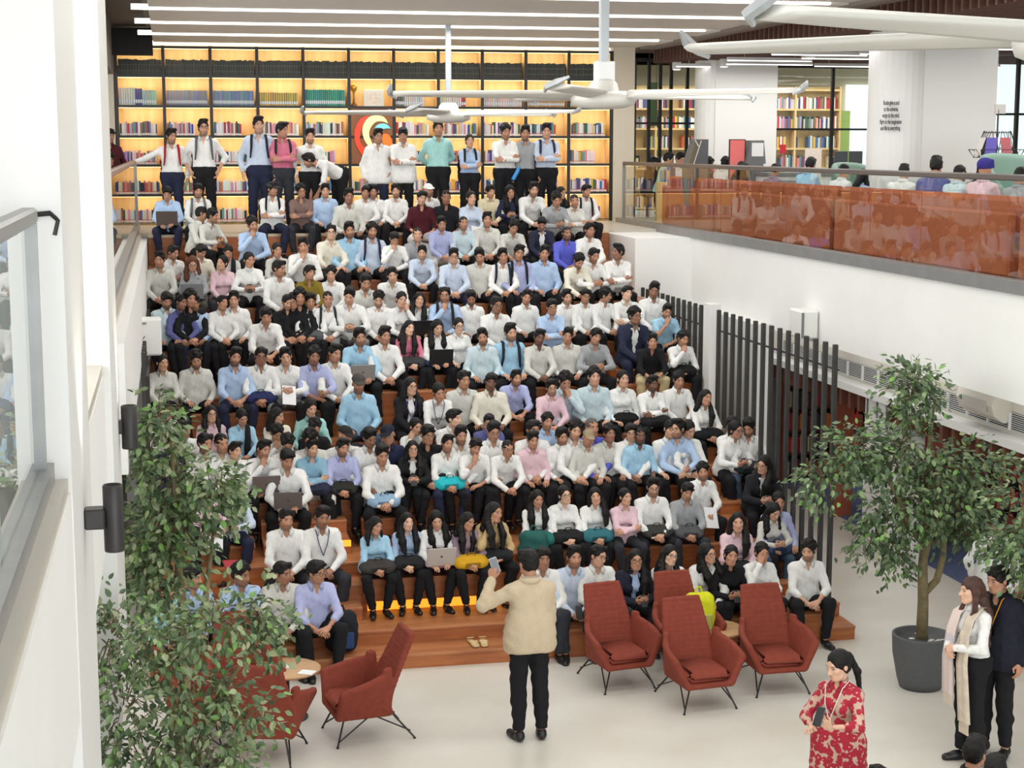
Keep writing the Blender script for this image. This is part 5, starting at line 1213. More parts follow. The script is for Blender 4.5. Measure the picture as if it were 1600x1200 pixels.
def planter(parent, r=0.29, h=0.52):
    MB().lathe([(r*0.70,0),(r*0.80,0.10),(r*0.97,h*0.65),(r,h-0.02),(r*1.0,h),(r*0.90,h),(r*0.88,h-0.05)], 36).build('pot', mat('pot_grey', (84,86,88), 0.6, noise=0.06, nscale=20), parent, True)
    MB().lathe([(0.0,h-0.08),(r*0.9,h-0.08)], 24).build('soil', mat('soil', (60,54,46), 0.9), parent)
    rr = random.Random(4)
    for i in range(14):
        a = rr.uniform(0,6.28); q = rr.uniform(0.3,0.8)*r; o = MB().lathe([(0.0,-0.015),(0.03,-0.008),(0.036,0.006),(0.02,0.02),(0.0,0.024)], 8).build('pebble', mat('pebble', (222,220,212), 0.6), parent, True, loc=(q*math.cos(a), q*math.sin(a), h-0.065)); o.scale = (rr.uniform(.8,1.4), 1, 1)
rt = random.Random(11)
t2 = thing('potted_tree', 'tall leafy ficus tree in a grey pot on the pale floor, right side', 'tree', (7.42, 14.95, 0))
planter(t2, 0.30, 0.56)
MB().tube([(0,0,0.4),(0.0,0,0.9),(-0.02,0,1.25),(0.03,0.05,1.7),(0.0,0.05,2.3),(0.05,0,3.0)], [0.065,0.055,0.05,0.036,0.024,0.01], 10).tube([(0.0,0,0.98),(0.13,-0.02,1.12),(0.20,0,1.35),(0.24,0.04,1.75),(0.30,0.05,2.4)], [0.045,0.04,0.035,0.028,0.012], 8).tube([(-0.01,0,1.5),(-0.20,-0.03,1.68),(-0.33,-0.05,2.0),(-0.6,-0.05,2.4)], [0.036,0.032,0.024,0.01], 8).tube([(0,0,1.35),(0.07,0.02,1.6),(0.09,0.03,2.0)], [0.035,0.025,0.015], 8).build('trunk', bark, t2, True)
foliage(t2, [(-0.20,0,3.08,3.0,0.24,0.3,0.30),(-0.84,0,2.50,2.6,0.30,0.3,0.26),(-1.08,0,2.22,1.4,0.28,0.3,0.24),(-0.36,0,2.50,3.0,0.36,0.35,0.34),(0.0,0,2.28,3.4,0.40,0.4,0.38),(0.46,0.0,2.25,2.8,0.36,0.4,0.34),(-0.34,0,1.90,2.8,0.40,0.4,0.32),(0.24,0,1.85,2.8,0.40,0.35,0.32),(-0.55,0,1.55,1.2,0.22,0.2,0.30),(0.55,0,1.75,1.2,0.26,0.2,0.3),(-0.30,0.0,1.42,0.9,0.22,0.2,0.24)], 5800, 0.076, rt, 150, (5,3,5,1,1))
t3 = thing('potted_tree', 'leafy ficus branches hanging over the dark suited person at the right edge', 'tree', (8.35, 13.0, 0))
planter(t3, 0.3, 0.56)
MB().tube([(0,0,0.4),(0.02,0,1.0),(-0.05,0,1.6),(-0.2,0.0,2.3)], [0.06,0.05,0.035,0.012], 10).build('trunk', bark, t3, True)
foliage(t3, [(-1.0,0,2.30,1.4,0.26,0.3,0.26),(-0.95,0,2.05,2.4,0.28,0.35,0.24),(-1.05,0,1.90,1.2,0.20,0.3,0.12),(-0.78,0,1.62,1.8,0.24,0.3,0.30),(-0.7,0,2.0,2.0,0.35,0.4,0.4),(-0.85,0,2.75,0.8,0.2,0.3,0.15),(-0.90,0,1.25,0.6,0.16,0.2,0.2)], 1700, 0.074, rt, 90, (5,4,3,1,1))
t1 = thing('potted_tree', 'leafy ficus tree rising beside the far left sconce in front of the left seats', 'tree', (-0.02, 12.75, 0))
planter(t1, 0.32, 0.56)
MB().tube([(0,0,0.4),(0.0,0,1.0),(0.05,0,1.6),(0.0,0,2.3),(-0.02,0,3.3)], [0.07,0.06,0.045,0.03,0.012], 10).tube([(0,0,1.4),(0.2,0,1.9),(0.3,0.05,2.6)], [0.04,0.028,0.01], 8).build('trunk', bark, t1, True)
foliage(t1, [(-0.12, 0, 3.4, 1.2, 0.16, 0.2, 0.28), (-0.2, 0, 3.15, 1.6, 0.14, 0.2, 0.4), (0.0, 0, 2.9, 2.4, 0.26, 0.24, 0.26), (0.32, 0, 2.82, 2.6, 0.26, 0.24, 0.24), (-0.05, 0, 2.5, 2.8, 0.3, 0.272, 0.28), (-0.2, 0, 2.35, 2.4, 0.2, 0.272, 0.4), (-0.18, 0, 2.05, 2.0, 0.24, 0.24, 0.28)], 2900, 0.078, rt, 120, (4,5,2,3,1))
t1b = thing('potted_tree', 'nearer ficus tree on the left whose branches reach over the rust chairs', 'tree', (-0.02, 10.0, 0))
planter(t1b, 0.32, 0.56)
MB().tube([(0,0,0.4),(0.0,0,1.0),(0.05,0,1.7),(0.0,0,2.3)], [0.06,0.05,0.035,0.012], 10).tube([(0,0,1.5),(0.2,-0.05,2.05),(0.45,-0.05,2.42)], [0.03,0.02,0.01], 8).build('trunk', bark, t1b, True)
foliage(t1b, [((x-0.03)*0.794, y*0.9, 5.5-(5.5-z)*0.794, w, a*0.8, b*0.9, c*0.8) for x, y, z, w, a, b, c in [(-0.46, 0, 1.75, 2.0, 0.2, 0.34, 0.32), (-0.1, 0, 1.68, 2.6, 0.3, 0.34, 0.24), (0.28, -0.1, 1.84, 2.4, 0.3, 0.28, 0.17), (0.6, -0.1, 1.86, 1.7, 0.22, 0.22, 0.15), (0.72, -0.1, 1.72, 0.6, 0.12, 0.15, 0.16), (-0.42, -0.1, 1.2, 2.4, 0.26, 0.36, 0.42), (0.02, -0.15, 1.18, 2.8, 0.34, 0.36, 0.34), (0.36, -0.2, 1.3, 1.6, 0.24, 0.26, 0.2), (0.52, -0.2, 1.1, 0.9, 0.18, 0.2, 0.16), (-0.25, -0.2, 0.78, 2.4, 0.36, 0.4, 0.26), (0.18, -0.3, 0.76, 2.2, 0.3, 0.3, 0.26), (0.42, -0.3, 0.92, 0.8, 0.16, 0.2, 0.2)]], 3300, 0.062, rt, 150, (4,5,2,3,1))

# ------------------------------------------------------------------ things that people hold or wear
def place(o, P, local, rz=0, rot=None):
    """put a thing at a point of the person's own frame"""
    r = P[0]; s = abs(r.scale.x); fx = -1 if r.scale.x < 0 else 1
    a = r.rotation_euler.z; x, y, z = local[0]*s*fx, local[1]*s, local[2]*s
    o.location = (r.location.x+x*math.cos(a)-y*math.sin(a), r.location.y+x*math.sin(a)+y*math.cos(a), r.location.z+z)
    o.rotation_euler = (rot or (0,0,0)); o.rotation_euler.z += a+rz
def phone_at(P, label, big=1.0, dz=0.03, dy=-0.06, dx=0, rot=(-0.6,0,0)):
    t = thing('phone', label, 'phone', (0,0,0), 0)
    MB().box(-0.037,0.037,-0.005,0.005,-0.075,0.075,bev=0.006).build('case', mat('phone_dark', (30,30,34), 0.3), t); MB().box(-0.033,0.033,0.005,0.0062,-0.07,0.07).build('screen', mat('phone_screen', (74,80,92), 0.1), t)
    J = P[1]; c = (J['W'][1]+J['W'][-1])/2; place(t, P, (c[0]+dx, c[1]+dy, c[2]+dz), 0, rot); return t
def laptop_at(P, rgb, label):
    t = thing('laptop', label, 'laptop', (0,0,0)); m = mat('laptop_%d_%d' % (rgb[0], rgb[2]), rgb, 0.4, 0.3)
    MB().box(-0.165,0.165,-0.115,0.115,0,0.016,bev=0.006).build('base', m, t); MB().box(-0.15,0.15,-0.06,0.09,0.016,0.018).build('keyboard', mat('keyboard', (36,36,40), 0.5), t)
    l = MB().box(-0.165,0.165,-0.008,0.0,0,0.225,bev=0.003).build('lid', m, t, loc=(0,-0.115,0.014)); l.rotation_euler = (0.32,0,0)
    MB().box(-0.155,0.155,0.0004,0.002,0.01,0.215).build('screen', mat('laptop_screen', (120,140,170), 0.2, emit=0.3), l)
    if max(rgb) > 100: MB().lathe([(0.014,0),(0.014,0.001)], 12).build('emblem', mat('emblem_grey', (70,72,74), 0.4), l, loc=(0,-0.0082,0.115)).rotation_euler = (PI/2,0,0)
    place(t, P, (0,-0.16,0.182)); return t
def bag_mesh(seed):
    rg = random.Random(seed); F = Field(np.arange(-0.24,0.25,0.022), np.arange(-0.2,0.2,0.022), np.arange(-0.14,0.22,0.022))
    w = rg.uniform(0.10,0.14); F.cap((-w,0.02,0.0), (w,0.02,0.0), 0.085, None, 0.04); F.cap((-w*0.9,-0.05,-0.02), (w*0.9,-0.05,-0.02), 0.075, None, 0.04); F.cap((-w*0.7,0.03,0.05), (w*0.7,0.0,0.05), 0.065, None, 0.04)
    V, Q = F.mesh(); return mesh_np('bag_body', wob(V, 0.004, 22, seed), Q, None, [cloth((60,60,62))])
BAGS = [bag_mesh(i) for i in range(3)]
def bag_at(P, rgb, label, k=0):
    t = thing('lap_bag', label, 'bag', (0,0,0)); b = obj('bag_body', BAGS[k % 3], t); add_mat(b, cloth(rgb, 'bag'))
    d = tuple(int(c*0.7) for c in rgb)
    MB().tube([(-0.05,-0.02,0.10),(-0.03,-0.03,0.15),(0.03,-0.03,0.15),(0.05,-0.02,0.10)], 0.008, 5).build('strap', cloth(d, 'bag'), t)
    MB().box(-0.09,0.09,-0.132,-0.112,-0.05,0.02,bev=0.009).build('pocket', cloth(d, 'bag'), t)
    place(t, P, (0,-0.135,0.215)); t.scale = (0.95,0.85,0.75); return t
PACK = None
def backpack_at(P, rgb, label, body=True):
    global PACK
    t = thing('backpack', label, 'backpack', (0,0,0)); J = P[1]; N, u = J['N'], J['u']; f = A3(0,-u[2],u[1])
    r = P[0]; t.location = r.location; t.rotation_euler = r.rotation_euler; t.scale = r.scale
    m = cloth(rgb, 'bag')
    for s in (-1,1):
        x = s*(0.098 if J['fem'] else 0.112)
        pts = [N+A3(x*0.9,0,0)-u*0.30-f*0.12, N+A3(x*0.9,0,0)-u*0.10-f*0.105, N+A3(x*0.9,0,0)-f*0.06+u*0.005, N+A3(x*0.92,0,0)+f*0.02+u*0.012, N+A3(x,0,0)+f*0.095-u*0.06, N+A3(x*1.05,0,0)+f*0.128-u*0.17, N+A3(x*1.2,0,0)+f*0.10-u*0.32]
        MB().tube(pts, [0.013,0.018,0.020,0.021,0.022,0.020,0.012], 6).build('shoulder_strap', m, t, True)
    F = Field(np.arange(-0.22,0.23,0.024), np.arange(-0.16,0.17,0.024), np.arange(-0.30,0.25,0.024))
    if PACK is None:
        F.cap((-0.08,0,0.10), (0.08,0,0.10), 0.09, None, 0.04); F.cap((-0.08,0,-0.16), (0.08,0,-0.16), 0.095, None, 0.04); F.cap((-0.085,0,-0.03), (0.085,0,-0.03), 0.10, None, 0.06); F.cap((-0.05,0.08,-0.13), (0.05,0.08,-0.13), 0.06, None, 0.03)
        V, Q = F.mesh(); PACK = mesh_np('pack_body', wob(V, 0.004, 20), Q, None, [m])
    b = obj('pack_body', PACK, t); add_mat(b, m); c = N-u*0.24-f*0.20; b.location = c; b.rotation_euler = (J['L'],0,0)
    return t
def paper_at(P, label):
    t = MB().box(-0.09,0.09,-0.002,0.002,-0.13,0.13).build('paper_sheet', mat('paper', (238,238,240), 0.7), None, label=label, cat='paper'); J = P[1]; c = (J['W'][1]+J['W'][-1])/2
    place(t, P, (c[0]+0.02, c[1]-0.06, c[2]-0.02), 0, (-0.5,0.15,0.2)); return t

# ------------------------------------------------------------------ the seated crowd
G = 'students seated on the steps'
P = person((-0.028,26.300,4.120), 'type', 0, 'B', 'n', 'flat', 'man in light blue shirt, first from left in first row', G, tone=2, hd=(0,0.45,0), rz=-0.06, sc=0.874)
laptop_at(P, (92,82,78), 'grey laptop on lap of man in light blue shirt, first from left in first row')
P = person((0.446,26.300,4.120), 'lap', 0, 'W', 'k', 'fringe', 'man in white shirt with beard, second from left in first row', G, tone=2, beard=0.7, hd=(0.1,0.2,0), rz=0.06, sc=0.911)
backpack_at(P, (104,106,108), 'grey backpack worn by man in white shirt, second from left in first row')
P = person((1.608,26.300,4.120), 'cross', 0, 'W', 'n', 'fringe', 'man in white shirt with cap, third from left in first row', G, tone=2, beard=0.5, hd=(0.7,0,0), rz=0.02, sc=0.921, cap=(60,60,62))
backpack_at(P, (30,30,34), 'black backpack worn by man in white shirt, third from left in first row')
P = person((2.062,26.300,4.120), 'cross', 0, 'F', 'd', 'curly', 'man in brown shirt with glasses, fourth from left in first row', G, tone=2, beard=0.3, hd=(0.3,0.15,-0.1), rz=-0.06, sc=0.884, glasses=True)
P = person((2.449,26.300,4.120), 'apart', 0, 'B', 'k', 'quiff', 'man in light blue shirt, fifth from left in first row', G, tone=1, beard=0.4, hd=(0,0.1,0), rz=0.00, sc=0.893)
P = person((2.786,25.913,3.962), 'apart', 0, 'O', 'k', 'quiff', 'man in off-white shirt, sixth from left in first row', G, tone=3, beard=0.2, hd=(0,0.15,0), rz=0.10, sc=0.995)
P = person((3.094,26.300,4.120), 'lap', 0, 'W', 'k', 'flat', 'man in white shirt, seventh from left in first row', G, tone=2, beard=0.3, hd=(0,0.1,0.1), rz=-0.10, sc=0.865)
P = person((3.220,26.300,4.120), 'apart', 0, 'W', 'k', 'quiff', 'man in white shirt, eighth from left in first row', G, tone=2, beard=0.6, hd=(0,0.1,0.1), rz=-0.06, sc=0.865)
P = person((3.581,26.300,4.120), 'lap', 0, 'W', 'k', 'quiff', 'man in white shirt with beard, ninth from left in first row', G, tone=1, beard=0.9, hd=(0,0.05,-0.1), rz=-0.10, sc=0.874)
P = person((3.950,25.913,3.962), 'apart', 0, 'M', 'w', 'flat', 'man in maroon shirt, tenth from left in first row', G, tone=1, beard=0.3, hd=(0.1,0.2,0.1), rz=-0.05, sc=0.949, style='roll')
P = person((4.128,26.300,4.120), 'apart', 0, 'W', 'k', 'none', 'man in white shirt with cap, eleventh from left in first row', G, tone=2, beard=0.8, hd=(0.2,0,-0.1), rz=0.12, sc=0.884, cap=(226,226,222))
P = person((4.344,25.913,3.962), 'apart', 0, 'K', 'k', 'buzz', 'man in black shirt with cropped hair, ninth from right in first row', G, tone=3, beard=0.4, hd=(0,0.15,0), rz=-0.10, sc=0.958, style='roll')
P = person((4.751,25.913,3.962), 'lap', 1, 'Z', 'k', 'pony', 'woman in icy white shirt, eighth from right in first row', G, tone=1, hd=(0.2,0,0), rz=0.07, sc=0.984)
paper_at(P, 'white sheet held by woman in icy white shirt, eighth from right in first row')
P = person((5.138,26.300,4.120), 'lap', 0, 'Y', 'k', 'fringe', 'man in pale yellow shirt, seventh from right in first row', G, tone=1, beard=0.3, hd=(0.2,0.1,-0.1), rz=0.12, sc=0.865)
P = person((5.465,26.300,4.120), 'phone', 1, 'N', 'k', 'longfront', 'woman in navy shirt with long hair, sixth from right in first row', G, tone=2, hd=(0.1,0.3,-0.1), rz=-0.09, sc=0.911)
phone_at(P, 'dark phone held by woman in navy shirt, sixth from right in first row')
P = person((5.815,26.300,4.120), 'knees', 0, 'W', 'k', 'quiff', 'man in white shirt with beard, fifth from right in first row', G, tone=1, beard=0.9, hd=(0,0.1,0), rz=0.05, sc=0.986, wide=1.1)
P = person((6.139,25.913,3.962), 'phone', 0, 'G', 'k', 'curly', 'man in grey shirt with curly hair, fourth from right in first row', G, tone=2, beard=0.2, hd=(0,0.5,-0.1), rz=0.10, sc=0.930)
phone_at(P, 'dark phone held by man in grey shirt, fourth from right in first row')
P = person((6.332,26.300,4.120), 'lap', 1, 'K', 'k', 'long', 'woman in black shirt with long hair, third from right in first row', G, tone=2, hd=(0.5,0.1,0), rz=0.11, sc=0.856)
P = person((6.469,25.913,3.962), 'cross', 0, 'O', 'k', 'buzz', 'man in off-white shirt with cropped hair, second from right in first row', G, tone=2, beard=0.4, hd=(-0.2,0.15,-0.1), rz=0.03, sc=0.865)
P = person((6.754,26.300,4.120), 'lap', 0, 'W', 'k', 'flat', 'man in white shirt, last on right in first row', G, tone=2, beard=0.4, hd=(0.3,0.1,0), rz=0.04, sc=0.865)
backpack_at(P, (34,34,38), 'black backpack worn by man in white shirt, last on right in first row')
P = person((0.481,25.525,3.803), 'lap', 0, 'O', 'k', 'side', 'man in off-white shirt, first from left in second row', G, tone=2, beard=0.5, hd=(0.7,0.15,0.1), rz=.8, sc=0.893)
P = person((0.605,25.525,3.803), 'phone', 0, 'O', 'k', 'curly', 'man in off-white shirt with curly hair, second from left in second row', G, tone=2, beard=0.6, hd=(0.6,0.1,0), rz=.7, sc=0.865)
phone_at(P, 'dark phone held by man in off-white shirt, second from left in second row')
P = person((1.220,25.138,3.645), 'chin', 0, 'B', 'k', 'curly', 'man in light blue shirt with curly hair, third from left in second row', G, tone=2, beard=0.7, hd=(0.3,0.1,-0.1), rz=0.04, sc=0.949)
P = person((2.381,24.750,3.487), 'lap', 0, 'C', 'k', 'side', 'man in cream shirt with glasses, fourth from left in second row', G, tone=0, beard=0.3, hd=(-0.1,0,0), rz=0.09, sc=0.958, style='roll', glasses=True)
P = person((2.663,24.750,3.487), 'apart', 0, 'S', 'k', 'quiff', 'man in sky blue shirt with beard, fifth from left in second row', G, tone=2, beard=0.9, hd=(0,0.15,-0.1), rz=0.05, sc=0.995)
P = person((3.004,24.750,3.487), 'apart', 0, 'Z', 'k', 'curly', 'man in icy white shirt with curly hair, sixth from left in second row', G, tone=2, beard=0.8, hd=(0.1,0.1,0), rz=0.01, sc=0.977)
backpack_at(P, (44,44,70), 'navy backpack worn by man in icy white shirt, sixth from left in second row')
P = person((3.333,24.750,3.487), 'chin', 0, 'W', 'k', 'fringe', 'man in white shirt, seventh from left in second row', G, tone=2, beard=0.3, hd=(0.2,0.45,0), rz=-0.04, sc=0.865)
P = person((3.698,24.750,3.487), 'lap', 0, 'G', 'k', 'buzz', 'man in grey shirt with cropped hair, eighth from left in second row', G, tone=1, beard=0.2, hd=(-0.2,0.05,0), rz=0.08, sc=0.893)
P = person((4.136,25.138,3.645), 'lap', 0, 'L', 'w', 'quiff', 'man in lavender shirt, seventh from right in second row', G, tone=2, beard=0.3, hd=(0,0.25,-0.1), rz=0.05, sc=0.884)
P = person((4.484,25.138,3.645), 'lap', 0, 'Q', 'k', 'buzz', 'man in pale grey-blue shirt with cropped hair, sixth from right in second row', G, tone=2, beard=0.5, hd=(0.2,0,0), rz=-0.04, sc=0.884)
P = person((4.861,25.138,3.645), 'lap', 0, 'O', 'k', 'quiff', 'man in off-white shirt, fifth from right in second row', G, tone=2, beard=0.4, hd=(0,0,0), rz=-0.06, sc=0.949)
P = person((5.246,25.138,3.645), 'knees', 0, 'O', 'k', 'curly', 'man in off-white shirt with curly hair, fourth from right in second row', G, tone=2, beard=0.3, hd=(0,0.5,0.1), rz=0.05, sc=0.884, style='roll')
P = person((5.741,25.138,3.645), 'lap', 0, 'W', 'k', 'flat', 'man in white shirt with dark blazer, third from right in second row', G, tone=2, beard=0.7, hd=(-0.2,0.55,0), rz=-0.08, sc=0.865, blazer=(42,44,62))
P = person((6.045,24.750,3.487), 'lap', 0, 'V', 'k', 'buzz', 'man in violet blue shirt with cropped hair, second from right in second row', G, tone=3, beard=1, hd=(0.2,0,0), rz=0.07, sc=0.884)
P = person((6.413,24.750,3.487), 'lap', 0, 'W', 'd', 'flat', 'man in white shirt with glasses, last on right in second row', G, tone=2, beard=0.6, hd=(0.3,0.05,0), rz=0.04, sc=0.949, glasses=True)
P = person((-0.161,23.975,3.170), 'lap', 0, 'O', 'k', 'quiff', 'man in off-white shirt, first from left in third row', G, tone=2, beard=0.5, hd=(-0.2,0.1,0), rz=-0.08, sc=0.949)
P = person((0.012,24.363,3.328), 'phone', 0, 'W', 'k', 'side', 'man in white shirt, second from left in third row', G, tone=2, beard=0.6, hd=(0.5,0.35,0), rz=.4, sc=0.865)
P = person((0.305,23.975,3.170), 'type', 1, 'G', 'l', 'longfront', 'woman in grey shirt with glasses, third from left in third row', G, tone=1, hd=(0.1,0.4,0), rz=-0.09, sc=0.920, glasses=True, haircol='auburn')
laptop_at(P, (150,152,156), 'grey laptop on lap of woman in grey shirt, third from left in third row')
P = person((0.434,24.363,3.328), 'lap', 0, 'C', 'k', 'flat', 'man in cream shirt, fourth from left in third row', G, tone=2, beard=0.3, hd=(0.5,0.6,-0.1), rz=.3, sc=0.865)
P = person((0.726,23.975,3.170), 'lap', 1, 'P', 'd', 'bun', 'woman in pale pink shirt with tied hair, fifth from left in third row', G, tone=1, hd=(-0.6,0,0.1), rz=-0.02, sc=0.911)
P = person((0.832,24.363,3.328), 'lap', 1, 'O', 'k', 'pony', 'woman in off-white shirt with black scarf, sixth from left in third row', G, tone=2, hd=(-0.1,0.4,0), rz=0.04, sc=0.874, scarf=(34,34,38))
P = person((1.109,23.975,3.170), 'phone', 1, 'W', 'k', 'pony', 'woman in white shirt, seventh from left in third row', G, tone=2, hd=(0.5,0.1,0), rz=-0.04, sc=0.984, style='knit')
phone_at(P, 'dark phone held by woman in white shirt, seventh from left in third row')
P = person((1.544,24.363,3.328), 'lap', 1, 'O', 'k', 'pony', 'woman in off-white shirt, eighth from left in third row', G, tone=2, hd=(0.3,0.15,0), rz=-0.06, sc=0.902)
P = person((1.516,23.588,3.012), 'lap', 0, 'W', 'k', 'side', 'man in white shirt, ninth from left in third row', G, tone=2, beard=0.5, hd=(0.7,0.15,0), rz=0.13, sc=0.995)
P = person((1.923,24.363,3.328), 'chin', 0, 'W', 'k', 'quiff', 'man in white shirt, tenth from left in third row', G, tone=2, beard=0.2, hd=(-0.1,0.1,-0.1), rz=-0.01, sc=0.995)
P = person((1.946,23.588,3.012), 'lap', 0, 'E', 'k', 'fringe', 'man in olive shirt, eleventh from left in third row', G, tone=2, beard=0.3, hd=(0.6,0.05,0.1), rz=-0.03, sc=0.902, style='roll')
P = person((2.258,23.588,3.012), 'lap', 0, 'W', 'k', 'curly', 'man in white shirt with curly hair, twelfth from left in third row', G, tone=1, beard=0.2, hd=(0,0.1,0), rz=-0.10, sc=0.874)
P = person((3.139,23.588,3.012), 'knees', 0, 'W', 'k', 'quiff', 'man in white shirt, tenth from right in third row', G, tone=1, beard=0.4, hd=(0,0.1,-0.1), rz=-0.06, sc=0.930, style='roll')
P = person((3.701,24.363,3.328), 'knees', 0, 'Z', 'k', 'quiff', 'man in icy white shirt, ninth from right in third row', G, tone=1, beard=0.6, hd=(-0.2,0.1,0), rz=-0.08, sc=0.865)
P = person((4.126,23.975,3.170), 'lap', 0, 'Z', 'n', 'quiff', 'man in icy white shirt with glasses, eighth from right in third row', G, tone=1, beard=0.2, hd=(0,0.2,0), rz=-0.06, sc=0.939, glasses=True)
P = person((4.523,23.975,3.170), 'apart', 0, 'O', 'k', 'quiff', 'man in off-white shirt, seventh from right in third row', G, tone=2, beard=0.4, hd=(-0.1,0.4,-0.1), rz=-0.11, sc=0.939)
P = person((4.874,23.975,3.170), 'lap', 0, 'W', 'k', 'quiff', 'man in white shirt, sixth from right in third row', G, tone=2, beard=0.2, hd=(0,0.2,-0.1), rz=0.00, sc=0.930)
backpack_at(P, (40,42,62), 'navy backpack worn by man in white shirt, sixth from right in third row')
P = person((5.126,23.975,3.170), 'apart', 0, 'L', 'k', 'quiff', 'man in lavender shirt, fifth from right in third row', G, tone=2, beard=0.3, hd=(0,0.15,0.1), rz=0.00, sc=0.977)
backpack_at(P, (36,38,48), 'grey backpack worn by man in lavender shirt, fifth from right in third row')
P = person((5.520,23.975,3.170), 'apart', 0, 'B', 'k', 'quiff', 'man in light blue shirt, fourth from right in third row', G, tone=2, beard=0.4, hd=(-0.1,0.15,0.1), rz=-0.01, sc=0.967)
P = person((5.998,23.975,3.170), 'knees', 0, 'C', 'k', 'curly', 'man in cream shirt with curly hair, third from right in third row', G, tone=2, beard=0.9, hd=(0.2,0.65,0), rz=0.07, sc=0.902)
P = person((6.262,23.975,3.170), 'phone', 0, 'W', 'k', 'side', 'man in white shirt with beard, second from right in third row', G, tone=2, beard=0.7, hd=(0.2,0.35,0), rz=0.12, sc=0.939)
P = person((6.670,23.975,3.170), 'cross', 0, 'W', 'k', 'quiff', 'man in white shirt, last on right in third row', G, tone=3, beard=0.3, hd=(-1.1,-0.05,0), rz=-0.13, sc=0.967, haircol='black')
bag_at(P, (150,148,146), 'grey bag on lap of man in white shirt, last on right in third row', 1)
P = person((-0.076,22.812,2.695), 'apart', 0, 'Q', 'n', 'flat', 'man in pale grey-blue shirt with beard, first from left in fourth row', G, tone=2, beard=1, hd=(0.2,0.5,0), rz=0.12, sc=0.939)
P = person((0.121,22.812,2.695), 'lap', 0, 'D', 'k', 'side', 'man in indigo shirt with beard, second from left in fourth row', G, tone=3, beard=0.7, hd=(0.6,0.1,0.1), rz=0.12, sc=0.902)
P = person((0.244,22.812,2.695), 'lap', 0, 'K', 'k', 'curly', 'man in black shirt with curly hair, third from left in fourth row', G, tone=2, beard=0.3, hd=(0.3,0.2,0), rz=0.09, sc=0.967)
P = person((0.301,22.812,2.695), 'apart', 0, 'B', 'n', 'quiff', 'man in light blue shirt with beard, fourth from left in fourth row', G, tone=3, beard=0.7, hd=(0.1,0.2,0), rz=-0.09, sc=0.865)
P = person((0.676,22.812,2.695), 'lap', 0, 'W', 'k', 'side', 'man in white shirt, fifth from left in fourth row', G, tone=2, beard=0.2, hd=(0.5,0,0.1), rz=0.16, sc=0.874)
P = person((0.835,22.812,2.695), 'apart', 0, 'W', 'k', 'quiff', 'man in white shirt, sixth from left in fourth row', G, tone=1, beard=0.3, hd=(0,0.1,0), rz=-0.06, sc=0.930)
P = person((1.227,22.425,2.537), 'knees', 0, 'W', 'k', 'fringe', 'man in white shirt, seventh from left in fourth row', G, tone=2, beard=0.2, hd=(0,0.3,-0.1), rz=0.05, sc=0.995, style='roll')
P = person((1.570,22.812,2.695), 'lap', 0, 'K', 'k', 'side', 'man in black shirt with beard, eighth from left in fourth row', G, tone=1, beard=0.8, hd=(0.3,0.3,0), rz=0.04, sc=0.865, style='roll')
P = person((1.652,22.812,2.695), 'lap', 0, 'K', 'k', 'curly', 'man in black shirt with glasses, ninth from left in fourth row', G, tone=2, beard=0.3, hd=(-0.2,0.1,-0.1), rz=-0.12, sc=0.874, glasses=True)
P = person((1.742,22.812,2.695), 'lap', 0, 'K', 'k', 'curly', 'man in black shirt with curly hair, tenth from left in fourth row', G, tone=2, beard=0.3, hd=(0.1,0.1,0), rz=-0.05, sc=0.958)
P = person((1.890,22.812,2.695), 'lap', 0, 'W', 'k', 'quiff', 'man in white shirt, eleventh from left in fourth row', G, tone=2, beard=0.3, hd=(0.1,0.3,0), rz=-0.09, sc=0.884, style='roll')
bag_at(P, (88,90,92), 'grey bag on lap of man in white shirt, eleventh from left in fourth row', 2)
P = person((2.133,22.812,2.695), 'lap', 0, 'W', 'k', 'buzz', 'man in white shirt with cropped hair, twelfth from left in fourth row', G, tone=2, beard=0.2, hd=(0,0.2,0), rz=0.00, sc=0.911)
backpack_at(P, (50,50,52), 'grey backpack worn by man in white shirt, twelfth from left in fourth row')
P = person((2.438,22.812,2.695), 'phone', 0, 'W', 'g', 'quiff', 'man in white shirt, thirteenth from left in fourth row', G, tone=1, beard=0.2, hd=(-0.1,0.4,0.1), rz=-0.11, sc=0.995)
phone_at(P, 'dark phone held by man in white shirt, thirteenth from left in fourth row')
P = person((2.709,23.200,2.853), 'phone', 0, 'O', 'k', 'side', 'man in off-white shirt, fourteenth from left in fourth row', G, tone=2, beard=0.6, hd=(0.2,0.5,0), rz=-0.04, sc=0.995)
phone_at(P, 'dark phone held by man in off-white shirt, fourteenth from left in fourth row')
P = person((2.848,22.812,2.695), 'lap', 0, 'W', 'k', 'curly', 'man in white shirt with curly hair, fifteenth from left in fourth row', G, tone=1, beard=0.8, hd=(0,0.5,0), rz=-0.10, sc=0.893)
P = person((3.163,22.812,2.695), 'cheek', 1, 'W', 'k', 'bun', 'woman in white shirt with tied hair, thirteenth from right in fourth row', G, tone=1, hd=(0.1,0.1,0.1), rz=0.01, sc=0.948, flip=True)
P = person((3.426,22.812,2.695), 'type', 1, 'W', 'k', 'longfront', 'woman in white shirt with long hair, twelfth from right in fourth row', G, tone=1, hd=(0,0,0.1), rz=0.00, sc=0.911)
laptop_at(P, (36,36,38), 'dark laptop on lap of woman in white shirt, twelfth from right in fourth row')
P = person((3.788,22.812,2.695), 'chin', 0, 'B', 'k', 'side', 'man in light blue shirt with glasses, eleventh from right in fourth row', G, tone=2, beard=1, hd=(-0.2,0,0), rz=-0.08, sc=0.995, glasses=True)
backpack_at(P, (44,46,52), 'grey backpack worn by man in light blue shirt, eleventh from right in fourth row')
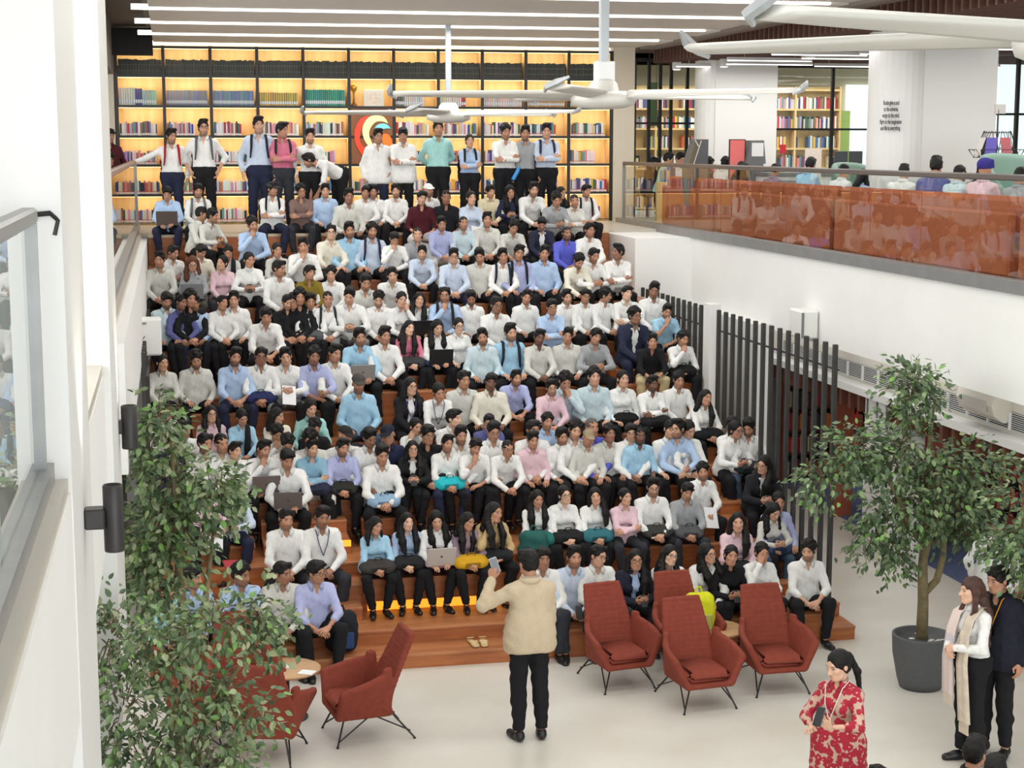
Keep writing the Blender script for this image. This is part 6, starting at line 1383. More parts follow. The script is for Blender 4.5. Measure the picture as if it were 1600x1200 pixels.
P = person((4.181,22.812,2.695), 'apart', 0, 'W', 'k', 'quiff', 'man in white shirt with beard, tenth from right in fourth row', G, tone=3, beard=0.8, hd=(-0.1,0.4,0), rz=-0.01, sc=0.874)
P = person((4.469,22.425,2.537), 'lap', 0, 'W', 'k', 'side', 'man in white shirt with glasses, ninth from right in fourth row', G, tone=3, beard=0.3, hd=(0.1,0.1,0), rz=0.06, sc=0.995, glasses=True)
P = person((4.991,22.812,2.695), 'apart', 0, 'W', 'k', 'quiff', 'man in white shirt, eighth from right in fourth row', G, tone=2, beard=0.4, hd=(-0.2,0.1,0.1), rz=0.08, sc=0.865)
P = person((5.271,22.425,2.537), 'cross', 0, 'B', 'n', 'flat', 'man in light blue shirt with glasses, seventh from right in fourth row', G, tone=2, beard=0.3, hd=(0.1,0.15,-0.1), rz=-0.09, sc=0.930, glasses=True)
P = person((5.583,22.812,2.695), 'lap', 0, 'W', 'k', 'quiff', 'man in white shirt, sixth from right in fourth row', G, tone=1, beard=0.6, hd=(0,0.1,-0.1), rz=0.10, sc=0.865)
P = person((5.859,22.812,2.695), 'lap', 0, 'W', 'k', 'flat', 'man in white shirt with glasses, fifth from right in fourth row', G, tone=2, beard=0.4, hd=(0,0.1,0.1), rz=0.00, sc=0.874, glasses=True)
P = person((6.153,22.812,2.695), 'lap', 0, 'W', 'k', 'curly', 'man in white shirt with curly hair, fourth from right in fourth row', G, tone=2, beard=0.3, hd=(0.9,0.2,-0.1), rz=.3, sc=0.884)
P = person((6.486,22.812,2.695), 'cross', 0, 'W', 'k', 'flat', 'man in white shirt, third from right in fourth row', G, tone=0, hd=(0.3,0,0.1), rz=-0.06, sc=0.902)
P = person((6.891,22.812,2.695), 'lap', 0, 'W', 'n', 'quiff', 'man in white shirt, second from right in fourth row', G, tone=3, beard=0.4, hd=(-0.2,0.3,0.1), rz=-0.08, sc=0.967)
P = person((6.939,22.425,2.537), 'chin', 0, 'S', 'k', 'quiff', 'man in sky blue shirt with beard, last on right in fourth row', G, tone=2, beard=0.8, hd=(-0.2,0.35,0.1), rz=0.03, sc=0.865, style='half')
P = person((-0.151,21.262,2.062), 'lap', 1, 'O', 'k', 'pony', 'woman in off-white shirt, first from left in fifth row', G, tone=1, hd=(0.4,0.2,0), rz=0.05, sc=0.948)
P = person((0.278,21.262,2.062), 'apart', 0, 'O', 'k', 'curly', 'man in off-white shirt with curly hair, second from left in fifth row', G, tone=2, beard=0.9, hd=(0,0.45,-0.1), rz=0.10, sc=0.939)
P = person((0.775,21.242,2.062), 'lap', 0, 'B', 'n', 'quiff', 'man in light blue shirt with beard, third from left in fifth row', G, tone=2, beard=1, hd=(0.1,0.1,0.1), rz=0.06, sc=0.977, style='roll')
P = person((1.104,21.242,2.062), 'lap', 0, 'W', 'k', 'side', 'man in white shirt with glasses, fourth from left in fifth row', G, tone=3, beard=0.3, hd=(0.1,0.1,0.1), rz=-0.09, sc=0.977, style='roll', glasses=True)
bag_at(P, (44,50,90), 'navy bag on lap of man in white shirt, fourth from left in fifth row', 2)
P = person((1.424,21.282,2.062), 'phone', 0, 'W', 'g', 'quiff', 'man in white shirt, fifth from left in fifth row', G, tone=1, beard=0.2, hd=(0,0.15,-0.1), rz=0.00, sc=0.977)
paper_at(P, 'white sheet held by man in white shirt, fifth from left in fifth row')
P = person((1.796,21.262,2.062), 'prop', 0, 'L', 'k', 'curly', 'man in lavender shirt with curly hair, sixth from left in fifth row', G, tone=3, beard=0.6, hd=(0.1,0.1,0.1), rz=-0.05, sc=0.977, style='roll')
P = person((2.068,21.262,2.062), 'lap', 0, 'W', 'k', 'quiff', 'man in white shirt, seventh from left in fifth row', G, tone=2, beard=0.3, hd=(0.3,0.2,0.1), rz=0.14, sc=0.986)
P = person((2.454,21.770,2.220), 'type', 0, 'S', 'k', 'quiff', 'man in sky blue shirt with beard, eighth from left in fifth row', G, tone=2, beard=0.8, hd=(0.2,0.1,-0.1), rz=0.02, sc=0.995)
laptop_at(P, (158,158,154), 'grey laptop on lap of man in sky blue shirt, eighth from left in fifth row')
P = person((2.795,21.770,2.220), 'lap', 0, 'W', 'k', 'quiff', 'man in white shirt, ninth from left in fifth row', G, tone=2, beard=0.3, hd=(0.2,0.15,0), rz=0.12, sc=0.995)
P = person((3.169,22.038,2.378), 'lap', 1, 'R', 'k', 'longfront', 'woman in rose pink shirt with long hair, tenth from left in fifth row', G, tone=0, hd=(0.1,0,0.1), rz=0.11, sc=0.902)
bag_at(P, (60,60,62), 'grey bag on lap of woman in rose pink shirt, tenth from left in fifth row', 0)
P = person((3.558,22.038,2.378), 'type', 1, 'W', 'k', 'longfront', 'woman in white shirt with long hair, eleventh from left in fifth row', G, tone=1, hd=(0.2,0.3,0), rz=0.02, sc=0.920)
laptop_at(P, (34,36,40), 'dark laptop on lap of woman in white shirt, eleventh from left in fifth row')
bag_at(P, (54,66,94), 'navy bag on lap of woman in white shirt, eleventh from left in fifth row', 0)
P = person((3.865,22.038,2.378), 'apart', 1, 'W', 'k', 'bun', 'woman in white shirt with glasses, ninth from right in fifth row', G, tone=0, hd=(0,0.1,0), rz=0.10, sc=0.920, glasses=True)
P = person((4.119,21.630,2.220), 'apart', 0, 'Q', 'k', 'quiff', 'man in pale grey-blue shirt with beard, eighth from right in fifth row', G, tone=2, beard=0.9, hd=(-0.1,0.1,-0.1), rz=-0.07, sc=0.939)
P = person((4.531,21.730,2.220), 'apart', 0, 'S', 'k', 'quiff', 'man in sky blue shirt with beard, seventh from right in fifth row', G, tone=1, beard=0.9, hd=(0.1,0.1,-0.1), rz=0.06, sc=0.995)
backpack_at(P, (38,42,52), 'grey backpack worn by man in sky blue shirt, seventh from right in fifth row')
P = person((4.906,21.630,2.220), 'lap', 0, 'O', 'k', 'quiff', 'man in off-white shirt, sixth from right in fifth row', G, tone=4, beard=0.5, hd=(0,0.2,0.1), rz=0.05, sc=0.911)
P = person((5.310,21.630,2.220), 'apart', 0, 'O', 'k', 'quiff', 'man in off-white shirt, fifth from right in fifth row', G, tone=2, beard=0.3, hd=(-0.1,0.1,0.1), rz=-0.11, sc=0.921)
P = person((5.694,21.650,2.220), 'phone', 0, 'G', 'k', 'fringe', 'man in grey shirt, fourth from right in fifth row', G, tone=2, beard=0.3, hd=(0.1,0.15,0.1), rz=0.01, sc=0.930, wide=1.05)
P = person((6.381,22.038,2.378), 'lap', 0, 'W', 'n', 'curly', 'man in white shirt with dark blazer, third from right in fifth row', G, tone=3, beard=0.4, hd=(0.3,0,0), rz=0.09, sc=0.995, glasses=True, blazer=(42,46,66))
P = person((6.486,21.630,2.220), 'knees', 0, 'K', 'h', 'quiff', 'man in black shirt, second from right in fifth row', G, tone=2, beard=0.3, hd=(-0.1,0.05,0), rz=-0.07, sc=0.884, style='roll')
P = person((6.927,21.630,2.220), 'chin', 0, 'W', 'k', 'curly', 'man in white shirt with curly hair, last on right in fifth row', G, tone=2, beard=0.6, hd=(0.2,0.1,0.1), rz=0.07, sc=0.874)
bag_at(P, (30,30,32), 'black bag on lap of man in white shirt, last on right in fifth row', 2)
P = person((-0.114,20.080,1.587), 'lap', 0, 'W', 'k', 'quiff', 'man in white shirt with glasses, first from left in sixth row', G, tone=2, beard=0.2, hd=(0.6,0.05,0.1), rz=0.12, sc=0.949, glasses=True)
P = person((0.423,20.100,1.587), 'book', 1, 'P', 'k', 'bob', 'woman in pale pink shirt with glasses, second from left in sixth row', G, tone=1, hd=(0.3,0,0), rz=-0.02, sc=0.892, glasses=True)
P = person((0.796,20.000,1.587), 'lap', 1, 'S', 'k', 'pony', 'woman in sky blue shirt with black scarf, third from left in sixth row', G, tone=2, hd=(0.3,0.4,-0.1), rz=0.09, sc=0.856, scarf=(36,34,38))
P = person((1.225,20.000,1.587), 'lap', 1, 'C', 'k', 'long', 'woman in cream shirt with long hair, fourth from left in sixth row', G, tone=2, hd=(0.9,0.15,0), rz=0.05, sc=0.856)
P = person((1.644,20.100,1.587), 'apart', 1, 'T', 'k', 'long', 'woman in mint shirt with long hair, fifth from left in sixth row', G, tone=1, hd=(0.4,0.3,0), rz=-0.05, sc=0.948)
P = person((2.292,20.508,1.745), 'apart', 0, 'S', 'j', 'none', 'man in sky blue shirt with cap, sixth from left in sixth row', G, tone=2, beard=0.8, hd=(0.1,0.2,0), rz=-0.05, sc=0.995, cap=(72,68,64))
P = person((2.956,20.488,1.745), 'lap', 1, 'W', 'k', 'long', 'woman in white shirt with dark blazer, seventh from left in sixth row', G, tone=1, hd=(0.3,0,0), rz=0.14, sc=0.975, glasses=True, blazer=(32,32,36), lanyard=(96,84,150))
P = person((3.297,20.488,1.745), 'knees', 1, 'W', 'k', 'pony', 'woman in white shirt with lanyard, eighth from left in sixth row', G, tone=2, hd=(0.1,0.25,-0.1), rz=0.01, sc=0.984, lanyard=(60,58,100))
P = person((3.678,20.608,1.745), 'apart', 0, 'O', 'k', 'side', 'man in off-white shirt, ninth from left in sixth row', G, tone=2, beard=0.3, hd=(0.1,0.1,0), rz=0.11, sc=0.995)
P = person((4.009,20.488,1.745), 'apart', 0, 'C', 'k', 'flat', 'man in cream shirt, tenth from left in sixth row', G, tone=4, beard=0.3, hd=(0,0.15,0.1), rz=-0.10, sc=0.967)
P = person((4.358,20.775,1.903), 'knees', 0, 'L', 'k', 'quiff', 'man in lavender shirt with beard, eighth from right in sixth row', G, tone=2, beard=0.9, hd=(0.1,0,0), rz=0.06, sc=0.865, style='roll')
P = person((4.789,20.387,1.745), 'lap', 0, 'P', 'k', 'quiff', 'man in pale pink shirt with glasses, seventh from right in sixth row', G, tone=1, beard=0.8, hd=(0,0.15,-0.1), rz=0.00, sc=0.865, glasses=True)
P = person((5.000,20.608,1.745), 'chin', 0, 'Q', 'k', 'curly', 'man in pale grey-blue shirt with curly hair, sixth from right in sixth row', G, tone=2, beard=0.2, hd=(0,0.5,0), rz=0.00, sc=0.995, flip=True)
P = person((5.396,20.508,1.745), 'apart', 0, 'Q', 'k', 'curly', 'man in pale grey-blue shirt with curly hair, fifth from right in sixth row', G, tone=1, beard=0.2, hd=(0.1,0,0), rz=-0.09, sc=0.995)
P = person((5.791,20.508,1.745), 'apart', 1, 'W', 'k', 'bun', 'woman in white shirt with tied hair, fourth from right in sixth row', G, tone=1, hd=(0.1,-0.05,0), rz=0.01, sc=0.984)
bag_at(P, (24,24,26), 'black bag on lap of woman in white shirt, fourth from right in sixth row', 1)
P = person((6.165,20.387,1.745), 'cross', 0, 'W', 'k', 'quiff', 'man in white shirt with beard, third from right in sixth row', G, tone=4, beard=0.8, hd=(0.1,0.1,0), rz=0.06, sc=0.865)
bag_at(P, (34,34,36), 'black bag on lap of man in white shirt, third from right in sixth row', 0)
P = person((6.553,20.508,1.745), 'lap', 0, 'W', 'k', 'curly', 'man in white shirt with curly hair, second from right in sixth row', G, tone=2, beard=0.4, hd=(0,0.1,0), rz=0.05, sc=0.902)
P = person((6.790,20.080,1.587), 'lap', 1, 'W', 'k', 'long', 'woman in white shirt with long hair, last on right in sixth row', G, tone=2, hd=(0.1,0.05,0.1), rz=0.11, sc=0.911)
bag_at(P, (26,26,28), 'black bag on lap of woman in white shirt, last on right in sixth row', 2)
P = person((-0.040,19.445,1.270), 'lap', 0, 'N', 'l', 'curly', 'man in navy shirt with glasses, first from left in seventh row', G, tone=1, beard=0.2, hd=(0.6,0.3,-0.1), rz=-0.03, sc=0.995, glasses=True)
P = person((0.084,19.732,1.428), 'lap', 0, 'W', 'k', 'side', 'man in white shirt, second from left in seventh row', G, tone=2, beard=0.3, hd=(0.8,0.2,-0.1), rz=0.15, sc=0.930)
P = person((0.330,19.325,1.270), 'lap', 0, 'O', 'k', 'side', 'man in off-white shirt with beard, third from left in seventh row', G, tone=2, beard=1, hd=(0.4,0.2,0), rz=0.15, sc=0.995)
P = person((0.523,19.325,1.270), 'lap', 0, 'W', 'k', 'buzz', 'man in white shirt with cropped hair, fourth from left in seventh row', G, tone=2, beard=0.5, hd=(0.5,0.2,-0.1), rz=0.00, sc=0.986)
P = person((0.676,19.265,1.270), 'lap', 0, 'W', 'k', 'quiff', 'man in white shirt, fifth from left in seventh row', G, tone=1, beard=0.2, hd=(0.4,0.05,0.1), rz=0.15, sc=0.865)
P = person((1.003,19.325,1.270), 'chin', 0, 'W', 'k', 'quiff', 'man in white shirt with beard, sixth from left in seventh row', G, tone=2, beard=0.8, hd=(0.5,0.2,0.1), rz=0.06, sc=0.930)
laptop_at(P, (122,108,102), 'grey laptop on lap of man in white shirt, sixth from left in seventh row')
P = person((1.187,19.712,1.428), 'chin', 0, 'W', 'k', 'curly', 'man in white shirt with curly hair, seventh from left in seventh row', G, tone=2, beard=0.3, hd=(0.3,0.4,0), rz=0.04, sc=0.874)
P = person((1.295,19.325,1.270), 'lap', 0, 'W', 'k', 'curly', 'man in white shirt with curly hair, eighth from left in seventh row', G, tone=2, beard=0.2, hd=(0.1,0.55,0), rz=-0.09, sc=0.939)
P = person((1.272,19.058,1.112), 'type', 0, 'W', 'k', 'flat', 'man in white shirt, ninth from left in seventh row', G, tone=2, beard=0.2, hd=(0.3,0.4,0), rz=-0.06, sc=0.995)
laptop_at(P, (112,108,106), 'grey laptop on lap of man in white shirt, ninth from left in seventh row')
P = person((1.578,19.325,1.270), 'lap', 0, 'O', 'k', 'curly', 'man in off-white shirt with curly hair, tenth from left in seventh row', G, tone=2, beard=0.3, hd=(-0.3,0.4,-0.1), rz=-0.10, sc=0.995)
P = person((1.587,19.225,1.270), 'cross', 0, 'X', 'w', 'quiff', 'man in teal blue shirt, eleventh from left in seventh row', G, tone=1, beard=0.4, hd=(0.3,0.2,0), rz=0.09, sc=0.865)
bag_at(P, (44,46,66), 'navy bag on lap of man in teal blue shirt, eleventh from left in seventh row', 2)
P = person((1.659,19.712,1.428), 'lap', 0, 'K', 'k', 'curly', 'man in black shirt with curly hair, twelfth from left in seventh row', G, tone=2, beard=0.2, hd=(0.2,0.4,0), rz=0.12, sc=0.884)
P = person((1.944,19.225,1.270), 'lap', 0, 'L', 'k', 'quiff', 'man in lavender shirt with beard, thirteenth from left in seventh row', G, tone=2, beard=0.9, hd=(0.5,0.2,0.1), rz=-0.04, sc=0.865)
bag_at(P, (46,46,44), 'black bag on lap of man in lavender shirt, thirteenth from left in seventh row', 1)
P = person((2.001,19.445,1.270), 'lap', 0, 'W', 'k', 'none', 'man in white shirt with cap, fourteenth from left in seventh row', G, tone=2, beard=0.4, hd=(0.4,0.15,0.1), rz=0.10, sc=0.995, cap=(42,40,40))
P = person((2.285,19.325,1.270), 'lap', 0, 'W', 'k', 'quiff', 'man in white shirt, fifteenth from left in seventh row', G, tone=3, beard=0.3, hd=(0.5,0.4,-0.1), rz=-0.04, sc=0.995)
P = person((2.392,19.017,1.112), 'lap', 0, 'W', 'k', 'quiff', 'man in white shirt, sixteenth from left in seventh row', G, tone=2, beard=0.2, hd=(0.2,0.35,0), rz=0.02, sc=0.995)
bag_at(P, (140,170,196), 'light blue bag on lap of man in white shirt, sixteenth from left in seventh row', 0)
P = person((2.523,19.445,1.270), 'lap', 0, 'N', 'k', 'none', 'man in navy shirt with cap, seventeenth from left in seventh row', G, tone=2, beard=0.3, hd=(-0.3,0.1,-0.1), rz=-0.04, sc=0.995, glasses=True, cap=(34,36,48))
P = person((2.796,19.265,1.270), 'phone', 1, 'W', 'k', 'long', 'woman in white shirt with dark blazer, eighteenth from left in seventh row', G, tone=1, hd=(0.1,0.05,0), rz=-0.09, sc=0.856, glasses=True, blazer=(34,34,36))
phone_at(P, 'dark phone held by woman in white shirt, eighteenth from left in seventh row')
P = person((2.891,19.712,1.428), 'cheek', 1, 'W', 'k', 'bun', 'woman in white shirt with tied hair, nineteenth from left in seventh row', G, tone=1, hd=(0.3,0.1,0), rz=0.09, sc=0.920, style='knit')
P = person((2.998,19.365,1.270), 'lap', 0, 'K', 'k', 'fringe', 'man in black shirt with glasses, twentieth from left in seventh row', G, tone=2, beard=0.2, hd=(0.2,0.1,0), rz=0.12, sc=0.995, glasses=True)
P = person((3.220,19.225,1.270), 'lap', 0, 'W', 'n', 'quiff', 'man in white shirt, twenty-first from left in seventh row', G, tone=2, beard=0.6, hd=(0.1,0.05,0.1), rz=0.06, sc=0.865, style='roll')
bag_at(P, (46,180,190), 'turquoise bag on lap of man in white shirt, twenty-first from left in seventh row', 0)
P = person((3.384,19.712,1.428), 'lap', 0, 'W', 'k', 'flat', 'man in white shirt, twenty-second from left in seventh row', G, tone=0, beard=0.1, hd=(0.7,0.05,0), rz=0.08, sc=0.958)
P = person((3.406,19.345,1.270), 'lap', 0, 'W', 'k', 'quiff', 'man in white shirt with beard, twenty-first from right in seventh row', G, tone=2, beard=0.8, hd=(0.2,0.1,0), rz=-0.04, sc=0.967)
P = person((3.544,19.225,1.270), 'chin', 0, 'W', 'k', 'fringe', 'man in white shirt, twentieth from right in seventh row', G, tone=2, beard=0.6, hd=(0.1,0.3,0.1), rz=0.01, sc=0.865, style='roll')
P = person((3.829,19.712,1.428), 'lap', 0, 'D', 'k', 'flat', 'man in indigo shirt with glasses, nineteenth from right in seventh row', G, tone=1, beard=0.1, hd=(-0.2,0.1,0), rz=-0.12, sc=0.874, glasses=True)
P = person((3.834,19.445,1.270), 'lap', 0, 'W', 'k', 'quiff', 'man in white shirt with glasses, eighteenth from right in seventh row', G, tone=2, beard=0.3, hd=(0.1,0.35,0), rz=-0.05, sc=0.995, glasses=True)
P = person((3.925,19.225,1.270), 'knees', 0, 'W', 'k', 'buzz', 'man in white shirt with glasses, seventeenth from right in seventh row', G, tone=2, beard=0.3, hd=(0.2,0.1,0), rz=0.07, sc=0.865, glasses=True)
P = person((4.335,19.445,1.270), 'lap', 0, 'W', 'k', 'flat', 'man in white shirt with glasses, sixteenth from right in seventh row', G, tone=2, beard=0.3, hd=(0.3,0.05,0), rz=-0.06, sc=0.995, glasses=True)
P = person((4.290,19.225,1.270), 'apart', 0, 'P', 'k', 'quiff', 'man in pale pink shirt, fifteenth from right in seventh row', G, tone=2, beard=0.2, hd=(0,0.1,0), rz=0.10, sc=0.865)
P = person((4.554,19.612,1.428), 'lap', 0, 'B', 'k', 'curly', 'man in light blue shirt with curly hair, fourteenth from right in seventh row', G, tone=2, beard=0.6, hd=(0,0,0.1), rz=0.10, sc=0.865)
P = person((4.678,19.325,1.270), 'apart', 0, 'W', 'k', 'quiff', 'man in white shirt with beard, thirteenth from right in seventh row', G, tone=2, beard=0.8, hd=(0.1,0.1,-0.1), rz=0.11, sc=0.884, wide=1.1)
P = person((4.843,19.325,1.270), 'lap', 0, 'W', 'k', 'curly', 'man in white shirt with curly hair, twelfth from right in seventh row', G, tone=1, beard=0.6, hd=(0,0.1,0.1), rz=0.05, sc=0.986)
P = person((4.987,19.225,1.270), 'apart', 0, 'O', 'k', 'none', 'man in off-white shirt with cap, eleventh from right in seventh row', G, tone=2, beard=0.4, hd=(0,0.1,0.1), rz=0.00, sc=0.865, cap=(152,134,108))
P = person((5.090,19.445,1.270), 'lap', 0, 'V', 'k', 'buzz', 'man in violet blue shirt with cropped hair, tenth from right in seventh row', G, tone=2, beard=0.2, hd=(0.2,0,0), rz=0.07, sc=0.995, haircol='grey')
P = person((5.288,19.325,1.270), 'apart', 0, 'O', 'k', 'curly', 'man in off-white shirt with curly hair, ninth from right in seventh row', G, tone=3, beard=0.2, hd=(0.1,0,0), rz=0.06, sc=0.902)
P = person((5.559,19.325,1.270), 'lap', 0, 'W', 'k', 'flat', 'man in white shirt with glasses, eighth from right in seventh row', G, tone=1, beard=0.3, hd=(-0.2,0.1,-0.1), rz=0.03, sc=0.921, glasses=True)
P = person((5.655,19.225,1.270), 'apart', 0, 'S', 'k', 'buzz', 'man in sky blue shirt with cropped hair, seventh from right in seventh row', G, tone=4, beard=0.9, hd=(0,0.05,0), rz=0.05, sc=0.865, style='roll', wide=1.12)
P = person((6.076,19.325,1.270), 'apart', 0, 'W', 'k', 'fringe', 'man in white shirt, sixth from right in seventh row', G, tone=1, beard=0.4, hd=(0.1,0.05,0.1), rz=-0.09, sc=0.930)
P = person((6.166,19.345,1.270), 'prop', 0, 'B', 'k', 'quiff', 'man in light blue shirt with glasses, fifth from right in seventh row', G, tone=1, beard=0.9, hd=(-0.7,0.05,0), rz=-0.14, sc=0.977, glasses=True)
P = person((6.317,19.325,1.270), 'lap', 1, 'W', 'k', 'pony', 'woman in white shirt, fourth from right in seventh row', G, tone=1, hd=(0.3,0.4,-0.1), rz=0.04, sc=0.975)
P = person((6.947,19.445,1.270), 'lap', 1, 'W', 'k', 'bun', 'woman in white shirt with tied hair, third from right in seventh row', G, tone=1, hd=(0.2,0.1,-0.1), rz=-0.04, sc=0.984)
P = person((6.916,19.325,1.270), 'phone', 1, 'W', 'k', 'pony', 'woman in white shirt with glasses, second from right in seventh row', G, tone=2, hd=(0.3,0.2,-0.1), rz=0.14, sc=0.966, glasses=True)
phone_at(P, 'dark phone held by woman in white shirt, second from right in seventh row')
P = person((7.099,19.325,1.270), 'prop', 0, 'W', 'j', 'quiff', 'man in white shirt with beard, last on right in seventh row', G, tone=2, beard=0.9, hd=(-0.4,0.4,0), rz=-0.15, sc=0.967)
bag_at(P, (46,58,60), 'grey bag on lap of man in white shirt, last on right in seventh row', 0)
P = person((0.334,18.490,0.953), 'prop', 0, 'P', 'k', 'side', 'man in pale pink shirt, first from left in eighth row', G, tone=2, beard=0.3, hd=(0.5,0.2,0), rz=-0.04, sc=0.865)
paper_at(P, 'white sheet held by man in pale pink shirt, first from left in eighth row')
P = person((0.587,18.530,0.953), 'phone', 0, 'Z', 'n', 'quiff', 'man in icy white shirt, second from left in eighth row', G, tone=2, beard=0.2, hd=(0.4,0.2,0), rz=-0.01, sc=0.911)
phone_at(P, 'dark phone held by man in icy white shirt, second from left in eighth row')
P = person((1.171,17.895,0.637), 'lap', 0, 'W', 'k', 'side', 'man in white shirt with beard, third from left in eighth row', G, tone=2, beard=0.7, hd=(0.3,0.2,0.1), rz=-0.02, sc=0.995)
P = person((1.569,17.895,0.637), 'lap', 0, 'W', 'd', 'quiff', 'man in white shirt with lanyard, fourth from left in eighth row', G, tone=3, beard=0.6, hd=(0.1,0.2,0.1), rz=0.11, sc=0.995, lanyard=(52,56,96))
P = person((2.145,17.675,0.692), 'lap', 1, 'S', 'k', 'bob', 'woman in sky blue shirt, fifth from left in eighth row', G, tone=2, hd=(0.4,0.1,0.1), rz=0.05, sc=0.856)
bag_at(P, (64,60,58), 'grey bag on lap of woman in sky blue shirt, fifth from left in eighth row', 2)
P = person((2.514,17.775,0.692), 'lap', 1, 'B', 'k', 'longfront', 'woman in light blue shirt with long hair, sixth from left in eighth row', G, tone=0, hd=(0.3,0,0), rz=-0.06, sc=0.865)
bag_at(P, (40,40,42), 'black bag on lap of woman in light blue shirt, sixth from left in eighth row', 0)
P = person((2.839,17.775,0.692), 'type', 1, 'W', 'k', 'longfront', 'woman in white shirt with long hair, seventh from left in eighth row', G, tone=1, hd=(0,0.3,-0.1), rz=0.05, sc=0.892)
laptop_at(P, (196,194,190), 'grey laptop on lap of woman in white shirt, seventh from left in eighth row')
bag_at(P, (196,140,164), 'pink bag on lap of woman in white shirt, seventh from left in eighth row', 1)
P = person((3.189,17.675,0.692), 'lap', 1, 'U', 'k', 'longfront', 'woman in mauve shirt with long hair, eighth from left in eighth row', G, tone=2, hd=(0.4,0.1,0.1), rz=0.10, sc=0.856)
bag_at(P, (206,158,38), 'mustard bag on lap of woman in mauve shirt, eighth from left in eighth row', 2)
P = person((3.497,17.815,0.692), 'cheek', 1, 'A', 'k', 'longfront', 'woman in tan shirt with long hair, ninth from left in eighth row', G, tone=2, hd=(0.4,0.05,0.1), rz=0.15, sc=0.984, style='knit')
bag_at(P, (40,40,42), 'black bag on lap of woman in tan shirt, ninth from left in eighth row', 0)
P = person((4.104,18.163,0.795), 'lap', 1, 'W', 'k', 'longfront', 'woman in white shirt with long hair, tenth from left in eighth row', G, tone=2, hd=(0.2,0.1,0), rz=-0.04, sc=0.874)
bag_at(P, (44,112,104), 'teal bag on lap of woman in white shirt, tenth from left in eighth row', 0)
P = person((4.429,18.163,0.795), 'lap', 1, 'W', 'k', 'bun', 'woman in white shirt with glasses, ninth from right in eighth row', G, tone=0, hd=(0.1,0,-0.1), rz=0.06, sc=0.920, glasses=True)
bag_at(P, (38,38,40), 'black bag on lap of woman in white shirt, ninth from right in eighth row', 0)
P = person((4.801,18.163,0.795), 'lap', 1, 'W', 'k', 'long', 'woman in white shirt with long hair, eighth from right in eighth row', G, tone=1, hd=(-0.1,0,-0.1), rz=-0.01, sc=0.874)
bag_at(P, (56,110,120), 'teal bag on lap of woman in white shirt, eighth from right in eighth row', 0)
P = person((5.146,18.062,0.795), 'cross', 1, 'P', 'd', 'bun', 'woman in pale pink shirt with tied hair, seventh from right in eighth row', G, tone=1, hd=(0.3,0.05,0), rz=0.04, sc=0.856)
P = person((5.507,18.163,0.795), 'lap', 0, 'W', 'k', 'quiff', 'man in white shirt with glasses, sixth from right in eighth row', G, tone=1, beard=0.9, hd=(-0.2,0.1,0), rz=0.03, sc=0.939, glasses=True)
bag_at(P, (60,58,56), 'grey bag on lap of man in white shirt, sixth from right in eighth row', 1)
P = person((5.915,18.123,0.795), 'lap', 0, 'G', 'd', 'fringe', 'man in grey shirt, fifth from right in eighth row', G, tone=2, beard=0.3, hd=(0,0.3,0.1), rz=-0.06, sc=0.865)
bag_at(P, (84,84,86), 'grey bag on lap of man in grey shirt, fifth from right in eighth row', 1)
P = person((6.216,18.450,0.953), 'lap', 0, 'W', 'k', 'curly', 'man in white shirt with curly hair, fourth from right in eighth row', G, tone=2, beard=0.8, hd=(-0.3,0,-0.1), rz=0.06, sc=0.865)
paper_at(P, 'white sheet held by man in white shirt, fourth from right in eighth row')
P = person((7.020,18.550,0.953), 'phone', 1, 'W', 'k', 'longfront', 'woman in white shirt with dark blazer, third from right in eighth row', G, tone=1, hd=(-0.7,0.1,0.1), rz=-0.14, sc=0.984, glasses=True, blazer=(34,34,38))
phone_at(P, 'dark phone held by woman in white shirt, third from right in eighth row')
P = person((6.862,17.775,0.637), 'phone', 1, 'O', 'j', 'longfront', 'woman in off-white shirt with long hair, second from right in eighth row', G, tone=1, hd=(0.1,0.5,0), rz=0.06, sc=0.856)
bag_at(P, (54,70,100), 'light blue bag on lap of woman in off-white shirt, second from right in eighth row', 0)
P = person((6.949,17.795,0.637), 'apart', 1, 'L', 'k', 'bun', 'woman in lavender shirt with tied hair, last on right in eighth row', G, tone=2, hd=(-0.2,0.1,0), rz=0.03, sc=0.966)
P = person((-0.131,16.640,0.320), 'lap', 0, 'T', 'n', 'flat', 'man in mint shirt, first from left in ninth row', G, tone=2, beard=0.2, hd=(0.5,0.2,-0.1), rz=0.16, sc=0.884, seat_h=0.33)
P = person((0.120,16.780,0.320), 'lap', 0, 'B', 'k', 'flat', 'man in light blue shirt, second from left in ninth row', G, tone=2, beard=0.5, hd=(0.9,0.2,0), rz=0.21, sc=0.995, seat_h=0.33)
P = person((0.620,16.780,0.320), 'lap', 0, 'B', 'k', 'curly', 'man in light blue shirt with curly hair, third from left in ninth row', G, tone=3, beard=0.5, hd=(0.7,0.1,0), rz=0.08, sc=0.995, seat_h=0.33)
P = person((1.046,16.760,0.320), 'lap', 0, 'O', 'k', 'side', 'man in off-white shirt, fourth from left in ninth row', G, tone=3, beard=0.2, hd=(0.7,0.1,0), rz=0.02, sc=0.995, seat_h=0.33)
P = person((1.398,16.740,0.320), 'lap', 0, 'L', 'k', 'flat', 'man in lavender shirt with glasses, fifth from left in ninth row', G, tone=2, beard=0.2, hd=(0.6,0.15,-0.1), rz=0.17, sc=0.995, style='roll', glasses=True, seat_h=0.33)
P = person((3.850,16.780,0.320), 'lap', 0, 'W', 'd', 'flat', 'man in white shirt, sixth from left in ninth row', G, tone=3, hd=(0.1,0.05,0), rz=-0.05, sc=0.995, seat_h=0.33)
bag_at(P, (112,112,116), 'grey bag on lap of man in white shirt, sixth from left in ninth row', 2)
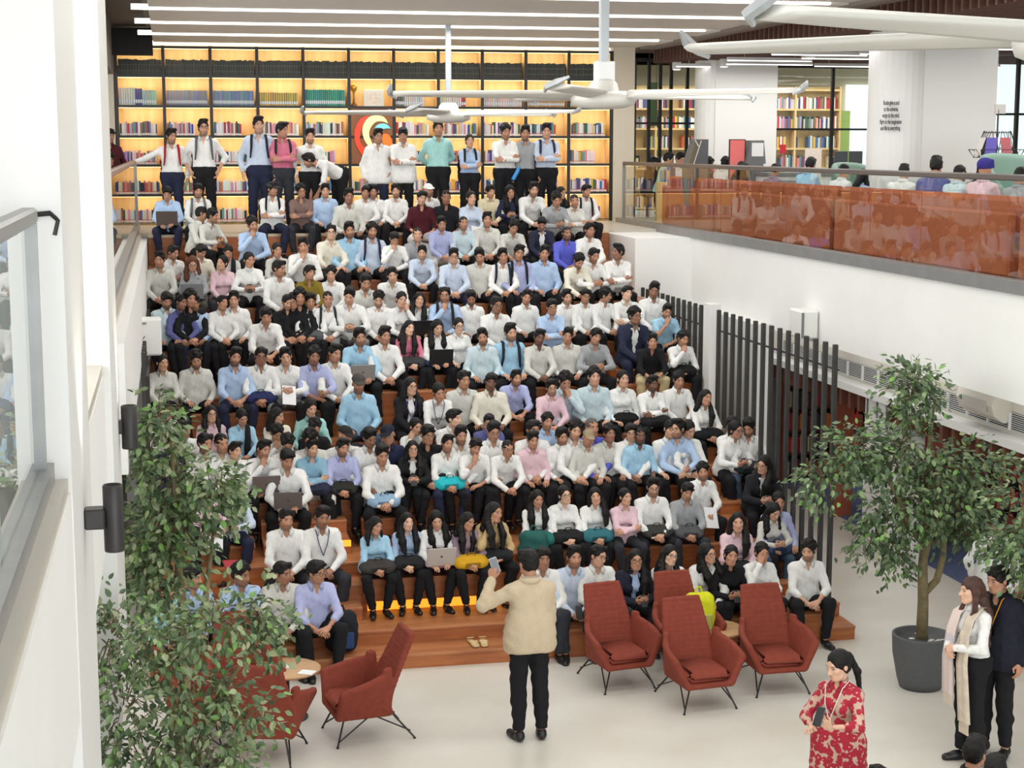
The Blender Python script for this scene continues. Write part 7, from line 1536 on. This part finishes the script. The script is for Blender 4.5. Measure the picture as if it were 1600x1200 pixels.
P = person((4.201,16.780,0.320), 'lap', 0, 'Z', 'd', 'quiff', 'man in icy white shirt with beard, seventh from left in ninth row', G, tone=2, beard=0.8, hd=(0.2,0,0), rz=-0.04, sc=0.995, seat_h=0.33)
phone_at(P, 'dark phone held by man in icy white shirt, seventh from left in ninth row')
P = person((4.471,16.780,0.320), 'lap', 0, 'W', 'd', 'side', 'man in white shirt with glasses, eighth from left in ninth row', G, tone=1, beard=0.2, hd=(0.4,0.1,0.1), rz=0.10, sc=0.995, glasses=True, seat_h=0.33)
P = person((4.880,16.780,0.320), 'phone', 1, 'B', 'd', 'long', 'woman in light blue shirt with dark blazer, seventh from right in ninth row', G, tone=2, hd=(-0.2,0.05,0), rz=0.08, sc=0.984, glasses=True, blazer=(36,38,52), seat_h=0.33)
phone_at(P, 'dark phone held by woman in light blue shirt, seventh from right in ninth row')
P = person((5.291,16.780,0.320), 'lap', 1, 'W', 'k', 'longfront', 'woman in white shirt with glasses, sixth from right in ninth row', G, tone=0, hd=(0.3,0.05,0.1), rz=-0.06, sc=0.984, glasses=True, seat_h=0.33)
P = person((5.729,16.780,0.320), 'lap', 1, 'W', 'k', 'longfront', 'woman in white shirt with glasses, fifth from right in ninth row', G, tone=1, hd=(0.5,0,-0.1), rz=-0.04, sc=0.984, glasses=True, seat_h=0.33)
P = person((5.978,16.760,0.320), 'phone', 1, 'K', 'k', 'bun', 'woman in black shirt with tied hair, fourth from right in ninth row', G, tone=2, hd=(0,0.05,0.1), rz=-0.06, sc=0.975, style='full', seat_h=0.33)
phone_at(P, 'dark phone held by woman in black shirt, fourth from right in ninth row')
P = person((6.336,17.508,0.478), 'lap', 1, 'P', 'k', 'long', 'woman in pale pink shirt with long hair, third from right in ninth row', G, tone=1, hd=(-0.2,0,0), rz=-0.12, sc=0.984)
bag_at(P, (36,36,38), 'black bag on lap of woman in pale pink shirt, third from right in ninth row', 1)
P = person((6.348,16.780,0.320), 'brow', 1, 'W', 'k', 'bun', 'woman in white shirt with tied hair, second from right in ninth row', G, tone=2, hd=(0,0.2,0), rz=0.00, sc=0.984, seat_h=0.33)
bag_at(P, (34,32,34), 'black bag on lap of woman in white shirt, second from right in ninth row', 1)
P = person((6.864,16.660,0.320), 'lap', 0, 'W', 'k', 'curly', 'man in white shirt with curly hair, last on right in ninth row', G, tone=1, beard=0.9, hd=(-0.6,0.1,0), rz=-0.07, sc=0.949, style='roll', seat_h=0.33)
P = person((0.059,26.950,4.124), 'st_rail', 0, 'W', 'n', 'quiff', 'standing man in white shirt, first from left in the standing line by the bookshelf', 'people standing by the bookshelf', tone=2, beard=0.7, hd=(0.5,0.1,0), rz=0.05, sc=0.970)
backpack_at(P, (170,30,40), 'red backpack worn by standing man in white shirt, first from left')
P = person((0.566,26.950,4.124), 'st_pocket', 0, 'W', 'k', 'quiff', 'standing man in white shirt, second from left in the standing line by the bookshelf', 'people standing by the bookshelf', tone=1, beard=0.8, hd=(0.1,-0.05,0), rz=0.01, sc=1.054, style='roll', glasses=True)
backpack_at(P, (96,98,102), 'grey backpack worn by standing man in white shirt, second from left')
P = person((1.443,26.950,4.124), 'st_down', 0, 'Z', 'n', 'quiff', 'standing man in icy white shirt, third from left in the standing line by the bookshelf', 'people standing by the bookshelf', tone=1, beard=0.4, hd=(0.1,0,0), rz=0.01, sc=1.080, wide=1.25)
backpack_at(P, (40,42,54), 'grey backpack worn by standing man in icy white shirt, third from left')
P = person((1.820,26.950,4.124), 'st_cross', 0, 'R', 'd', 'quiff', 'standing man in rose pink shirt, fourth from left in the standing line by the bookshelf', 'people standing by the bookshelf', tone=2, beard=0.3, hd=(0.7,0.1,0), rz=0.07, sc=1.032)
backpack_at(P, (44,46,50), 'grey backpack worn by standing man in rose pink shirt, fourth from left')
P = person((2.273,26.950,4.124), 'st_down', 0, 'W', 'k', 'quiff', 'standing man in white shirt, fifth from left in the standing line by the bookshelf', 'people standing by the bookshelf', tone=1, beard=0.8, hd=(0,0.1,0), rz=0.00, sc=0.973)
P = person((2.758,27.000,4.124), 'st_bend', 0, 'W', 'k', 'fringe', 'man in white shirt bending forward in the standing line by the bookshelf', 'people standing by the bookshelf', tone=2, beard=0.7, hd=(-0.6,0.4,0), rz=-1.1, sc=0.970)
P = person((3.383,26.950,4.124), 'st_hip', 0, 'W', 'n', 'quiff', 'standing man in white shirt, seventh from left in the standing line by the bookshelf', 'people standing by the bookshelf', tone=2, beard=0.3, hd=(0.1,0.15,0), rz=0.01, sc=0.974, style='untucked')
P = person((3.796,26.950,4.124), 'st_cross', 0, 'W', 'k', 'fringe', 'standing man in white shirt, eighth from left in the standing line by the bookshelf', 'people standing by the bookshelf', tone=2, beard=0.2, hd=(-0.1,0.3,0), rz=-0.01, sc=0.987, style='untucked')
P = person((4.383,26.950,4.124), 'st_back', 0, 'T', 'k', 'quiff', 'standing man in mint shirt, ninth from left in the standing line by the bookshelf', 'people standing by the bookshelf', tone=2, beard=0.4, hd=(0,0,0), rz=0.00, sc=1.049)
P = person((4.910,26.950,4.124), 'st_cross', 1, 'B', 'k', 'pony', 'standing woman in light blue shirt, tenth from left in the standing line by the bookshelf', 'people standing by the bookshelf', tone=1, beard=0, hd=(0,0.05,0), rz=0.00, sc=0.944)
backpack_at(P, (34,34,36), 'black backpack worn by standing woman in light blue shirt, tenth from left')
P = person((5.518,26.950,4.124), 'st_cross', 0, 'W', 'k', 'curly', 'standing man in white shirt, eleventh from left in the standing line by the bookshelf', 'people standing by the bookshelf', tone=2, beard=0.6, hd=(0.1,0.2,0), rz=0.01, sc=1.020)
P = person((5.856,26.950,4.124), 'st_down', 0, 'G', 'k', 'quiff', 'standing man in grey shirt, twelfth from left in the standing line by the bookshelf', 'people standing by the bookshelf', tone=2, beard=0.7, hd=(-0.1,0.1,0), rz=-0.01, sc=1.008)
P = person((6.219,26.950,4.124), 'st_cross', 0, 'Z', 'k', 'quiff', 'standing man in icy white shirt, thirteenth from left in the standing line by the bookshelf', 'people standing by the bookshelf', tone=1, beard=0.2, hd=(-0.1,0.1,0), rz=-0.01, sc=1.028)
backpack_at(P, (48,50,78), 'navy backpack worn by standing man in icy white shirt, thirteenth from left')
# ------------------------------------------------------------------ people and things on the floor
KN = mat('tan_corduroy', (204,187,160), 0.85, nscale=60, rgb2=(190,172,144), stretch=(6,6,0.6))
P = person((3.16,14.30,0), 'st_present', 0, 'W', 'k', 'side', 'man in beige jacket standing with his back turned, holding up a phone', 'people standing on the floor', tone=2, beard=0, hd=(0.15,0.1,0), rz=PI+0.05, sc=1.06, style='vest', wide=0.86)
z = obj('jacket', shirt_mesh('st_present', 0, 'over', None, 0.86), P[0]); add_mat(z, KN)
ph = phone_at(P, 'white phone raised in the hand of the presenter'); J = P[1]; place(ph, P, (J['W'][1][0]-0.03, J['W'][1][1]-0.02, J['W'][1][2]+0.12), 0, (0.2,0.3,0))
ph.children[0].material_slots[0].link = 'OBJECT'; ph.children[0].material_slots[0].material = mat('phone_white', (214,216,220), 0.3)
kur = bpy.data.materials.new('red_block_print'); kur.use_nodes = True; nt = kur.node_tree; tc = nt.nodes.new('ShaderNodeTexCoord'); vo = nt.nodes.new('ShaderNodeTexVoronoi'); vo.inputs['Scale'].default_value = 19; n2 = nt.nodes.new('ShaderNodeTexNoise'); n2.inputs['Scale'].default_value = 70; n2.inputs['Detail'].default_value = 4
cr_ = nt.nodes.new('ShaderNodeValToRGB'); ad = nt.nodes.new('ShaderNodeMath'); ad.operation = 'ADD'; ml = nt.nodes.new('ShaderNodeMath'); ml.operation = 'MULTIPLY'; ml.inputs[1].default_value = 0.55
nt.links.new(tc.outputs['Object'], vo.inputs['Vector']); nt.links.new(tc.outputs['Object'], n2.inputs['Vector']); nt.links.new(n2.outputs['Fac'], ml.inputs[0]); nt.links.new(vo.outputs['Distance'], ad.inputs[0]); nt.links.new(ml.outputs[0], ad.inputs[1]); nt.links.new(ad.outputs[0], cr_.inputs[0])
e = cr_.color_ramp.elements; e[0].position = 0.35; e[0].color = (*lin((206,184,160)), 1); e[1].position = 0.41; e[1].color = (*lin((172,34,56)), 1); e3 = e.new(0.86); e3.color = (*lin((172,34,56)), 1); e4 = e.new(0.90); e4.color = (*lin((200,170,150)), 1)
nt.links.new(cr_.outputs[0], nt.nodes['Principled BSDF'].inputs['Base Color']); nt.nodes['Principled BSDF'].inputs['Roughness'].default_value = 0.85
P = person((4.96,11.33,0.0), 'st_phone', 1, kur, 'd', 'pony', 'woman in red printed kurta looking down at a phone, front right', 'people standing on the floor', tone=0, hd=(-0.3,0.3,0), rz=-0.95, sc=1.0, style='kurta', lanyard=(216,206,200), fine=0.007)
ph = phone_at(P, 'dark phone held up by the woman in the red kurta'); J = P[1]; place(ph, P, (J['W'][1][0]-0.03, J['W'][1][1]-0.09, J['W'][1][2]+0.10), 0, (-0.5,0,0))
P = person((6.90,12.9,0.0), 'st_clasp', 1, 'W', 'k', 'none', 'woman with long brown hair and a pale fringed scarf standing in profile', 'people standing on the floor', tone=0, hd=(-0.15,0.0,0), rz=-1.45, sc=1.03, style='knit', flare=0.03, fine=0.007)
# her very long hair and the shawl with fringes
F = Field(np.arange(-0.16,0.17,0.012), np.arange(-0.13,0.27,0.012), np.arange(-0.72,0.15,0.012)); J = P[1]
F.ell((0,0.014,0.030), (0.082,0.100,0.092), 0.02); F.ell((0,-0.128,-0.040), (0.060,0.080,0.102), 0.01, None, True)
F.cap((0,0.06,0.0), (0,0.13,-0.24), 0.072, 0.085, 0.04); F.cap((-0.04,0.12,-0.2), (-0.05,0.15,-0.62), 0.062, 0.03, 0.04); F.cap((0.04,0.12,-0.2), (0.05,0.15,-0.62), 0.062, 0.03, 0.04); F.cap((0.07,0.02,0.0), (0.10,-0.05,-0.30), 0.03, 0.02, 0.03); F.cap((-0.07,0.02,0.0), (-0.10,-0.05,-0.30), 0.03, 0.02, 0.03)
V, Q = F.mesh(); hm = obj('hair', mesh_np('hair', wob(V, 0.004, 30), Q, None, [mat('hair_brown_long', (92,54,38), 0.42, nscale=3, rgb2=(58,36,28), stretch=(14,14,1.2), bump=0.4, bscale=50)]), P[0], tuple(J['H']))
sm_ = bpy.data.materials.new('shawl_blocks'); sm_.use_nodes = True; nt = sm_.node_tree; tc = nt.nodes.new('ShaderNodeTexCoord'); sx = nt.nodes.new('ShaderNodeSeparateXYZ'); mr = nt.nodes.new('ShaderNodeMapRange'); mr.inputs[1].default_value = 0.6; mr.inputs[2].default_value = 1.5; cr_ = nt.nodes.new('ShaderNodeValToRGB'); cr_.color_ramp.interpolation = 'CONSTANT'
nt.links.new(tc.outputs['Object'], sx.inputs[0]); nt.links.new(sx.outputs['Z'], mr.inputs[0]); nt.links.new(mr.outputs[0], cr_.inputs[0]); nt.links.new(cr_.outputs[0], nt.nodes['Principled BSDF'].inputs['Base Color']); nt.nodes['Principled BSDF'].inputs['Roughness'].default_value = 0.9
el = cr_.color_ramp.elements; el[0].color = (*lin((216,198,192)), 1); el[1].position = 0.36; el[1].color = (*lin((204,196,200)), 1); x_ = el.new(0.62); x_.color = (*lin((224,206,198)), 1)
def shawl(parent, side, y0, zb, m, nm):
    N = J['N']; b = MB(); W_ = 0.15; pts = [N+A3(side*0.05,0.06,0.02), N+A3(side*0.09,0.0,0.025), N+A3(side*0.10,-0.10,-0.05), N+A3(side*0.10,-0.15,-0.2), N+A3(side*0.105,-0.17,-0.45), A3(N[0]+side*0.105, y0, zb)]
    v = []; f = []
    for i, p in enumerate(pts):
        for q in range(5):
            t = (q/4-0.5); v.append((p[0]+t*W_*0.9*(1 if i > 1 else 0.6), p[1]+0.012*math.sin(q*2.2+i)-0.0*t, p[2]))
    n = len(v); v += [(a, c+0.014, d) for a, c, d in v]
    for i in range(len(pts)-1):
        for q in range(4):
            a = i*5+q; f.append((a,a+1,a+6,a+5)); f.append((n+a,n+a+5,n+a+6,n+a+1))
        f.append((i*5,i*5+5,n+i*5+5,n+i*5)); f.append((i*5+4,n+i*5+4,n+i*5+9,i*5+9))
    o = b.add(v, f).build(nm, m, parent, True); fr = MB()
    for q in range(13): fr.tube([(pts[-1][0]+(q/12-0.5)*W_*0.88, y0+0.006, zb+0.005), (pts[-1][0]+(q/12-0.5)*W_*0.9, y0+0.004, zb-0.05), (pts[-1][0]+(q/12-0.5)*W_*0.92+0.004, y0+0.006, zb-0.10)], 0.0035, 4)
    fr.build('fringe', mat('fringe_cream', (222,208,190), 0.9), o); return o
shawl(P[0], -1, -0.17, 0.62, sm_, 'shawl'); shawl(P[0], 1, -0.14, 0.42, mat('shawl_sand', (212,198,180), 0.9, noise=0.1, nscale=12), 'shawl')
P = person((7.22,13.05,0.0), 'st_down', 0, 'K', 'k', 'flat', 'person in dark navy suit standing behind the woman with the scarf', 'people standing on the floor', tone=2, hd=(-0.3,0.1,0), rz=-1.0, sc=1.04, style='untucked', blazer=(34,36,46), lanyard=(226,150,40))
P = person((8.56,15.6,0.0), 'st_down', 0, 'W', 'k', 'side', 'person in white top and black trousers partly hidden by the tree leaves', 'people standing on the floor', tone=2, hd=(0.3,0.1,0), rz=2.4, sc=0.97, style='untucked')
# heads of people sitting nearer, at the bottom edge
for X, Y, Z, rz, hr, lab, sh, sc in ((4.78,10.24,0.36,PI+0.3,'curly','dark curly head at the bottom edge right of the red kurta','G',0.9),(5.70,10.56,0.34,2.2,'quiff','dark head turned right at the bottom right, behind the other','K',0.96),(5.66,10.18,0.33,2.6,'fringe','nearest dark head at the bottom right corner','D',0.98),(1.43,10.80,0.40,PI,'side','top of a dark head at the bottom edge, left of centre','G',0.88)):
    person((X,Y,Z), 'lap', 0, sh, 'k', hr, lab, 'heads at the bottom edge', tone=2, hd=(0,0,0), rz=rz, sc=sc)
    MB().box(X-0.24,X+0.24,Y-0.24,Y+0.24,0,Z-0.06,bev=0.04).build('pouf_stool', rust, label='rust stool under the '+lab, cat='stool', group='stools at the bottom edge')
# lounge sitters behind the glass, backs to the rail
LG = 'sitters in the upper lounge'
def lz(px_y, Y, X): pass
for X, Y, zt, rz, sh, hr, hd, lab, fem in (
    (8.95,29.75,5.29,1.9,'K','fringe',(0,0.3,0),'lounge sitter in black at the far end of the railing',0), (9.1,29.3,5.37,1.6,'T','quiff',(-0.3,0.3,0),'lounge sitter in mint shirt beside the black shirt at the far end',0),
    (9.15,28.75,5.38,0.5,'W','quiff',(-0.2,0.4,0),'lounge sitter in white shirt facing forward beside the mint shirt',0), (9.35,28.3,5.34,1.2,'T','side',(0,0.2,0),'lounge sitter in mint shirt just behind the white shirt',0),
    (9.1,27.5,5.22,2.0,'K','flat',(0,0.5,0),'lounge sitter in black bent low before the dark kiosk',0), (9.1,26.95,5.30,2.1,'N','curly',(0.3,0.3,0),'lounge sitter in navy with wavy hair before the far white column',0),
    (9.1,26.1,5.31,2.2,'W','curly',(0.2,0.3,0),'lounge sitter in white before the red poster stand',0), (9.1,25.3,5.28,2.1,'K','bob',(0,0.3,0),'lounge woman in black with bobbed hair before the leaflet box',1),
    (9.1,23.8,5.23,2.0,'U','side',(0,0.4,0),'lounge sitter in mauve bent low before the counter',0), (9.1,22.4,5.33,2.1,'S','quiff',(0.3,0.4,0),'lounge sitter in aqua shirt before the cream banner',0),
    (9.1,21.2,5.25,2.1,'W','flat',(0.2,0.4,0),'lounge sitter in white stripes before the sage tub chair',0), (9.1,20.55,5.22,2.2,'B','bob',(0,0.3,0),'lounge woman in blue with dark bob beside the white stripes',1),
    (9.05,19.2,5.27,2.4,'W','quiff',(0.2,0.1,0),'lounge sitter in white shirt before the near white column',0), (9.0,18.2,5.37,2.3,'D','quiff',(0.3,0.2,0),'largest lounge sitter in slate blue with arm along the banquette',0),
    (9.1,17.8,5.28,2.0,'Q','buzz',(-0.2,0.2,0),'lounge sitter in pale checks between slate blue and turban',0), (9.3,17.6,5.32,2.1,'K','fringe',(0,0.2,0),'lounge sitter with black hair just left of the purple turban',0),
    (9.05,17.1,5.33,2.2,'P','turban',(0,0.1,0),'lounge sitter with purple turban and pink shirt',0), (9.05,16.3,5.27,2.0,'G','side',(0,0.4,0),'lounge sitter in grey stripes at the near end of the railing',0)):
    sc = max(0.82, min(0.98, (zt-U-0.44)/0.87)); person((X,Y,zt-0.87*sc), 'lap' if 'largest' not in lab else 'apart', fem, sh, 'k', hr, lab, LG, tone=2, hd=hd, rz=rz, sc=sc)
person((10.55,22.8,U+0.45), 'lap', 1, 'K', 'k', 'bun', 'woman with tied hair seated in the sage green tub chair', LG, tone=1, hd=(0,0.1,0), rz=0.3, sc=0.95)
person((-0.97,28.6,U), 'st_down', 0, 'M', 'k', 'fringe', 'boy in maroon shirt standing left of the bookshelf', 'people on the left balcony', tone=3, hd=(0.3,0.2,0), rz=0.3, sc=0.98)
person((-1.15,27.2,U), 'st_down', 0, 'K', 'k', 'side', 'person in black standing behind the left railing', 'people on the left balcony', tone=2, hd=(0,0.3,0), rz=0.8, sc=0.85)
person((-0.95,27.9,U+0.45), 'lap', 0, 'K', 'k', 'flat', 'head low behind the left railing below the maroon boy', 'people on the left balcony', tone=2, hd=(0,0.3,0), rz=0.3, sc=0.95)
# bags, shoes and small things lying about
def floor_bag(x, y, z, rgb, label, s=1.0, rz=0.0, accent=None):
    t = thing('backpack', label, 'backpack', (x, y, z+0.27*s), rz); t.scale = (s,s,s); b = obj('pack_body', PACK, t); add_mat(b, cloth(rgb, 'bag'))
    MB().tube([(-0.04,0.02,0.18),(-0.02,0.02,0.24),(0.02,0.02,0.24),(0.04,0.02,0.18)], 0.01, 6).build('handle', cloth(rgb, 'bag'), t)
    MB().box(-0.11,0.11,-0.135,-0.11,-0.20,-0.02,bev=0.012).build('pocket', cloth(accent or tuple(int(c*0.75) for c in rgb), 'bag'), t); return t
floor_bag(1.66,16.80,0.16,(34,36,42),'black and blue backpack on the lowest step beside the lavender shirt man',1.0,0.1,(48,70,110))
floor_bag(5.36,15.96,0.38,(206,208,40),'bright yellow bag on the seat of the rearmost lounge chair',1.0,0.0,(170,174,90))
floor_bag(2.15,20.35,ZK(3)-0.475,(52,54,60),'dark grey backpack with pink zip beside the man in the cap',1.1,0.0,(170,50,80))
floor_bag(0.62,22.85,ZK(4),(36,40,76),'navy backpack standing between blue and white shirts, left side',1.0,0.0)
floor_bag(4.02,18.0,ZK(0)+0.317,(46,96,92),'green backpack beside the woman in the tan sweater',1.0,-0.2,(210,110,50))
floor_bag(0.1,25.2,ZK(6),(40,42,44),'black backpack standing under the laptop man on the top row',0.95,0.1)
sd = bpy.data.materials
for q in (0,1):
    o = obj('sandal', shoe_mesh('sandal'), None, (3.07+0.13*q, 16.86, 0.17), (0,0,0.1-0.2*q), 'empty gold sandal on the lowest step, %s of the pair' % ('left','right')[q], None, 'shoe', 'pair of gold sandals'); add_mat(o, mat('gold_sandal', (204,180,130), 0.5, 0.2))
rl = MB().box(-0.13,0.13,-0.10,0.10,0,0.025,bev=0.008).build('red_folder', mat('red_folder', (168,44,58), 0.6), None, loc=(0.60,17.95,ZK(0)+0.55), label='red folder on the lap of the person beside the tree', cat='folder'); rl.rotation_euler = (0.25,0.1,0.2)
tb = thing('tube_bottle', 'blue water bottle held by the man in grey at the bookshelf', 'bottle', (5.60,26.7,4.95)); MB().lathe([(0.03,0),(0.034,0.02),(0.034,0.18),(0.018,0.22),(0.018,0.25)], 14).build('body', mat('bottle_blue', (60,150,220), 0.3), tb, True); tb.rotation_euler = (0,0.5,0)
print('OBJ', len(bpy.data.objects), 'tris', sum(len(p.vertices)-2 for m in bpy.data.meshes for p in m.polygons))
